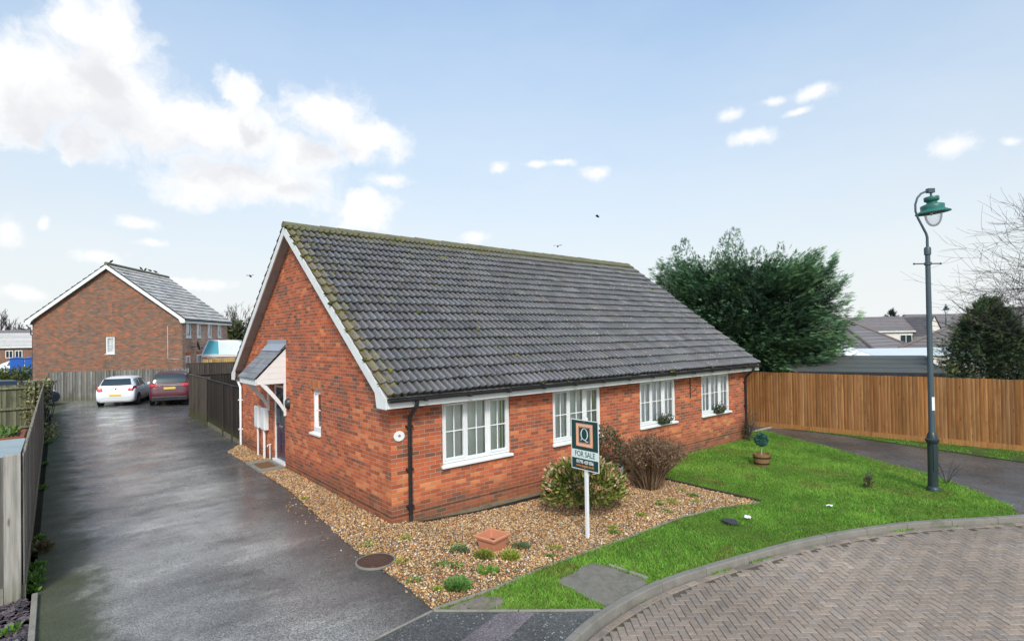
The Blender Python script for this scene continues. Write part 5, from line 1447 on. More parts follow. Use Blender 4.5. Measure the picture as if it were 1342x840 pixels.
def dead_shrub():
    t = thing('dormant_shrub', 'large brown leafless shrub with dead flower heads on the gravel', 'shrub', gloc(5.55, -1.35))
    s = MB(); ends = []
    for k in range(520):
        a = U(0, 6.28); sp = random.random() ** 0.55; lean = sp * 0.62
        Lg = U(0.95, 1.32) * (1.0 - 0.25 * sp)
        b = (0.17 * sp * math.cos(a) + U(-.04, .04), 0.17 * sp * math.sin(a) + U(-.04, .04), -0.02)
        p1 = (b[0] + lean * 0.33 * math.cos(a), b[1] + lean * 0.33 * math.sin(a), Lg * 0.42)
        e = (b[0] + lean * math.cos(a) * 0.92 + U(-.07, .07), b[1] + lean * math.sin(a) * 0.92 + U(-.07, .07), Lg * U(0.85, 1.0))
        c = np.array([(0.20, 0.12, 0.065), (0.26, 0.17, 0.10), (0.13, 0.075, 0.045), (0.31, 0.22, 0.14)][random.randrange(4)]) * U(0.75, 1.15)
        s.tube([b, p1, e], [0.0065, 0.005, 0.0028], 4, False, tuple(c)); ends.append((e, a))
        for q in range(3):
            f = U(0.5, 0.95); st = Vector(p1).lerp(Vector(e), f); ev = st + Vector((U(-.1, .1), U(-.1, .1), U(.04, .16)))
            s.tube([st, ev], [0.0032, 0.0018], 3, False, tuple(c)); ends.append((tuple(ev), a))
    s.build('stems', M['stem_brown'], t)
    E = np.array([e for e, _ in ends]); m = 4
    P = np.repeat(E, m, 0) + rng.normal(0, 0.035, (len(E) * m, 3)); n = len(P)
    k = (P[:, 2] > 0.45) & (rng.random(n) < 0.75); P = P[k]; n = len(P)
    col = pick([(0.22, 0.12, 0.07), (0.30, 0.18, 0.11), (0.16, 0.085, 0.05), (0.36, 0.25, 0.17), (0.19, 0.15, 0.06)], [4, 3, 3, 1.5, 1], n, 0.18)
    V, F, C = leaves(P, rng.normal(0, 1, (n, 3)), 0.046, col, 0.4)
    link('dead_flower_heads', np_mesh('dead_flower_heads', V, F, C), M['leafy'], t)
dead_shrub()

# topiary ball in a half barrel
t = thing('potted_topiary', 'blue-green topiary ball on a thin stem in a wooden half barrel', 'potted plant', gloc(9.37, -2.02))
mb = MB(); mb.lathe([(0.0, 0.0), (0.17, 0.0), (0.19, 0.10), (0.205, 0.2), (0.21, 0.31), (0.188, 0.31), (0.18, 0.26), (0, 0.26)], n=18); tub = mb.build('half_barrel', M['tub'], t)
mb = MB(); mb.lathe([(0.180, 0.055), (0.186, 0.055), (0.191, 0.095), (0.186, 0.095)], n=24); mb.lathe([(0.205, 0.205), (0.211, 0.205), (0.214, 0.245), (0.207, 0.245)], n=24); mb.build('iron_hoops', M['iron'], tub)
mb = MB(); mb.tube([(0, 0, 0.25), (0.004, 0, 0.55)], 0.013, 8); mb.build('stem', M['concrete_pale'], t, smooth=True)
n = 3200; d = unit(rng.normal(0, 1, (n, 3))); P = d * 0.145 * rng.uniform(0.9, 1.03, (n, 1)) + np.array([0, 0, 0.66])
V, F, C = leaves(P, d + rng.normal(0, .7, (n, 3)), 0.036, pick([(0.06, 0.17, 0.13), (0.04, 0.12, 0.09), (0.10, 0.24, 0.19), (0.03, 0.08, 0.06)], [3, 3, 2, 2], n))
link('ball', np_mesh('ball', V, F, C), M['ball'], t)

# flower pots on the two far sills
def sill_pot(x, label):
    t = thing('flower_pot', label, 'flower pot', (x, -0.062, WZ0 + 0.033))
    mb = MB(); mb.prism([(-0.20, -0.05, 0), (0.20, -0.05, 0), (0.20, 0.05, 0), (-0.20, 0.05, 0)], (0, 0, 0.10)); mb.build('trough', M['black_plastic'], t, bevel=0.01)
    n = 420; P = np.stack([rng.uniform(-0.23, 0.23, n), rng.normal(-0.03, 0.055, n), 0.07 + np.abs(rng.normal(0.02, 0.075, n))], 1)
    V, F, C = leaves(P, rng.normal(0, 1, (n, 3)) + np.array([0, -.4, .5]), 0.07, pick([(0.05, 0.10, 0.03), (0.10, 0.17, 0.06), (0.16, 0.2, 0.11), (0.03, 0.05, 0.02)], [3, 3, 1.5, 2], n)); link('foliage', np_mesh('foliage', V, F, C), M['leafy'], t)
    n = 130; P = np.stack([rng.normal(0.02, 0.09, n), rng.normal(-0.04, 0.05, n), rng.uniform(0.12, 0.25, n)], 1)
    V, F, C = leaves(P, rng.normal(0, 1, (n, 3)), 0.055, pick([(0.72, 0.50, 0.62), (0.80, 0.68, 0.76), (0.60, 0.34, 0.48)], [3, 3, 1], n)); link('flowers', np_mesh('flowers', V, F, C), M['leafy'], t)
sill_pot(8.02, 'pot of pink flowers on the sill of the third window'); sill_pot(10.85, 'pot of pale pink flowers on the sill of the farthest window')

# twiggy saplings on the lawn
def sapling(loc, h, label, k=10, stump=False):
    t = thing('bare_sapling', label, 'sapling', loc)
    s = MB()
    for i in range(k):
        a = U(0, 6.28); l = h * U(0.5, 1.0); sp = U(0.1, 0.42) * h
        p = [(0, 0, -0.02), (sp * .4 * math.cos(a), sp * .4 * math.sin(a), l * .5), (sp * math.cos(a), sp * math.sin(a), l)]
        s.tube(p, [0.008, 0.005, 0.002], 5)
        for q in range(3):
            m = Vector(p[1]).lerp(Vector(p[2]), U(0, .9)); s.tube([m, m + Vector((U(-.12, .12), U(-.12, .12), U(.05, .14)))], [0.003, 0.0015], 3)
    s.build('stems', M['twig'], t)
    if stump:
        n = 90; P = np.stack([rng.normal(0, .05, n), rng.normal(0, .05, n), rng.uniform(0, .22, n)], 1)
        V, F, C = leaves(P, rng.normal(0, 1, (n, 3)), 0.06, pick([(0.07, 0.045, 0.03), (0.12, 0.08, 0.05)], [1, 1], n)); link('dead_leaves', np_mesh('dead_leaves', V, F, C), M['leafy'], t)
sapling(gloc(8.96, -4.52), 0.42, 'small brown dead sapling in the middle of the lawn', 9, True)
sapling(gloc(10.55, -5.55), 0.75, 'thin bare twiggy sapling beside the street lamp', 7)
# scrubby climber at the far corner of the front wall
t = thing('corner_climber', 'scruffy twiggy climber around the far downpipe of the bungalow', 'climber', gloc(12.35, -0.18))
s = MB()
for k in range(46):
    a = U(-.5, .5); s.tube([(U(-.1, .1), U(-.05, .1), -0.02), (a * .5, U(-.18, .08), U(.3, .6)), (a, U(-.22, .08), U(.5, 1.15))], [0.008, 0.005, 0.002], 4)
s.build('stems', M['twig'], t)
n = 420; P = np.stack([rng.normal(0, .20, n), rng.normal(-.06, .09, n), np.abs(rng.normal(.25, .3, n))], 1)
V, F, C = leaves(P, rng.normal(0, 1, (n, 3)), 0.05, pick([(0.10, 0.09, 0.035), (0.16, 0.14, 0.06), (0.06, 0.06, 0.025)], [1, 1, 1], n)); link('foliage', np_mesh('foliage', V, F, C), M['leafy'], t)

# weeds
def tuft(name, label, loc, r, h, n, size, pal, cat='weed', group=None, flat=0.6):
    d = unit(np.stack([rng.normal(0, 1, n), rng.normal(0, 1, n), np.abs(rng.normal(0, flat, n)) + 0.15], 1))
    rad = np.sqrt(rng.random(n))[:, None]
    P = d * rad * np.array([r, r, h]); 
    V, F, C = leaves(P, d + np.array([0, 0, .5]) + rng.normal(0, .3, (n, 3)), size, pick(pal, [1] * len(pal), n, .18))
    o = link(name, np_mesh(name, V, F, C), M['leafy']); o.location = loc
    return tag(o, label, cat, group)
gpal = [(0.12, 0.24, 0.03), (0.16, 0.30, 0.05), (0.20, 0.30, 0.07), (0.09, 0.16, 0.04)]
ypal = [(0.36, 0.40, 0.05), (0.27, 0.35, 0.05), (0.42, 0.42, 0.09), (0.18, 0.22, 0.04)]
tuft('heather', 'dark green heather mound in front of the terracotta planter', gloc(0.36, -2.16), 0.15, 0.10, 700, 0.04, [(0.22, 0.25, 0.035), (0.30, 0.31, 0.05), (0.15, 0.17, 0.04)], 'heather')
tuft('heather', 'bright yellow-green heather mound right of the darker heather', gloc(0.66, -2.40), 0.15, 0.10, 700, 0.04, ypal, 'heather')
tuft('succulent', 'low dark blue-green succulent right of the terracotta planter', gloc(1.10, -2.14), 0.16, 0.04, 420, 0.04, [(0.09, 0.14, 0.07), (0.13, 0.18, 0.09), (0.17, 0.18, 0.08)], 'plant')
tuft('succulent', 'low dark green succulent left of the terracotta planter', gloc(0.22, -1.72), 0.15, 0.035, 320, 0.04, [(0.08, 0.14, 0.06), (0.12, 0.18, 0.07)], 'plant')
tuft('leafy_weed', 'broad-leaved bright green plant on the gravel near the grass edge', gloc(0.08, -2.62), 0.12, 0.06, 60, 0.09, [(0.12, 0.27, 0.03), (0.18, 0.33, 0.05)], 'weed', flat=0.35)
tuft('spiky_tuft', 'spiky dark green grassy clump near the tip of the gravel bed', gloc(-0.47, -2.68), 0.17, 0.08, 420, 0.06, [(0.10, 0.22, 0.05), (0.15, 0.29, 0.06)], 'plant')
WG = 'small weeds growing through the gravel'
wp = [(-0.33, -2.02), (-0.15, -0.71), (-0.7, -0.54), (-0.12, -2.12), (0.3, -1.55), (1.52, -2.42), (4.67, -2.13), (5.03, -2.33), (3.96, -2.35), (5.75, -2.3), (3.06, -2.4), (-0.72, -2.55), (-0.85, -2.2), (-0.6, -1.6), (5.4, -2.55), (4.5, -2.5), (5.9, -1.9), (-0.65, 2.6), (1.2, -2.7), (5.2, -2.1), (4.9, -2.0), (2.9, -2.55)]
for i, (x, y) in enumerate(wp):
    tuft('gravel_weed', 'small flat green weed growing through the gravel', gloc(x + U(-.05, .05), y + U(-.05, .05)), U(0.06, 0.15), U(0.015, 0.03), random.randrange(120, 260), 0.034, [gpal, ypal, ypal][i % 3], 'weed', WG)
DG = 'weeds growing along the foot of the drive fence'
for i, (x, y, r) in enumerate([(-4.68, 0.85, .06), (-4.66, 1.15, .08), (-4.66, 1.45, .08), (-4.66, 1.8, .07), (-4.66, 3.3, .05), (-4.66, 7.4, .07), (-4.66, 10.5, .06), (-4.62, 14.6, .10)]):
    tuft('fence_weed', 'bright green weed at the foot of the fence left of the drive', (x, y, 0.0), r, r * 1.1, 60, 0.065, [(0.13, 0.27, 0.03), (0.17, 0.32, 0.05), (0.08, 0.17, 0.03)], 'weed', DG, .7)
tuft('dry_weed', 'clump of dry straw-coloured grass against the drive fence', (-4.62, 2.6, 0.0), 0.12, 0.14, 160, 0.08, [(0.26, 0.19, 0.10), (0.18, 0.13, 0.07), (0.12, 0.13, 0.04)], 'weed', None, .9)
tuft('slate_weed', 'small green weed among the plum slate chippings', (-4.85, -0.35, 0.01), 0.09, 0.06, 50, 0.06, [(0.13, 0.27, 0.03)], 'weed')

# ================================================================== TREES
def spray_template():
    """one flat feathery spray: a midrib with short side fingers"""
    v = []; f = []
    def tri(a, b, c):
        k = len(v); v.extend([a, b, c]); f.append((k, k + 1, k + 2))
    tri((-0.05, 0, 0), (0.05, 0, 0), (0, 1.0, -0.10))
    for s in (-1, 1):
        for i, y in enumerate((0.12, 0.3, 0.48, 0.66)):
            l = 0.36 * (1 - 0.55 * i / 3)
            tri((0, y - 0.05, -0.02 * i), (0, y + 0.07, -0.02 * i), (s * l, y + 0.24, -0.10 - 0.02 * i))
    return v, f

def conifer():
    t = thing('conifer_tree', 'big dark green spreading conifer behind the fence right of the bungalow', 'tree', (17.1, 2.35, -0.3))
    s = MB()
    for k, (dx, dy, hh) in enumerate([(0, 0, 6.3), (-1.3, 1.1, 5.6), (1.3, -1.1, 5.7)]):
        s.tube([(dx * .3, dy * .3, -0.1), (dx * .7, dy * .7, hh * .4), (dx, dy, hh * .95)], [0.2, 0.14, 0.03], 9)
    s.build('trunk', M['bark'], t)
    # plan axes: a across the view, b along it
    A = np.array([0.765, -0.644, 0]); B = np.array([0.644, 0.765, 0]); Zv = np.array([0, 0, 1.0])
    def rad(z):
        return np.interp(z, [0.2, 0.8, 1.7, 3.0, 4.4, 5.4, 6.2, 6.9, 7.4], [2.0, 2.8, 3.4, 3.85, 3.95, 3.75, 3.15, 1.8, 0.4])
    P = []; D = []; Cc = []; S = []
    nb = 1900
    for k in range(nb):
        z = U(0.3, 6.2) if k % 3 else U(0.3, 3.4)
        a = U(0, 2 * math.pi)
        clump = mnoise.noise((math.cos(a) * 2.4, math.sin(a) * 2.4, z * 1.25)) + 0.6 * mnoise.noise((math.cos(a) * 5, math.sin(a) * 5, z * 2.8))
        rr = rad(z) * (0.97 + 0.27 * clump + U(-.08, .04))
        if k % 4 == 0: rr *= U(0.5, 0.88)
        rise = np.interp(z, [0.3, 2.5, 4.5, 6.2], [-0.15, 0.05, 0.45, 1.2])
        out = (A * math.cos(a) + B * math.sin(a) * 0.8)
        tip = out * rr + Zv * (z + 0.35 * rise)
        ln = U(0.75, 1.35)
        dirv = out + Zv * (0.15 + 0.75 * rise); dirv /= np.linalg.norm(dirv)
        root = tip - dirv * ln
        m = 38
        f = rng.random(m) ** 0.75
        side = np.cross(out, Zv); side /= np.linalg.norm(side) + 1e-6
        sp = 0.10 + 0.40 * np.sin(np.clip(f, 0, 1) * 2.4)
        h = rng.normal(0, 0.10, m)
        pos = root + dirv * (ln * f)[:, None] + side * (rng.normal(0, .62, m) * sp)[:, None] + Zv * (h - 0.16 * (1 - f))[:, None]
        dr = dirv * 0.9 + side * rng.normal(0, .42, (m, 1)) + Zv * rng.normal(-0.12, .2, (m, 1))
        tone = U(0.8, 1.2) * max(0.35, 1.0 + 0.85 * clump)  # raised clumps paler, hollows darker: light painted into the tone
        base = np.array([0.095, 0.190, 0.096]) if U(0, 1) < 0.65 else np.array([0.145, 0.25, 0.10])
        lit = (0.26 + 1.0 * f ** 1.3) * (0.85 + 2.2 * h).clip(0.35, 1.5)  # tips and upper side lighter, underside darker: light painted into spray colour
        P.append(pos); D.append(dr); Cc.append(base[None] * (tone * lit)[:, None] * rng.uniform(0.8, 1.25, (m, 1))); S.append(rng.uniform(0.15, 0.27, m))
    # the dark heart of the tree, inner shade painted into the foliage colour
    m = 9000; zz = rng.uniform(0.2, 6.0, m); aa = rng.uniform(0, 6.28, m); q = np.sqrt(rng.uniform(0.10, 1, m)) * 0.80
    rz_ = np.array([rad(v) for v in zz])
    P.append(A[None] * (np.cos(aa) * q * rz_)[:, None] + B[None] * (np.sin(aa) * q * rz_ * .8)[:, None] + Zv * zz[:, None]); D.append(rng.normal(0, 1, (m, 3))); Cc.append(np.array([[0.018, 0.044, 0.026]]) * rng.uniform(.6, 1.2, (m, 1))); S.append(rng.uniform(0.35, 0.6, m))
    # ragged leaders along the top
    for k in range(90):
        a = U(-3.25, 3.0); b = U(-1.9, 1.9) * (1 - .08 * abs(a))
        zt = np.interp(abs(a), [0, 2.2, 3.4], [6.5, 6.4, 6.0]) + U(-0.5, 0.45) + (U(.2, .75) if k % 4 == 0 else 0)
        zb = zt - U(1.0, 1.7); lean = A * (a * 0.05 + U(-.10, .10)) + B * U(-.1, .1)
        m = 100; f = rng.random(m) ** .85
        axis = A * a + B * b
        w = (1 - f) ** .8 * 0.36 + 0.025
        ang = rng.uniform(0, 6.28, m)
        off = A[None] * (np.cos(ang) * w)[:, None] + B[None] * (np.sin(ang) * w)[:, None]
        P.append(axis + Zv * (zb + (zt - zb) * f)[:, None] + lean * f[:, None] + off)
        base = np.array([[0.095, 0.195, 0.092]]) if k % 3 else np.array([[0.145, 0.25, 0.10]])
        D.append(Zv * 0.9 + off * 2.4 + lean * .8 + rng.normal(0, .3, (m, 3))); Cc.append(base * U(.75, 1.2) * rng.uniform(.65, 1.25, (m, 1)) * (.55 + .5 * f)[:, None]); S.append(rng.uniform(0.08, 0.17, m))
    P = np.concatenate(P); D = np.concatenate(D); Cc = np.concatenate(Cc); S = np.concatenate(S)
    k = (P[:, 2] > 0.25) & ~((P[:, 0] < -1.55) & (P[:, 2] < 2.25)); P, D, Cc, S = P[k], D[k], Cc[k], S[k]
    tv, tf = spray_template()
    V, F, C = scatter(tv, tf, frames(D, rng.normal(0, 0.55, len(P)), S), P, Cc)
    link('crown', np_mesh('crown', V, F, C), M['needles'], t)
conifer()

def evergreen(name, label, loc, rx, ry, h, nb, pal, spray=0.3, ragged=0.25, seed=3, low=0.3):
    t = thing(name, label, 'tree', loc)
    s = MB(); s.tube([(0, 0, -0.1), (0.1, 0, h * .45), (0.05, .1, h * .9)], [0.14, 0.09, 0.02], 8)
    for k in range(26):
        a = U(0, 6.28); z = U(.35, .9) * h; s.tube([(0.05, 0, z * .8), (rx * .6 * math.cos(a), ry * .6 * math.sin(a), z), (rx * 1.03 * math.cos(a), ry * 1.03 * math.sin(a), z + U(.1, .5))], [0.03, 0.016, 0.005], 5)
    s.build('trunk', M['bark'], t)
    P = []; D = []; Cc = []; S = []
    for k in range(nb):
        a = U(0, 6.28); z = h * U(0.08, 0.98)
        prof = np.interp(z / h, [0, 0.15, 0.4, 0.65, 0.88, 1.0], [0.95, 1.0, 0.9, 0.62, 0.25, 0.06])
        q = prof * (1 + 0.35 * mnoise.noise((math.cos(a) * 2, math.sin(a) * 2, z * 1.1 + seed)) + U(-ragged, ragged * .5))
        tip = np.array([rx * q * math.cos(a), ry * q * math.sin(a), z]); root = tip * np.array([.4, .4, .93])
        d = tip - root; ln = np.linalg.norm(d) + 1e-6; d /= ln; m = 12
        f = 1 - rng.random(m) ** 1.4 * .6
        pos = root + d * ln * f[:, None] + rng.normal(0, .11, (m, 3))
        c0 = np.array(pal[random.randrange(len(pal))]) * U(.7, 1.2)
        P.append(pos); D.append(d + rng.normal(0, .5, (m, 3)) + np.array([0, 0, .25])); Cc.append(c0[None] * (0.3 + 1.0 * ((f - .4) / .6)[:, None]) * rng.uniform(.75, 1.2, (m, 1))); S.append(rng.uniform(.6, 1.2, m) * spray)
    m = int(nb * 3); zz = rng.uniform(0.25, 0.86, m) * h; aa = rng.uniform(0, 6.28, m); q = np.sqrt(rng.uniform(0, 1, m)) * 0.66 * np.interp(zz / h, [0, .5, 1], [1, 1, .4])
    P.append(np.stack([np.cos(aa) * q * rx, np.sin(aa) * q * ry, zz], 1)); D.append(rng.normal(0, 1, (m, 3))); Cc.append(np.array([pal[-1]]) * .5 * rng.uniform(.6, 1.2, (m, 1))); S.append(rng.uniform(.8, 1.5, m) * spray)
    P = np.concatenate(P); D = np.concatenate(D); Cc = np.concatenate(Cc); S = np.concatenate(S)
    k = P[:, 2] > low; P, D, Cc, S = P[k], D[k], Cc[k], S[k]
    tv, tf = spray_template()
    V, F, C = scatter(tv, tf, frames(D, rng.normal(0, .8, len(P)), S), P, Cc)
    link('crown', np_mesh('crown', V, F, C), M['needles'], t)
    return t
evergreen('evergreen_tree', 'bushy olive-green evergreen behind the fence right of the street lamp', (19.2, -5.0, -0.4), 2.35, 1.9, 4.65, 1150, [(0.11, 0.155, 0.065), (0.075, 0.12, 0.055), (0.15, 0.18, 0.07), (0.055, 0.09, 0.05)], 0.19, 0.5, 4)

def bare_tree(name, label, loc, h, r0, levels, seed, spread=0.6, up=0.25, first=None, min_r=0.004, mat=None, ivy=None, ratio=0.72, kids=(2, 4)):
    rnd = random.Random(seed); t = thing(name, label, 'tree', loc)
    trunk = MB(); tw = MB()
    def grow(p, d, l, r, lev):
        pts = [p]; n = 4 if lev < 2 else 3; q = p.copy(); dd = d.copy()
        for i in range(n):
            dd = (dd + Vector((rnd.gauss(0, .13), rnd.gauss(0, .13), rnd.gauss(0.03, .10)))).normalized()
            q = q + dd * (l / n); pts.append(q.copy())
        rr = [max(min_r * .6, r * (1 - 0.45 * i / n)) for i in range(n + 1)]
        (trunk if lev < 2 else tw).tube(pts, rr, 8 if lev < 2 else (5 if lev < 4 else 3), False)
        if lev >= levels: return
        k = rnd.randint(*kids) + (1 if lev == 0 else 0)
        for c in range(k):
            f = rnd.uniform(0.35, 1.0) if c else 1.0
            idx = min(n, max(1, int(f * n)))
            ax = Vector((rnd.gauss(0, 1), rnd.gauss(0, 1), rnd.gauss(0, .6))).normalized()
            nd_ = (dd + ax * spread * rnd.uniform(.6, 1.3) + Vector((0, 0, up))).normalized()
            grow(pts[idx].copy(), nd_, l * ratio * rnd.uniform(.75, 1.15), max(min_r, rr[idx] * rnd.uniform(.55, .75)), lev + 1)
    grow(Vector((0, 0, -0.2)), Vector((0, 0, 1)), h * 0.30, r0, 0)
    if first:
        for p, d, l, r in first:
            grow(Vector(p), Vector(d).normalized(), l, r, 2)
    trunk.build('trunk', M['bark'], t, smooth=True); tw.build('crown', M['twig'], t, fix=False)
    if ivy:
        n, hh, rr, pal = ivy
        P = np.stack([rng.normal(0, rr, n), rng.normal(0, rr, n), rng.uniform(0, hh, n)], 1); P[:, :2] *= (1.15 - P[:, 2:3] / hh * .7)
        V, F, C = leaves(P, rng.normal(0, 1, (n, 3)), 0.5, pick(pal, [1] * len(pal), n, .2)); link('ivy', np_mesh('ivy', V, F, C), M['leafy'], t)
    return t
# the tree whose branches reach in at the right edge of the street
bare_tree('bare_tree', 'bare winter tree reaching in from the right edge above the evergreen', (21.1, -8.0, -0.4), 8.6, 0.20, 6, 5, 0.85, 0.10, first=[((0, 0, 3.2), (-0.5, 0.66, 0.62), 2.2, 0.05), ((0, 0, 2.8), (-0.6, 0.5, 0.2), 2.0, 0.045), ((0, 0, 4.2), (-0.45, 0.75, 0.8), 2.2, 0.045), ((0, 0, 3.6), (-.66, .3, .35), 2.0, .04), ((0, 0, 3.0), (-.5, .8, .45), 2.4, .05), ((0, 0, 4.6), (-.5, .6, .35), 2.2, .045), ((0, 0, 2.4), (-.45, .8, .1), 2.2, .04), ((0, 0, 5.2), (-.4, .6, .6), 1.9, .04)], min_r=0.005, ratio=0.78, kids=(3, 4))
bare_tree('bare_tree', 'tall bare tree with ivy behind the far end of the two-storey house', (10.2, 56.5, -0.2), 9.6, 0.32, 6, 9, 0.5, 0.30, min_r=0.014, ivy=(2600, 5.6, 1.5, [(0.07, 0.085, 0.025), (0.10, 0.11, 0.035), (0.05, 0.06, 0.025)]))
bare_tree('bare_tree', 'second bare tree at the back right of the two-storey house roof', (13.6, 57.5, -0.2), 8.2, 0.28, 6, 21, 0.5, 0.30, min_r=0.014, ivy=(1800, 4.6, 1.5, [(0.08, 0.085, 0.03), (0.11, 0.11, 0.04)]))
for i, (x, y, h, sd, lb) in enumerate([(-12.6, 113, 10.5, 31, 'leftmost far bare tree above the white-roofed house'), (-10.6, 114, 12.0, 32, 'tallest far bare tree above the white-roofed house'), (-8.2, 115, 10.8, 33, 'far bare tree nearest the two-storey house, above the white roof')]):
    bare_tree('bare_tree', lb, (x, y, -0.2), h, 0.35, 5, sd, 0.30, 0.55, min_r=0.03)
bare_tree('pollarded_shrub', 'low knobbly bare shrub in front of the far bungalows by the lamp column', (27.3, -1.3, -0.2), 2.9, 0.10, 5, 44, 0.9, 0.1, min_r=0.012, ratio=0.7)
evergreen('distant_conifer', 'tiny dark conifer on the skyline above the far grey roof', (125, 26, -1), 2.6, 2.6, 8.6, 60, [(0.03, 0.05, 0.03)], 0.9, 0.2, 8)
# ivy over the end of the drive fence
def creeper():
    t = thing('creeper', 'straggling variegated creeper draped over the left fence end', 'climber', (-4.8, 17.2, 0))
    n = 2600
    P = np.concatenate([np.stack([rng.normal(-0.30, 0.15, 520), rng.normal(-0.22, .12, 520), rng.uniform(0.5, 1.95, 520)], 1),
                        np.stack([rng.normal(0.08, 0.07, 620), rng.normal(0.2, .5, 620), 1.95 - np.abs(rng.normal(0, .55, 620))], 1),
                        np.stack([rng.normal(0.2, 0.10, 420), rng.normal(-1.0, .5, 420), np.abs(rng.normal(0.12, .18, 420))], 1)])
    n = len(P)
    V, F, C = leaves(P, rng.normal(0, 1, (n, 3)) + np.array([.3, -.5, -.3]), 0.10, pick([(0.40, 0.38, 0.15), (0.26, 0.28, 0.09), (0.52, 0.48, 0.25), (0.15, 0.17, 0.06), (0.24, 0.18, 0.11)], [3, 3, 2, 3, 1.5], n, .2))
    link('foliage', np_mesh('foliage', V, F, C), M['leafy'], t)
    s = MB()
    for k in range(40):
        a = U(-.4, .15); s.tube([(a, U(-.3, .1), 0), (a + U(-.2, .2), U(-.3, .1), 1.0), (a + U(-.3, .3), U(-.3, .3), 1.9)], 0.012, 4)
    s.build('stems', M['twig'], t)
creeper()

# ================================================================== THINGS INSIDE THE LEFT GARDEN
t = thing('lean_to_shed', 'low grey felt roof just behind the dark left fence panel', 'shed', (-5.6, 1.4, 0))
mb = MB(); mb.prism([(-1.6, -0.72, 1.74), (0.795, -0.72, 1.74), (0.805, 0.95, 1.76), (-1.6, 0.95, 1.76)], (0, 0, 0.05)); mb.build('roof', simple('grey_roofing', (0.30, 0.36, 0.36), 0.5, 0.15, 3, dirt=0.3), t)
mb = MB(); mb.box(-1.5, -0.66, 0, 0.55, 0.85, 1.735, (0.10, 0.09, 0.08)); mb.build('wall', M['grey_fence'], t)
t = thing('raised_bed', 'red-edged raised bed with green plants in the left garden', 'raised bed', (-6.6, 13.5, 0))
red = simple('red_edging', (0.30, 0.085, 0.05), 0.6, 0.25, 6)
mb = MB(); mb.box(-1.6, -0.8, 0, 1.45, -0.7, 0.55); mb.box(-1.6, 0.9, 0, 1.45, 1.0, 0.55); mb.box(1.35, -0.7, 0, 1.45, 0.9, 0.55); mb.box(-1.6, -.7, 0, -1.5, .9, .55); mb.build('edging_board', red, t)
mb = MB(); mb.box(-1.5, -0.7, 0, 1.35, 0.9, 0.48); mb.build('soil', M['soil'], t)
n = 700; P = np.stack([rng.uniform(-1.4, 1.25, n), rng.uniform(-.6, .8, n), rng.uniform(.48, .68, n)], 1)
V, F, C = leaves(P, rng.normal(0, 1, (n, 3)) + np.array([0, 0, .8]), 0.16, pick(gpal, [1] * 4, n)); link('plants', np_mesh('plants', V, F, C), M['leafy'], t)

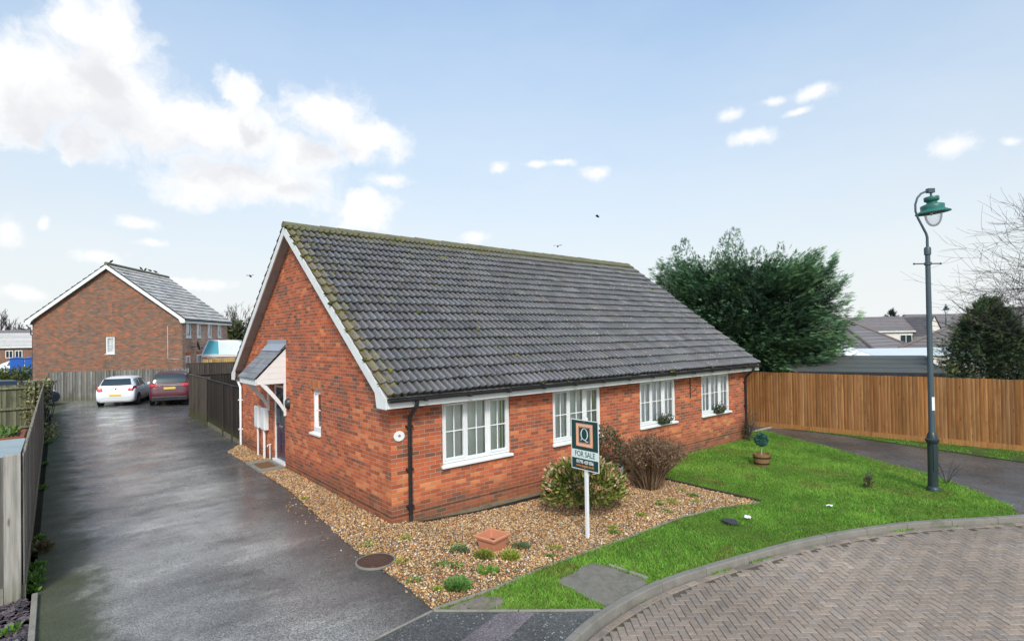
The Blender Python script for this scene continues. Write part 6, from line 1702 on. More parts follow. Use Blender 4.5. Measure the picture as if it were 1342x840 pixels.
# ================================================================== CARS
def paint(name, col, metal=0.0):
    m, nt, b, co = new_mat(name)
    setb(nt, b, 'Base Color', mixc(nt, noise(nt, co, 3, 3), [c * .93 for c in col], col)); setb(nt, b, 'Roughness', 0.4); setb(nt, b, 'Metallic', metal); setb(nt, b, 'Coat Weight', 0.35); setb(nt, b, 'Coat Roughness', 0.05)
    return m
def car(name, label, loc, heading, col, kind='hatch', group=None):
    """x runs from tail to nose, the tail bumper at x = 0; the root sits on the ground under the tail"""
    t = thing(name, label, 'car', loc, heading, group)
    if kind == 'hatch':      # x, roof half-width, belt half-width, belt z, top z, sill z
        st = [(0.0, .52, .66, .56, .60, .34), (0.05, .60, .80, .70, .80, .24), (0.10, .62, .83, .86, .98, .22), (0.22, .60, .85, .92, 1.16, .20), (0.42, .60, .855, .95, 1.40, .18), (0.75, .60, .86, .94, 1.47, .17), (1.5, .61, .86, .91, 1.49, .17), (2.1, .60, .86, .89, 1.46, .17), (2.55, .57, .855, .88, 1.30, .17), (3.05, .60, .85, .90, .97, .17), (3.5, .58, .82, .80, .86, .18), (3.85, .50, .76, .64, .72, .22), (3.99, .40, .62, .48, .54, .30)]
        wb, wf, wr, Lc = 0.72, 3.22, 0.31, 3.99; hp = (1.40, .98); hw = .75
    else:
        st = [(0.0, .58, .72, .58, .62, .36), (0.05, .66, .86, .74, .84, .28), (0.10, .66, .89, .95, 1.08, .26), (0.22, .64, .90, 1.02, 1.36, .22), (0.38, .64, .905, 1.03, 1.60, .20), (0.8, .65, .91, 1.01, 1.67, .19), (1.8, .66, .91, .97, 1.68, .19), (2.7, .64, .91, .95, 1.62, .19), (3.2, .60, .90, .94, 1.36, .19), (3.75, .62, .89, .96, 1.03, .19), (4.2, .60, .86, .84, .90, .20), (4.5, .52, .80, .66, .74, .24), (4.66, .42, .66, .48, .55, .32)]
        wb, wf, wr, Lc = 0.86, 3.60, 0.335, 4.66; hp = (1.62, 1.08); hw = .82
    X = np.array([s[0] for s in st])
    par = np.array([s[1:] for s in st])
    def sec(x):
        rw, bw, bz, tz, sz = [np.interp(x, X, par[:, i]) for i in range(5)]
        mid = (sz + bz) / 2
        return [(0, sz), (bw * .80, sz), (bw * .97, sz + .10), (bw * 1.0, mid), (bw * 1.0, bz - .12), (bw * .975, bz), (bw * .975 + (rw - bw * .975) * .9, bz + (tz - bz) * .86), (rw * .86, bz + (tz - bz) * .965), (rw * .45, tz), (0, tz + .008)]
    xs = sorted(set(list(X) + [0.02, 0.32, 0.55, 1.1, 1.8, 2.8, 3.3]))
    xs = [x for x in xs if x <= Lc]
    mb = MB(); vs = []; K = 10
    ring = []
    for x in xs:
        h = sec(x); full = [(x, -y, z) for y, z in h] + [(x, y, z) for y, z in h[::-1][1:-1]]
        vs += full; n = len(full)
    fs = [(i * n + k, i * n + (k + 1) % n, (i + 1) * n + (k + 1) % n, (i + 1) * n + k) for i in range(len(xs) - 1) for k in range(n)]
    fs += [tuple(range(n)), tuple(range((len(xs) - 1) * n, len(xs) * n))[::-1]]
    mb.add(vs, fs); body = mb.build('body', paint(name + '_paint', col), t, smooth=True)
    body.data.set_sharp_from_angle(angle=R(55))
    def side_pt(x, f, s, off=0.006):
        h = sec(x); (y0, z0), (y1, z1) = h[5], h[6]
        y = y0 + (y1 - y0) * f; z = z0 + (z1 - z0) * f
        return (x, s * (y + off), z + off * .3)
    segs = [(0.55, 1.22), (1.30, 2.18)] if kind == 'hatch' else [(0.42, 1.05), (1.14, 2.05), (2.14, 2.85)]
    for s in (-1, 1):
        for a, b in segs:
            g = MB(); q = 5; vs = []
            for i in range(q + 1):
                x = a + (b - a) * i / q
                f1 = .93
                vs += [side_pt(x, .08, s), side_pt(x, f1, s)]
            g.add(vs, [(2 * i, 2 * i + 2, 2 * i + 3, 2 * i + 1) for i in range(q)]); g.build('side_window', M['car_glass'], t, fix=False)
        g = MB()    # door shut lines
        for x in ([1.26, 2.25] if kind == 'hatch' else [1.10, 2.10, 3.0]):
            h = sec(x); g.bar((x, s * (h[3][0] + .001), .36), (x, s * (h[5][0] + .003), h[5][1]), 0.012, 0.008)
        g.build('door_gap', M['dark'], t)
        for x in ([1.42] if kind == 'hatch' else [1.25, 2.3]):
            h = sec(x); g = MB(); g.box(x, s * h[4][0] - .02, h[5][1] - .12, x + .16, s * h[4][0] + .02 , h[5][1] - .085); g.build('door_handle', M['chrome'] if kind != 'hatch' else body.data.materials[0], t, bevel=.006)
        xm = 2.35 if kind == 'hatch' else 3.0
        g = MB(); g.lathe([(0, -.1), (.07, -.06), (.085, 0), (.07, .07), (0, .09)], (xm, s * (np.interp(xm, X, par[:, 1]) + .10), np.interp(xm, X, par[:, 2]) + .10), 12); g.build('mirror', body.data.materials[0], t, smooth=True)
        # tail lamp wraps round the corner
        zl, zh = (.80, 1.02) if kind == 'hatch' else (.98, 1.12)
        g = MB(); vs = []
        inner = hw * (.72 if kind == 'hatch' else .62)
        for z in (zl, (zl + zh) / 2, zh):
            xr = float(np.interp(z, [s_[4] for s_ in st[:6]], [s_[0] for s_ in st[:6]]))
            bw = float(np.interp(xr, X, par[:, 1]))
            lo = 0.04 * (z - zl) / (zh - zl)
            vs += [(max(xr - .035, -.004), s * (inner + lo), z), (max(xr - .030, -.002), s * (bw * .90), z), (xr + .05, s * (bw * .985 + .008), z), (xr + .26, s * (np.interp(xr + .26, X, par[:, 1]) * .99 + .008), z + .02)]
        g.add(vs, [(4 * r + k, 4 * r + k + 1, 4 * r + 5 + k, 4 * r + 4 + k) for r in range(2) for k in range(3)]); g.build('tail_lamp', M['tail_red'], t, fix=False, smooth=True)
        g = MB(); g.lathe([(0, 0)] + [(.12, .01)] + [(0.02, .02)], (Lc - .28, s * .56, .70), 12, Matrix.Rotation(R(90), 3, 'Y')); g.build('headlight', M['white_light'], t, smooth=True)
    # rear window, following the tailgate
    z1, z2 = (1.06, 1.385) if kind == 'hatch' else (1.14, 1.575)
    g = MB(); vs = []; q = 6; TZ = [s_[4] for s_ in st[:7]]; TX = [s_[0] for s_ in st[:7]]
    for i in range(q + 1):
        z = z1 + (z2 - z1) * i / q; x = float(np.interp(z, TZ, TX)); w_ = (.66 if kind == 'hatch' else .73) - .10 * i / q
        for f in (-1, -.8, -.3, .3, .8, 1):
            vs.append((x - .022 + abs(f) ** 3 * .03, f * w_, z + .012 + (.02 * (1 - i / q) * abs(f) ** 2)))
    g.add(vs, [(6 * i + k, 6 * i + k + 1, 6 * i + 7 + k, 6 * i + 6 + k) for i in range(q) for k in range(5)]); g.build('rear_window', M['car_glass'], t, fix=False, smooth=True)
    g = MB(); g.add([side for side in [(2.30 if kind == 'hatch' else 2.95, -.55, 1.405 if kind == 'hatch' else 1.52), (2.30 if kind == 'hatch' else 2.95, .55, 1.405 if kind == 'hatch' else 1.52), (3.0 if kind == 'hatch' else 3.7, .62, 1.005 if kind == 'hatch' else 1.07), (3.0 if kind == 'hatch' else 3.7, -.62, 1.005 if kind == 'hatch' else 1.07)]], [(0, 1, 2, 3)]); g.build('windscreen', M['car_glass'], t, fix=False)
    zp = .58 if kind == 'hatch' else .88
    xp = float(np.interp(zp, TZ, TX)) if kind != 'hatch' else -.004
    g = MB(); g.box(xp - .05 if kind != 'hatch' else -.02, -.26, zp - .055, xp + .01, .26, zp + .055); pl = g.build('number_plate', M['plate'], t, bevel=.01)
    g = MB(); zz = .95 if kind == 'hatch' else 1.02; xx = float(np.interp(zz, TZ, TX))
    if kind == 'hatch':
        g.lathe([(0, .012), (.045, .01), (.055, 0)], (xx - .025, 0, zz - .06), 14, Matrix.Rotation(R(-90), 3, 'Y')); g.build('badge', M['chrome'], t, smooth=True)
    else:
        g.box(xx - .035, -.62, zz - .012, xx, .62, zz + .018); g.build('chrome_strip', M['chrome'], t, bevel=.004)
    g = MB(); g.box(-.012, -.60, .24, .03, .60, .40) if kind == 'hatch' else g.box(-.012, -.78, .26, .03, .78, .47)
    if kind != 'hatch': g.build('lower_bumper', M['black_plastic'], t, bevel=.02)
    if kind != 'hatch':
        for s in (-1, 1):
            g = MB(); g.tube([(.6, s * .62, 1.68), (1.0, s * .63, 1.735), (2.4, s * .62, 1.725), (2.75, s * .60, 1.66)], .018, 6); g.build('roof_rail', M['chrome'], t, smooth=True)
    for xw in (wb, wf):
        for s in (-1, 1):
            bw = float(np.interp(xw, X, par[:, 1]))
            g = MB(); Mr = Matrix.Rotation(R(90) * -s, 3, 'X'); c = (xw, s * (bw - .17), wr)
            ar = MB(); ar.lathe([(0, .176), (wr + .05, .176), (wr + .055, .16)], c, 26, Mr)
            ar.build('wheel_arch', M['dark'], t)
            g.lathe([(wr * .62, .0), (wr * .95, .0), (wr, .02), (wr, .165), (wr * .95, .184), (wr * .66, .188), (wr * .62, .18)], c, 26, Mr); wh = g.build('wheel', M['tyre'], t, smooth=True)
            g = MB(); g.lathe([(wr * .64, .176), (wr * .58, .179)], c, 24, Mr); g.lathe([(.06, .186), (0, .19)], c, 12, Mr)
            for k in range(5):
                a = 2 * math.pi * k / 5; p = Mr @ Vector((math.cos(a) * .05, math.sin(a) * .05, .182)); e = Mr @ Vector((math.cos(a) * wr * .6, math.sin(a) * wr * .6, .180))
                g.bar(Vector(c) + p, Vector(c) + e, .055, .008, up=Mr @ Vector((0, 0, 1)))
            g.build('rim', M['rim'], wh)
    return t
def place_tail(x, y, h, wb):
    """root position for a car whose rear axle centre is at x, y"""
    return (x - wb * math.cos(h), y - wb * math.sin(h), 0)
h1 = math.atan2(.95, .32)
car('parked_hatchback', 'white hatchback with red tail lamps parked by the grey fence', place_tail(-1.90, 26.25, h1, .72), h1, (0.80, 0.81, 0.82))
h2 = math.atan2(.975, .22)
car('parked_minivan', 'burgundy people carrier parked beside the white hatchback', place_tail(0.22, 24.85, h2, .86), h2, (0.085, 0.006, 0.018), 'van')
h3 = math.atan2(0.53, 0.85)
car('parked_car', 'dark blue car mostly hidden behind the left garden fence', (-7.95, 27.35, 0), h3, (0.012, 0.022, 0.045))
h4 = math.atan2(0.3, -0.95)
car('parked_car', 'white car far off beyond the hedge at the left edge', place_tail(-6.9, 73.5, h4, .72), h4, (0.8, 0.81, 0.82))

# ================================================================== THE TWO-STOREY HOUSE
g_ = Vector((0.8406, -0.5417, 0)); hl = Vector((2.01, 33.03, 0)) - g_ * 9.0
h2o = thing('two_storey_house', 'dark brick two-storey house with white gable boards behind the parked cars', 'house', (hl.x, hl.y, 0), math.atan2(-0.5417, 0.8406))
W2, L2, ZE2, ZR2 = 9.0, 7.6, 4.78, 8.38
SL2 = (ZR2 - ZE2) / (W2 / 2 + .25)
rz2 = lambda x: ZE2 + (min(x, W2 - x) + .25) * SL2
mb = MB()
holes_wall(mb, lambda a, d, z: (a, d, z), 0, W2, -0.3, 4.6, [(4.32, 4.86, 2.5, 3.66)])
mb.add([(0, 0, 4.6), (W2, 0, 4.6), (W2, 0, rz2(W2) - .06), (W2 / 2, 0, ZR2 - .08), (0, 0, rz2(0) - .06)], [(0, 1, 2, 3, 4)])
mb.add([(0, L2, -.3), (W2, L2, -.3), (W2, L2, 4.8), (W2 / 2, L2, ZR2 - .08), (0, L2, 4.8)], [(0, 1, 2, 3, 4)])
mb.add([(0, 0, -.3), (0, L2, -.3), (0, L2, 4.9), (0, 0, 4.9)], [(0, 1, 2, 3)])
mb.build('wall', M['brick2'], h2o, fix=False)
side2 = lambda a, d, z: (W2 - d, a, z)
UP = [(0.55, 1.30), (2.15, 2.85), (3.95, 4.65), (5.75, 6.4)]; DN = [(0.45, 1.15, 1.0, 2.32), (2.1, 2.95, 0.2, 2.36)]
mb = MB(); holes_wall(mb, side2, 0, L2, -.3, 4.9, [(a, b, 3.5, 4.58) for a, b in UP] + DN)
mb.build('wall', M['brick3'], h2o, fix=False)
w_ = win_parts(h2o, lambda a, d, z: (a, d, z), 4.32, 4.86, 2.5, 3.66, 'net', lights=1)
for a, b in UP: win_parts(h2o, side2, a, b, 3.5, 4.58, 'net', lights=1, deep=0.112, rec=0.01)
for a, b, c, d in DN: win_parts(h2o, side2, a, b, c, d, 'net', lights=1, deep=0.112, rec=0.01)
mb = MB(); mb.box(4.27, -.004, 3.66, 4.91, .05, 3.88); mb.build('lintel', M['soldier'], h2o)
for a, b, c, d in DN:
    mb = MB(); mb.box(W2 - .05, a - .05, d, W2 + .004, b + .05, d + .22); mb.build('lintel', M['soldier'], h2o)
def rot_roof(nm, s):
    o = tile_slope(nm, -0.25, L2 + 0.25, -.28, ZE2 - .02, W2 / 2, ZR2, M['tile2'], h2o, 0.42, 0.33, 0.004, 0.055, 0.05)
    # the slope builder runs along x; swap so the ridge runs along the house
    me = o.data; n = len(me.vertices); a = np.empty(n * 3, np.float32); me.vertices.foreach_get('co', a); a = a.reshape(-1, 3)
    b = a.copy(); b[:, 1] = a[:, 0]; b[:, 0] = a[:, 1] if s else W2 - a[:, 1]
    me.vertices.foreach_set('co', b.ravel()); me.update()
    if s: me.flip_normals()
    return o
rot_roof('roof', True); rot_roof('roof', False)
mb = MB(); mb.tube([(W2 / 2, -.26, ZR2 + .03), (W2 / 2, L2 + .26, ZR2 + .03)], 0.11, 8); mb.build('ridge_tiles', M['ridge'], h2o, smooth=True)
for s in (0, 1):
    f = (lambda x: x) if s == 0 else (lambda x: W2 - x)
    tp = lambda x: rz2(x) - .04
    mb = MB(); mb.prism([(f(x), -.25, z) for x, z in [(-.25, tp(-.25)), (W2 / 2, tp(W2 / 2)), (W2 / 2, tp(W2 / 2) - .26), (.12, tp(.12) - .26), (.0, 4.50), (-.27, 4.50), (-.27, tp(-.25))]], (0, .03, 0)); mb.build('bargeboard', M['pvc'], h2o)
    mb = MB(); mb.add([(f(.12), -.219, tp(.12) - .22), (f(W2 / 2), -.219, tp(W2 / 2) - .22), (f(W2 / 2), -.001, tp(W2 / 2) - .22), (f(.12), -.001, tp(.12) - .22)], [(0, 1, 2, 3)]); mb.build('soffit', M['soffit'], h2o, fix=False)
    mb = MB(); x = f(-.26); mb.box(min(x, f(-.24)), -.22, 4.5, max(x, f(-.24)), L2 + .25, 4.74); mb.build('fascia', M['pvc'], h2o)
    mb = MB(); mb.tube([(f(-.32), -.2, 4.70), (f(-.32), L2 + .2, 4.70)], .055, 8); mb.build('gutter', M['black_plastic'], h2o, smooth=True)
mb = MB(); mb.tube([(-.32, -.05, 4.66), (-.30, -.05, 4.45), (-.06, -.06, 4.2), (-.06, -.06, 3.9), (-.06, .1, 3.8), (-.06, .1, 0)], .035, 8); mb.build('downpipe', M['black_plastic'], h2o, smooth=True)
mb = MB(); mb.tube([(W2 - .9, -.012, 4.3), (W2 - .9, -.012, 2.15), (W2 - .2, -.012, 2.12)], .012, 6); mb.build('cable', M['pvc'], h2o)
ds = MB(); Md = Matrix.Rotation(R(75), 3, 'Y') @ Matrix.Rotation(R(-30), 3, 'X')
ds.lathe([(0, .0), (.15, .02), (.28, .06), (.34, .10), (.33, .105), (.27, .075), (0, .02)], (W2 + .35, 1.35, 2.95), 22, Md); ds.bar((W2, 1.35, 2.9), (W2 + .36, 1.35, 2.92), .04, .04); ds.bar((W2 + .35, 1.35, 2.75), (W2 + .75, 1.2, 2.8), .025, .025); ds.box(W2 + .70, 1.15, 2.77, W2 + .80, 1.25, 2.87)
ds.build('satellite_dish', M['iron'], h2o, smooth=True)
# birds on the ridge are things of their own
def bird(label, loc, rz, fly=False, name='pigeon'):
    mb = MB(); pr = [(0.0, -.16), (.035, -.14), (.06, -.06), (.065, .0), (.05, .07), (.03, .10), (.032, .13), (.028, .155), (0, .17)]
    Mr = Matrix.Rotation(R(65), 3, 'Y'); mb.lathe(pr, (0, 0, .12), 10, Mr)
    if fly:
        for s in (-1, 1): mb.add([(0.05, 0, .14), (-.08, 0, .14), (-.10, s * .22, .20), (-.02, s * .36, .17), (.06, s * .2, .2)], [(0, 1, 2, 3, 4)])
    else:
        mb.add([(-.12, -.03, .08), (-.12, .03, .08), (-.25, .04, .02), (-.25, -.04, .02)], [(0, 1, 2, 3)])
        for s in (-1, 1): mb.tube([(0, s * .02, .07), (0, s * .02, 0)], .006, 4)
    mb.add([(.155, -.01, .205), (.155, .01, .205), (.20, 0, .195)], [(0, 1, 2)])
    o = mb.build(name, simple('bird_feathers', (.03, .03, .035), .7, .3, 20), smooth=True); o.location = loc; o.rotation_euler = (0, 0, rz)
    return tag(o, label, 'bird')
ez = Vector((0.5417, 0.8406, 0))
for k, q in enumerate((.35, 3.9, 4.5, 5.1, 5.9)):
    p = hl + g_ * (W2 / 2) + ez * q
    o = bird('small dark bird perched along the ridge of the two-storey house', (p.x, p.y, ZR2 + .13), U(0, 6)); o['group'] = 'birds perched on the far ridge'
bird('lone bird flying above the middle of the bungalow roof', (26.16, 17.79, 11.89), 2.0, True, 'flying_bird'); bird('lone bird flying low over the bungalow ridge near its right end', (23.9, 19.7, 9.74), .6, True, 'flying_bird'); bird('lone bird flying left of the bungalow gable', (6.58, 34.34, 7.9), 4, True, 'flying_bird')
# conservatory on the long side
cv = thing('conservatory', 'small brick conservatory with blue-tinted glass roof beside the two-storey house', 'conservatory', (hl + g_ * W2 + ez * 2.9).to_tuple(), math.atan2(-0.5417, 0.8406))
mb = MB(); mb.box(0.01, 0, -.3, 3.4, 4.4, 2.15); mb.build('wall', M['brick3'], cv)
mb = MB(); mb.box(0.012, -.06, 2.15, 3.46, 4.46, 2.28); mb.build('fascia', M['pvc'], cv)
T = [(.02, 1.1, 3.35), (1.9, 1.5, 3.25), (1.9, 3.2, 3.25), (.02, 3.6, 3.35)]; Bm = [(.02, -.05, 2.3), (3.44, -.05, 2.3), (3.44, 4.45, 2.3), (.02, 4.45, 2.3)]
mB = Vector(Bm[0]).lerp(Vector(Bm[1]), .36); mT = Vector(T[0]).lerp(Vector(T[1]), .36)
for i, (q, mt) in enumerate([([Bm[0], mB, mT, T[0]], 'blue_glass'), ([mB, Bm[1], T[1], mT], 'pale_glass'), ([Bm[1], Bm[2], T[2], T[1]], 'pale_glass'), ([Bm[2], Bm[3], T[3], T[2]], 'pale_glass'), ([T[0], T[1], T[2], T[3]], 'pale_glass')]):
    mb = MB(); mb.add(q, [(0, 1, 2, 3)]); mb.build('roof_glass', M[mt], cv, fix=False)
mb = MB()
for a, b in [(Bm[0], T[0]), (Bm[1], T[1]), (Bm[2], T[2]), (Bm[3], T[3]), (T[0], T[1]), (T[1], T[2]), (T[2], T[3]), (Bm[0], Bm[1]), (Bm[1], Bm[2])]: mb.bar(a, b, .09, .07)
for f in (.35, .68):
    a = Vector(Bm[0]).lerp(Vector(Bm[1]), f); b = Vector(T[0]).lerp(Vector(T[1]), f); mb.bar(a, b, .06, .06)
    a = Vector(Bm[1]).lerp(Vector(Bm[2]), f); b = Vector(T[1]).lerp(Vector(T[2]), f); mb.bar(a, b, .06, .06)
mb.build('roof_bars', M['pvc'], cv)
fy = fence('timber_screen', (hl + g_ * 9.4 + ez * 2.0).to_tuple()[:2], (hl + g_ * 13.2 + ez * 2.2).to_tuple()[:2], 2.0, M['new_fence'], [(0.52, 0.36, 0.12), (0.58, 0.42, 0.16)], 'yellow timber screen below the glass-roofed conservatory', .12, side=-1)

# ================================================================== FAR BUILDINGS
def slope_poly(P, name, mat, parent, rows=12, lap=0.03):
    """a plain roof face with stepped tile courses between the eave P0-P1 and the top P3-P2"""
    P = [Vector(p) for p in P]; nrm = (P[1] - P[0]).cross(P[3] - P[0])
    if nrm.length < 1e-6: nrm = (P[1] - P[0]).cross(P[2] - P[0])
    nrm.normalize()
    if nrm.z < 0: nrm = -nrm
    vs = []; fs = []; cs = []
    mb = MB()
    for r in range(rows):
        a, b = r / rows, (r + 1) / rows
        l0, r0 = P[0].lerp(P[3], a), P[1].lerp(P[2], a); l1, r1 = P[0].lerp(P[3], b), P[1].lerp(P[2], b)
        c = U(.9, 1.1)
        mb.add([l0 + nrm * lap, r0 + nrm * lap, r1 + nrm * .004, l1 + nrm * .004, l0 - nrm * .01, r0 - nrm * .01], [(0, 1, 2, 3), (4, 5, 1, 0)], (c, c, c))
    o = mb.build(name, mat, parent, fix=False)
    return o
def hip_bungalow(label, x, y, dx, dy, ze, zr, hip0, hip1, mat='tile3', along='y'):
    t = thing('hipped_bungalow', label, 'bungalow', (x, y, 0))
    mb = MB(); mb.box(.4 if dx > 0 else dx + .4, .4 if dy > 0 else dy + .4, -.3, dx - .4 if dx > 0 else -.4, dy - .4 if dy > 0 else -.4, ze); mb.build('wall', M['render'], t)
    h = dx / 2
    s = 1 if dy > 0 else -1
    A, B, C_, D_ = (0, 0, ze), (dx, 0, ze), (dx, dy, ze), (0, dy, ze)
    r0 = (h, s * h if hip0 else 0, zr); r1 = (h, dy - s * h if hip1 else dy, zr)
    slope_poly([A, D_, r1, r0], 'roof', M[mat], t); slope_poly([B, C_, r1, r0], 'roof', M[mat], t)
    slope_poly([A, B, r0, r0], 'roof', M[mat], t); slope_poly([D_, C_, r1, r1], 'roof', M[mat], t)
    mb = MB()
    for p, q in ((A, r0), (B, r0), (D_, r1), (C_, r1), (r0, r1)): mb.tube([Vector(p) + Vector((0, 0, .04)), Vector(q) + Vector((0, 0, .04))], .10, 6)
    mb.build('ridge_tiles', simple('ridge_brown', (.16, .13, .12), .8, .2, 3), t, smooth=True)
    mb = MB(); e = -.04
    for p, q in ((A, B), (A, D_), (D_, C_)): mb.bar(Vector(p) + Vector((0, 0, -.06)), Vector(q) + Vector((0, 0, -.06)), .1, .12)
    mb.build('gutter', M['pvc_grimy'], t)
    return t
hip_bungalow('brown hipped-roof bungalow between the conifer and the lamp', 32.27, 2.08, 7.6, 15, 2.13, 4.5, True, True)
hip_bungalow('brown hipped-roof bungalow behind the olive evergreen', 35.4, 1.68, 7.6, -17, 2.14, 4.45, True, True)
def gable_house(label, loc, rz, Lx, Dy, ze, zr, wallm, roofm, wins=(), name='far_house', wing=None):
    t = thing(name, label, 'house', loc, rz)
    mb = MB(); mb.box(0, 0, -3, Lx, Dy, ze); 
    for x in (0, Lx): mb.add([(x, 0, ze), (x, Dy, ze), (x, Dy / 2, zr - .05)], [(0, 1, 2)])
    mb.build('wall', M[wallm], t, fix=False)
    slope_poly([(-.2, -.25, ze - .05), (Lx + .2, -.25, ze - .05), (Lx + .2, Dy / 2, zr), (-.2, Dy / 2, zr)], 'roof', M[roofm], t, 10); slope_poly([(-.2, Dy + .25, ze - .05), (Lx + .2, Dy + .25, ze - .05), (Lx + .2, Dy / 2, zr), (-.2, Dy / 2, zr)], 'roof', M[roofm], t, 10)
    mb = MB(); mb.box(-.2, -.30, ze - .16, Lx + .2, -.22, ze - .02); mb.build('fascia', M['pvc'], t)
    for a, b, c, d in wins:
        w = MB(); w.box(a, -.05, c, b, -.003, d); fr = w.build('window', M['pvc'], t); w = MB(); m = (a + b) / 2; w.box(a + .08, -.062, c + .08, m - .04, -.051, d - .08); w.box(m + .04, -.062, c + .08, b - .08, -.051, d - .08); w.build('pane', M['car_glass'], fr)
    if wing:
        x0, x1, dep, we, wr = wing; m = (x0 + x1) / 2
        g = MB(); g.box(x0, -dep, -3, x1, -.004, we); g.add([(x0, -dep, we), (x1, -dep, we), (m, -dep, wr)], [(0, 1, 2)]); wg = g.build('wing', M[wallm], t, fix=False)
        slope_poly([(x0 - .15, -dep - .15, we - .06), (x0 - .15, Dy / 2, we - .06), (m, Dy / 2, wr + .02), (m, -dep - .15, wr + .02)], 'roof', M[roofm], wg, 8); slope_poly([(x1 + .15, -dep - .15, we - .06), (x1 + .15, Dy / 2, we - .06), (m, Dy / 2, wr + .02), (m, -dep - .15, wr + .02)], 'roof', M[roofm], wg, 8)
    return t
# camera-facing houses far off on the right
rzc = math.atan2(-0.644, 0.765)
gable_house('cream house with grey roof and white gable beyond the hipped bungalows', (74.6, 17.0, -.3), rzc, 11.5, 7, 3.6, 5.55, 'render', 'tile3', [(6.3, 7.9, 1.9, 3.1)], wing=(8.1, 10.2, 2.2, 3.0, 5.4))
gable_house('grey-roofed far house just right of the lamp column', (90.5, 12.5, -.3), rzc + .15, 9, 7, 3.3, 5.4, 'render', 'tile3', [(1, 2.2, 1.6, 2.8)])
gable_house('long low grey roof on the skyline behind the far lamp', (104, 16, -.3), rzc, 28, 8, 4.0, 6.4, 'render', 'tile3')
# left
rzl = math.atan2(-0.45, 0.9)
gable_house('far red-brown house with a pale sunlit roof at the left edge', (-18.9, 93.5, 0), rzl + .12, 13.4, 9, 3.0, 4.9, 'brick2', 'tile2', [(8.6, 9.4, 1.5, 2.5), (10.0, 10.8, 1.5, 2.5), (11.0, 11.8, 1.5, 2.5)])
gable_house('grey far house behind the pale-roofed one at the left edge', (-13.5, 105, 0), rzl + .12, 16, 9, 3.0, 5.6, 'render', 'tile3', [(10.5, 11.5, 1.2, 2.3)])
for i, (x, y, lb) in enumerate([(-7.55, 69.5, 'blue storage bin nearest the hedge at the far left'), (-6.35, 68.9, 'blue storage bin beside the two-storey house at the far left')]):
    t = thing('storage_bin', lb, 'bin', (x, y, 0)); mb = MB(); mb.prism([(-.5, -.45, 0.1), (.5, -.45, 0.1), (.58, -.5, 1.75), (-.58, -.5, 1.75)], (0, .95, 0)); mb.build('body', M['blue_plastic'], t, bevel=.04)
    mb = MB(); mb.prism([(-.62, -.56, 1.76), (.62, -.56, 1.76), (.62, -.56, 1.84), (0, -.56, 1.96), (-.62, -.56, 1.84)], (0, 1.1, 0)); mb.build('lid', M['blue_plastic'], t, bevel=.02)
    for s in (-.4, .4):
        mb = MB(); mb.lathe([(0, -.04), (.1, -.04), (.1, .04), (0, .04)], (s, -.35, .1), 12, Matrix.Rotation(R(90), 3, 'Y')); mb.build('wheel', M['tyre'], t)
def hedge(name, label, loc, lx, ly, h, n, size, pal, cat='hedge', rz=0.0):
    t = thing(name, label, cat, loc, rz)
    P = np.stack([rng.uniform(-lx, lx, n), rng.uniform(-ly, ly, n), rng.random(n) ** .6 * h], 1)
    P[:, 2] *= 1 + .25 * np.array([mnoise.noise((p[0] * .6, p[1] * .6, 2)) for p in P])
    V, F, C = leaves(P, rng.normal(0, 1, (n, 3)) + np.array([0, 0, .4]), size, pick(pal, [1] * len(pal), n, .22) * (0.5 + .7 * (P[:, 2:3] / h)))
    link('foliage', np_mesh('foliage', V, F, C), M['leafy'], t)
    s = MB()
    for k in range(int(lx * 6)):
        x = U(-lx, lx); s.tube([(x, U(-ly, ly) * .5, -.1), (x + U(-.3, .3), U(-ly, ly), h * .85)], [.03, .01], 4)
    s.build('stems', M['bark'], t)
    return t
hedge('hedge', 'ragged green-brown hedge above the low fence at far left', (-8.6, 41.5, 0), 3.2, .9, 1.55, 3600, .20, [(.08, .13, .025), (.12, .16, .04), (.10, .075, .03), (.05, .08, .02)], rz=-.45)
# felt-roofed shed and white gazebo behind the orange fence
t = thing('garden_shed', 'long dark shed with grey-green felt roof behind the orange fence', 'shed', (15.62, -.20, -.2), math.atan2(-4.6, 2.05))
Ls = 4.5
mb = MB(); mb.prism([(-.1, 0, 1.98), (-.1, 2.8, 2.45), (-.1, 2.8, 2.51), (-.1, 0, 2.04)], (Ls, 0, 0)); rf = mb.build('roof', M['felt'], t)
for k in range(1, 4):
    mb = MB(); y = k * .7; z = 2.045 + y / 2.8 * .47; mb.box(-.09, y - .02, z - .003, Ls - .11, y + .02, z + .012); mb.build('felt_seam', M['felt'], rf)
mb = MB(); mb.box(-.12, -.025, 1.90, Ls - .08, -.001, 2.05); mb.build('fascia', M['black_plastic'], t)
mb = MB(); mb.box(0, .06, -.1, Ls - .2, 2.7, 1.97, (.10, .06, .04)); mb.build('wall', M['brown_fence'], t)
t = thing('gazebo', 'white peaked gazebo roof showing above the shed roof', 'gazebo', (24.4, 1.9, -.2), rzc)
mb = MB(); n = 8
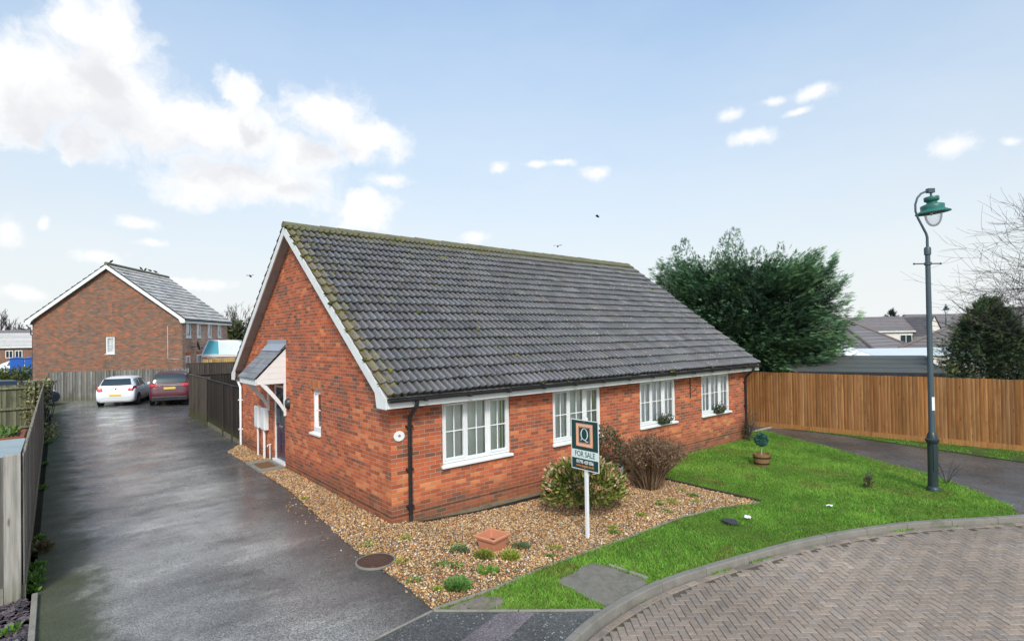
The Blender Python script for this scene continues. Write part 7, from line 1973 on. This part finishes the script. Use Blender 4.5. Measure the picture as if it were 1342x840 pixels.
for k in range(4):
    a = [(-1.5, -1.5), (1.5, -1.5), (1.5, 1.5), (-1.5, 1.5)]
    p, q = a[k], a[(k + 1) % 4]; mb.add([(p[0], p[1], 2.25), (q[0], q[1], 2.25), (0, 0, 3.15)], [(0, 1, 2)]); mb.add([(p[0], p[1], 2.25), (q[0], q[1], 2.25), (q[0], q[1], 2.0), (p[0], p[1], 2.0)], [(0, 1, 2, 3)])
mb.build('canopy', M['white_paint'], t, fix=False)
mb = MB()
for x, y in ((-1.5, -1.5), (1.5, -1.5), (1.5, 1.5), (-1.5, 1.5)): mb.tube([(x, y, 2.26), (0, 0, 3.16)], .03, 6)
mb.build('ridge_poles', M['chrome'], t)
for x, y in ((-1.45, -1.45), (1.45, -1.45), (1.45, 1.45), (-1.45, 1.45)):
    mb = MB(); mb.tube([(x, y, 0), (x, y, 2.2)], .03, 6); mb.build('leg', M['white_paint'], t)
t = thing('white_lean_to', 'long white lean-to roof just above the shed on the right', 'lean-to', (27.2, .9, -.2), rzc)
mb = MB(); mb.prism([(0, 0, 2.15), (0, 2.2, 2.45), (0, 2.2, 2.5), (0, 0, 2.2)], (6.5, 0, 0)); mb.build('roof', M['pale_glass'], t)
mb = MB(); mb.box(.1, .1, 0, 6.4, 2.1, 2.14); mb.build('wall', M['render'], t)
# far woodland on the skyline
def skyline(cx, cy, half, rz, h, label, n=2600, size=1.7):
    c, s = math.cos(rz), math.sin(rz)
    q = rng.uniform(-half, half, n); e = rng.normal(0, 4, n); prof = np.array([0.55 + .45 * (.5 + .5 * mnoise.noise((v * .05, cx, 1))) + .18 * mnoise.noise((v * .25, 3, 1)) for v in q])
    P = np.stack([cx + q * c - e * s, cy + q * s + e * c, rng.random(n) ** .7 * h * prof], 1)
    V, F, C = leaves(P, rng.normal(0, 1, (n, 3)), size, pick([(.10, .10, .055), (.13, .12, .08), (.08, .085, .05), (.15, .13, .10)], [1, 1, 1, 1], n, .15))
    tag(link('far_woodland', np_mesh('far_woodland', V, F, C), M['leafy']), label, 'woodland', kind='stuff')
skyline(190, 55, 110, rzc - .1, 8.5, 'bare brown woodland along the far right skyline')
skyline(-10, 210, 70, .1, 9.5, 'bare woodland on the far left skyline', 1800, 2.0)
skyline(60, 170, 70, -.5, 10.0, 'bare woodland hidden far behind the bungalow', 1500, 2.0)
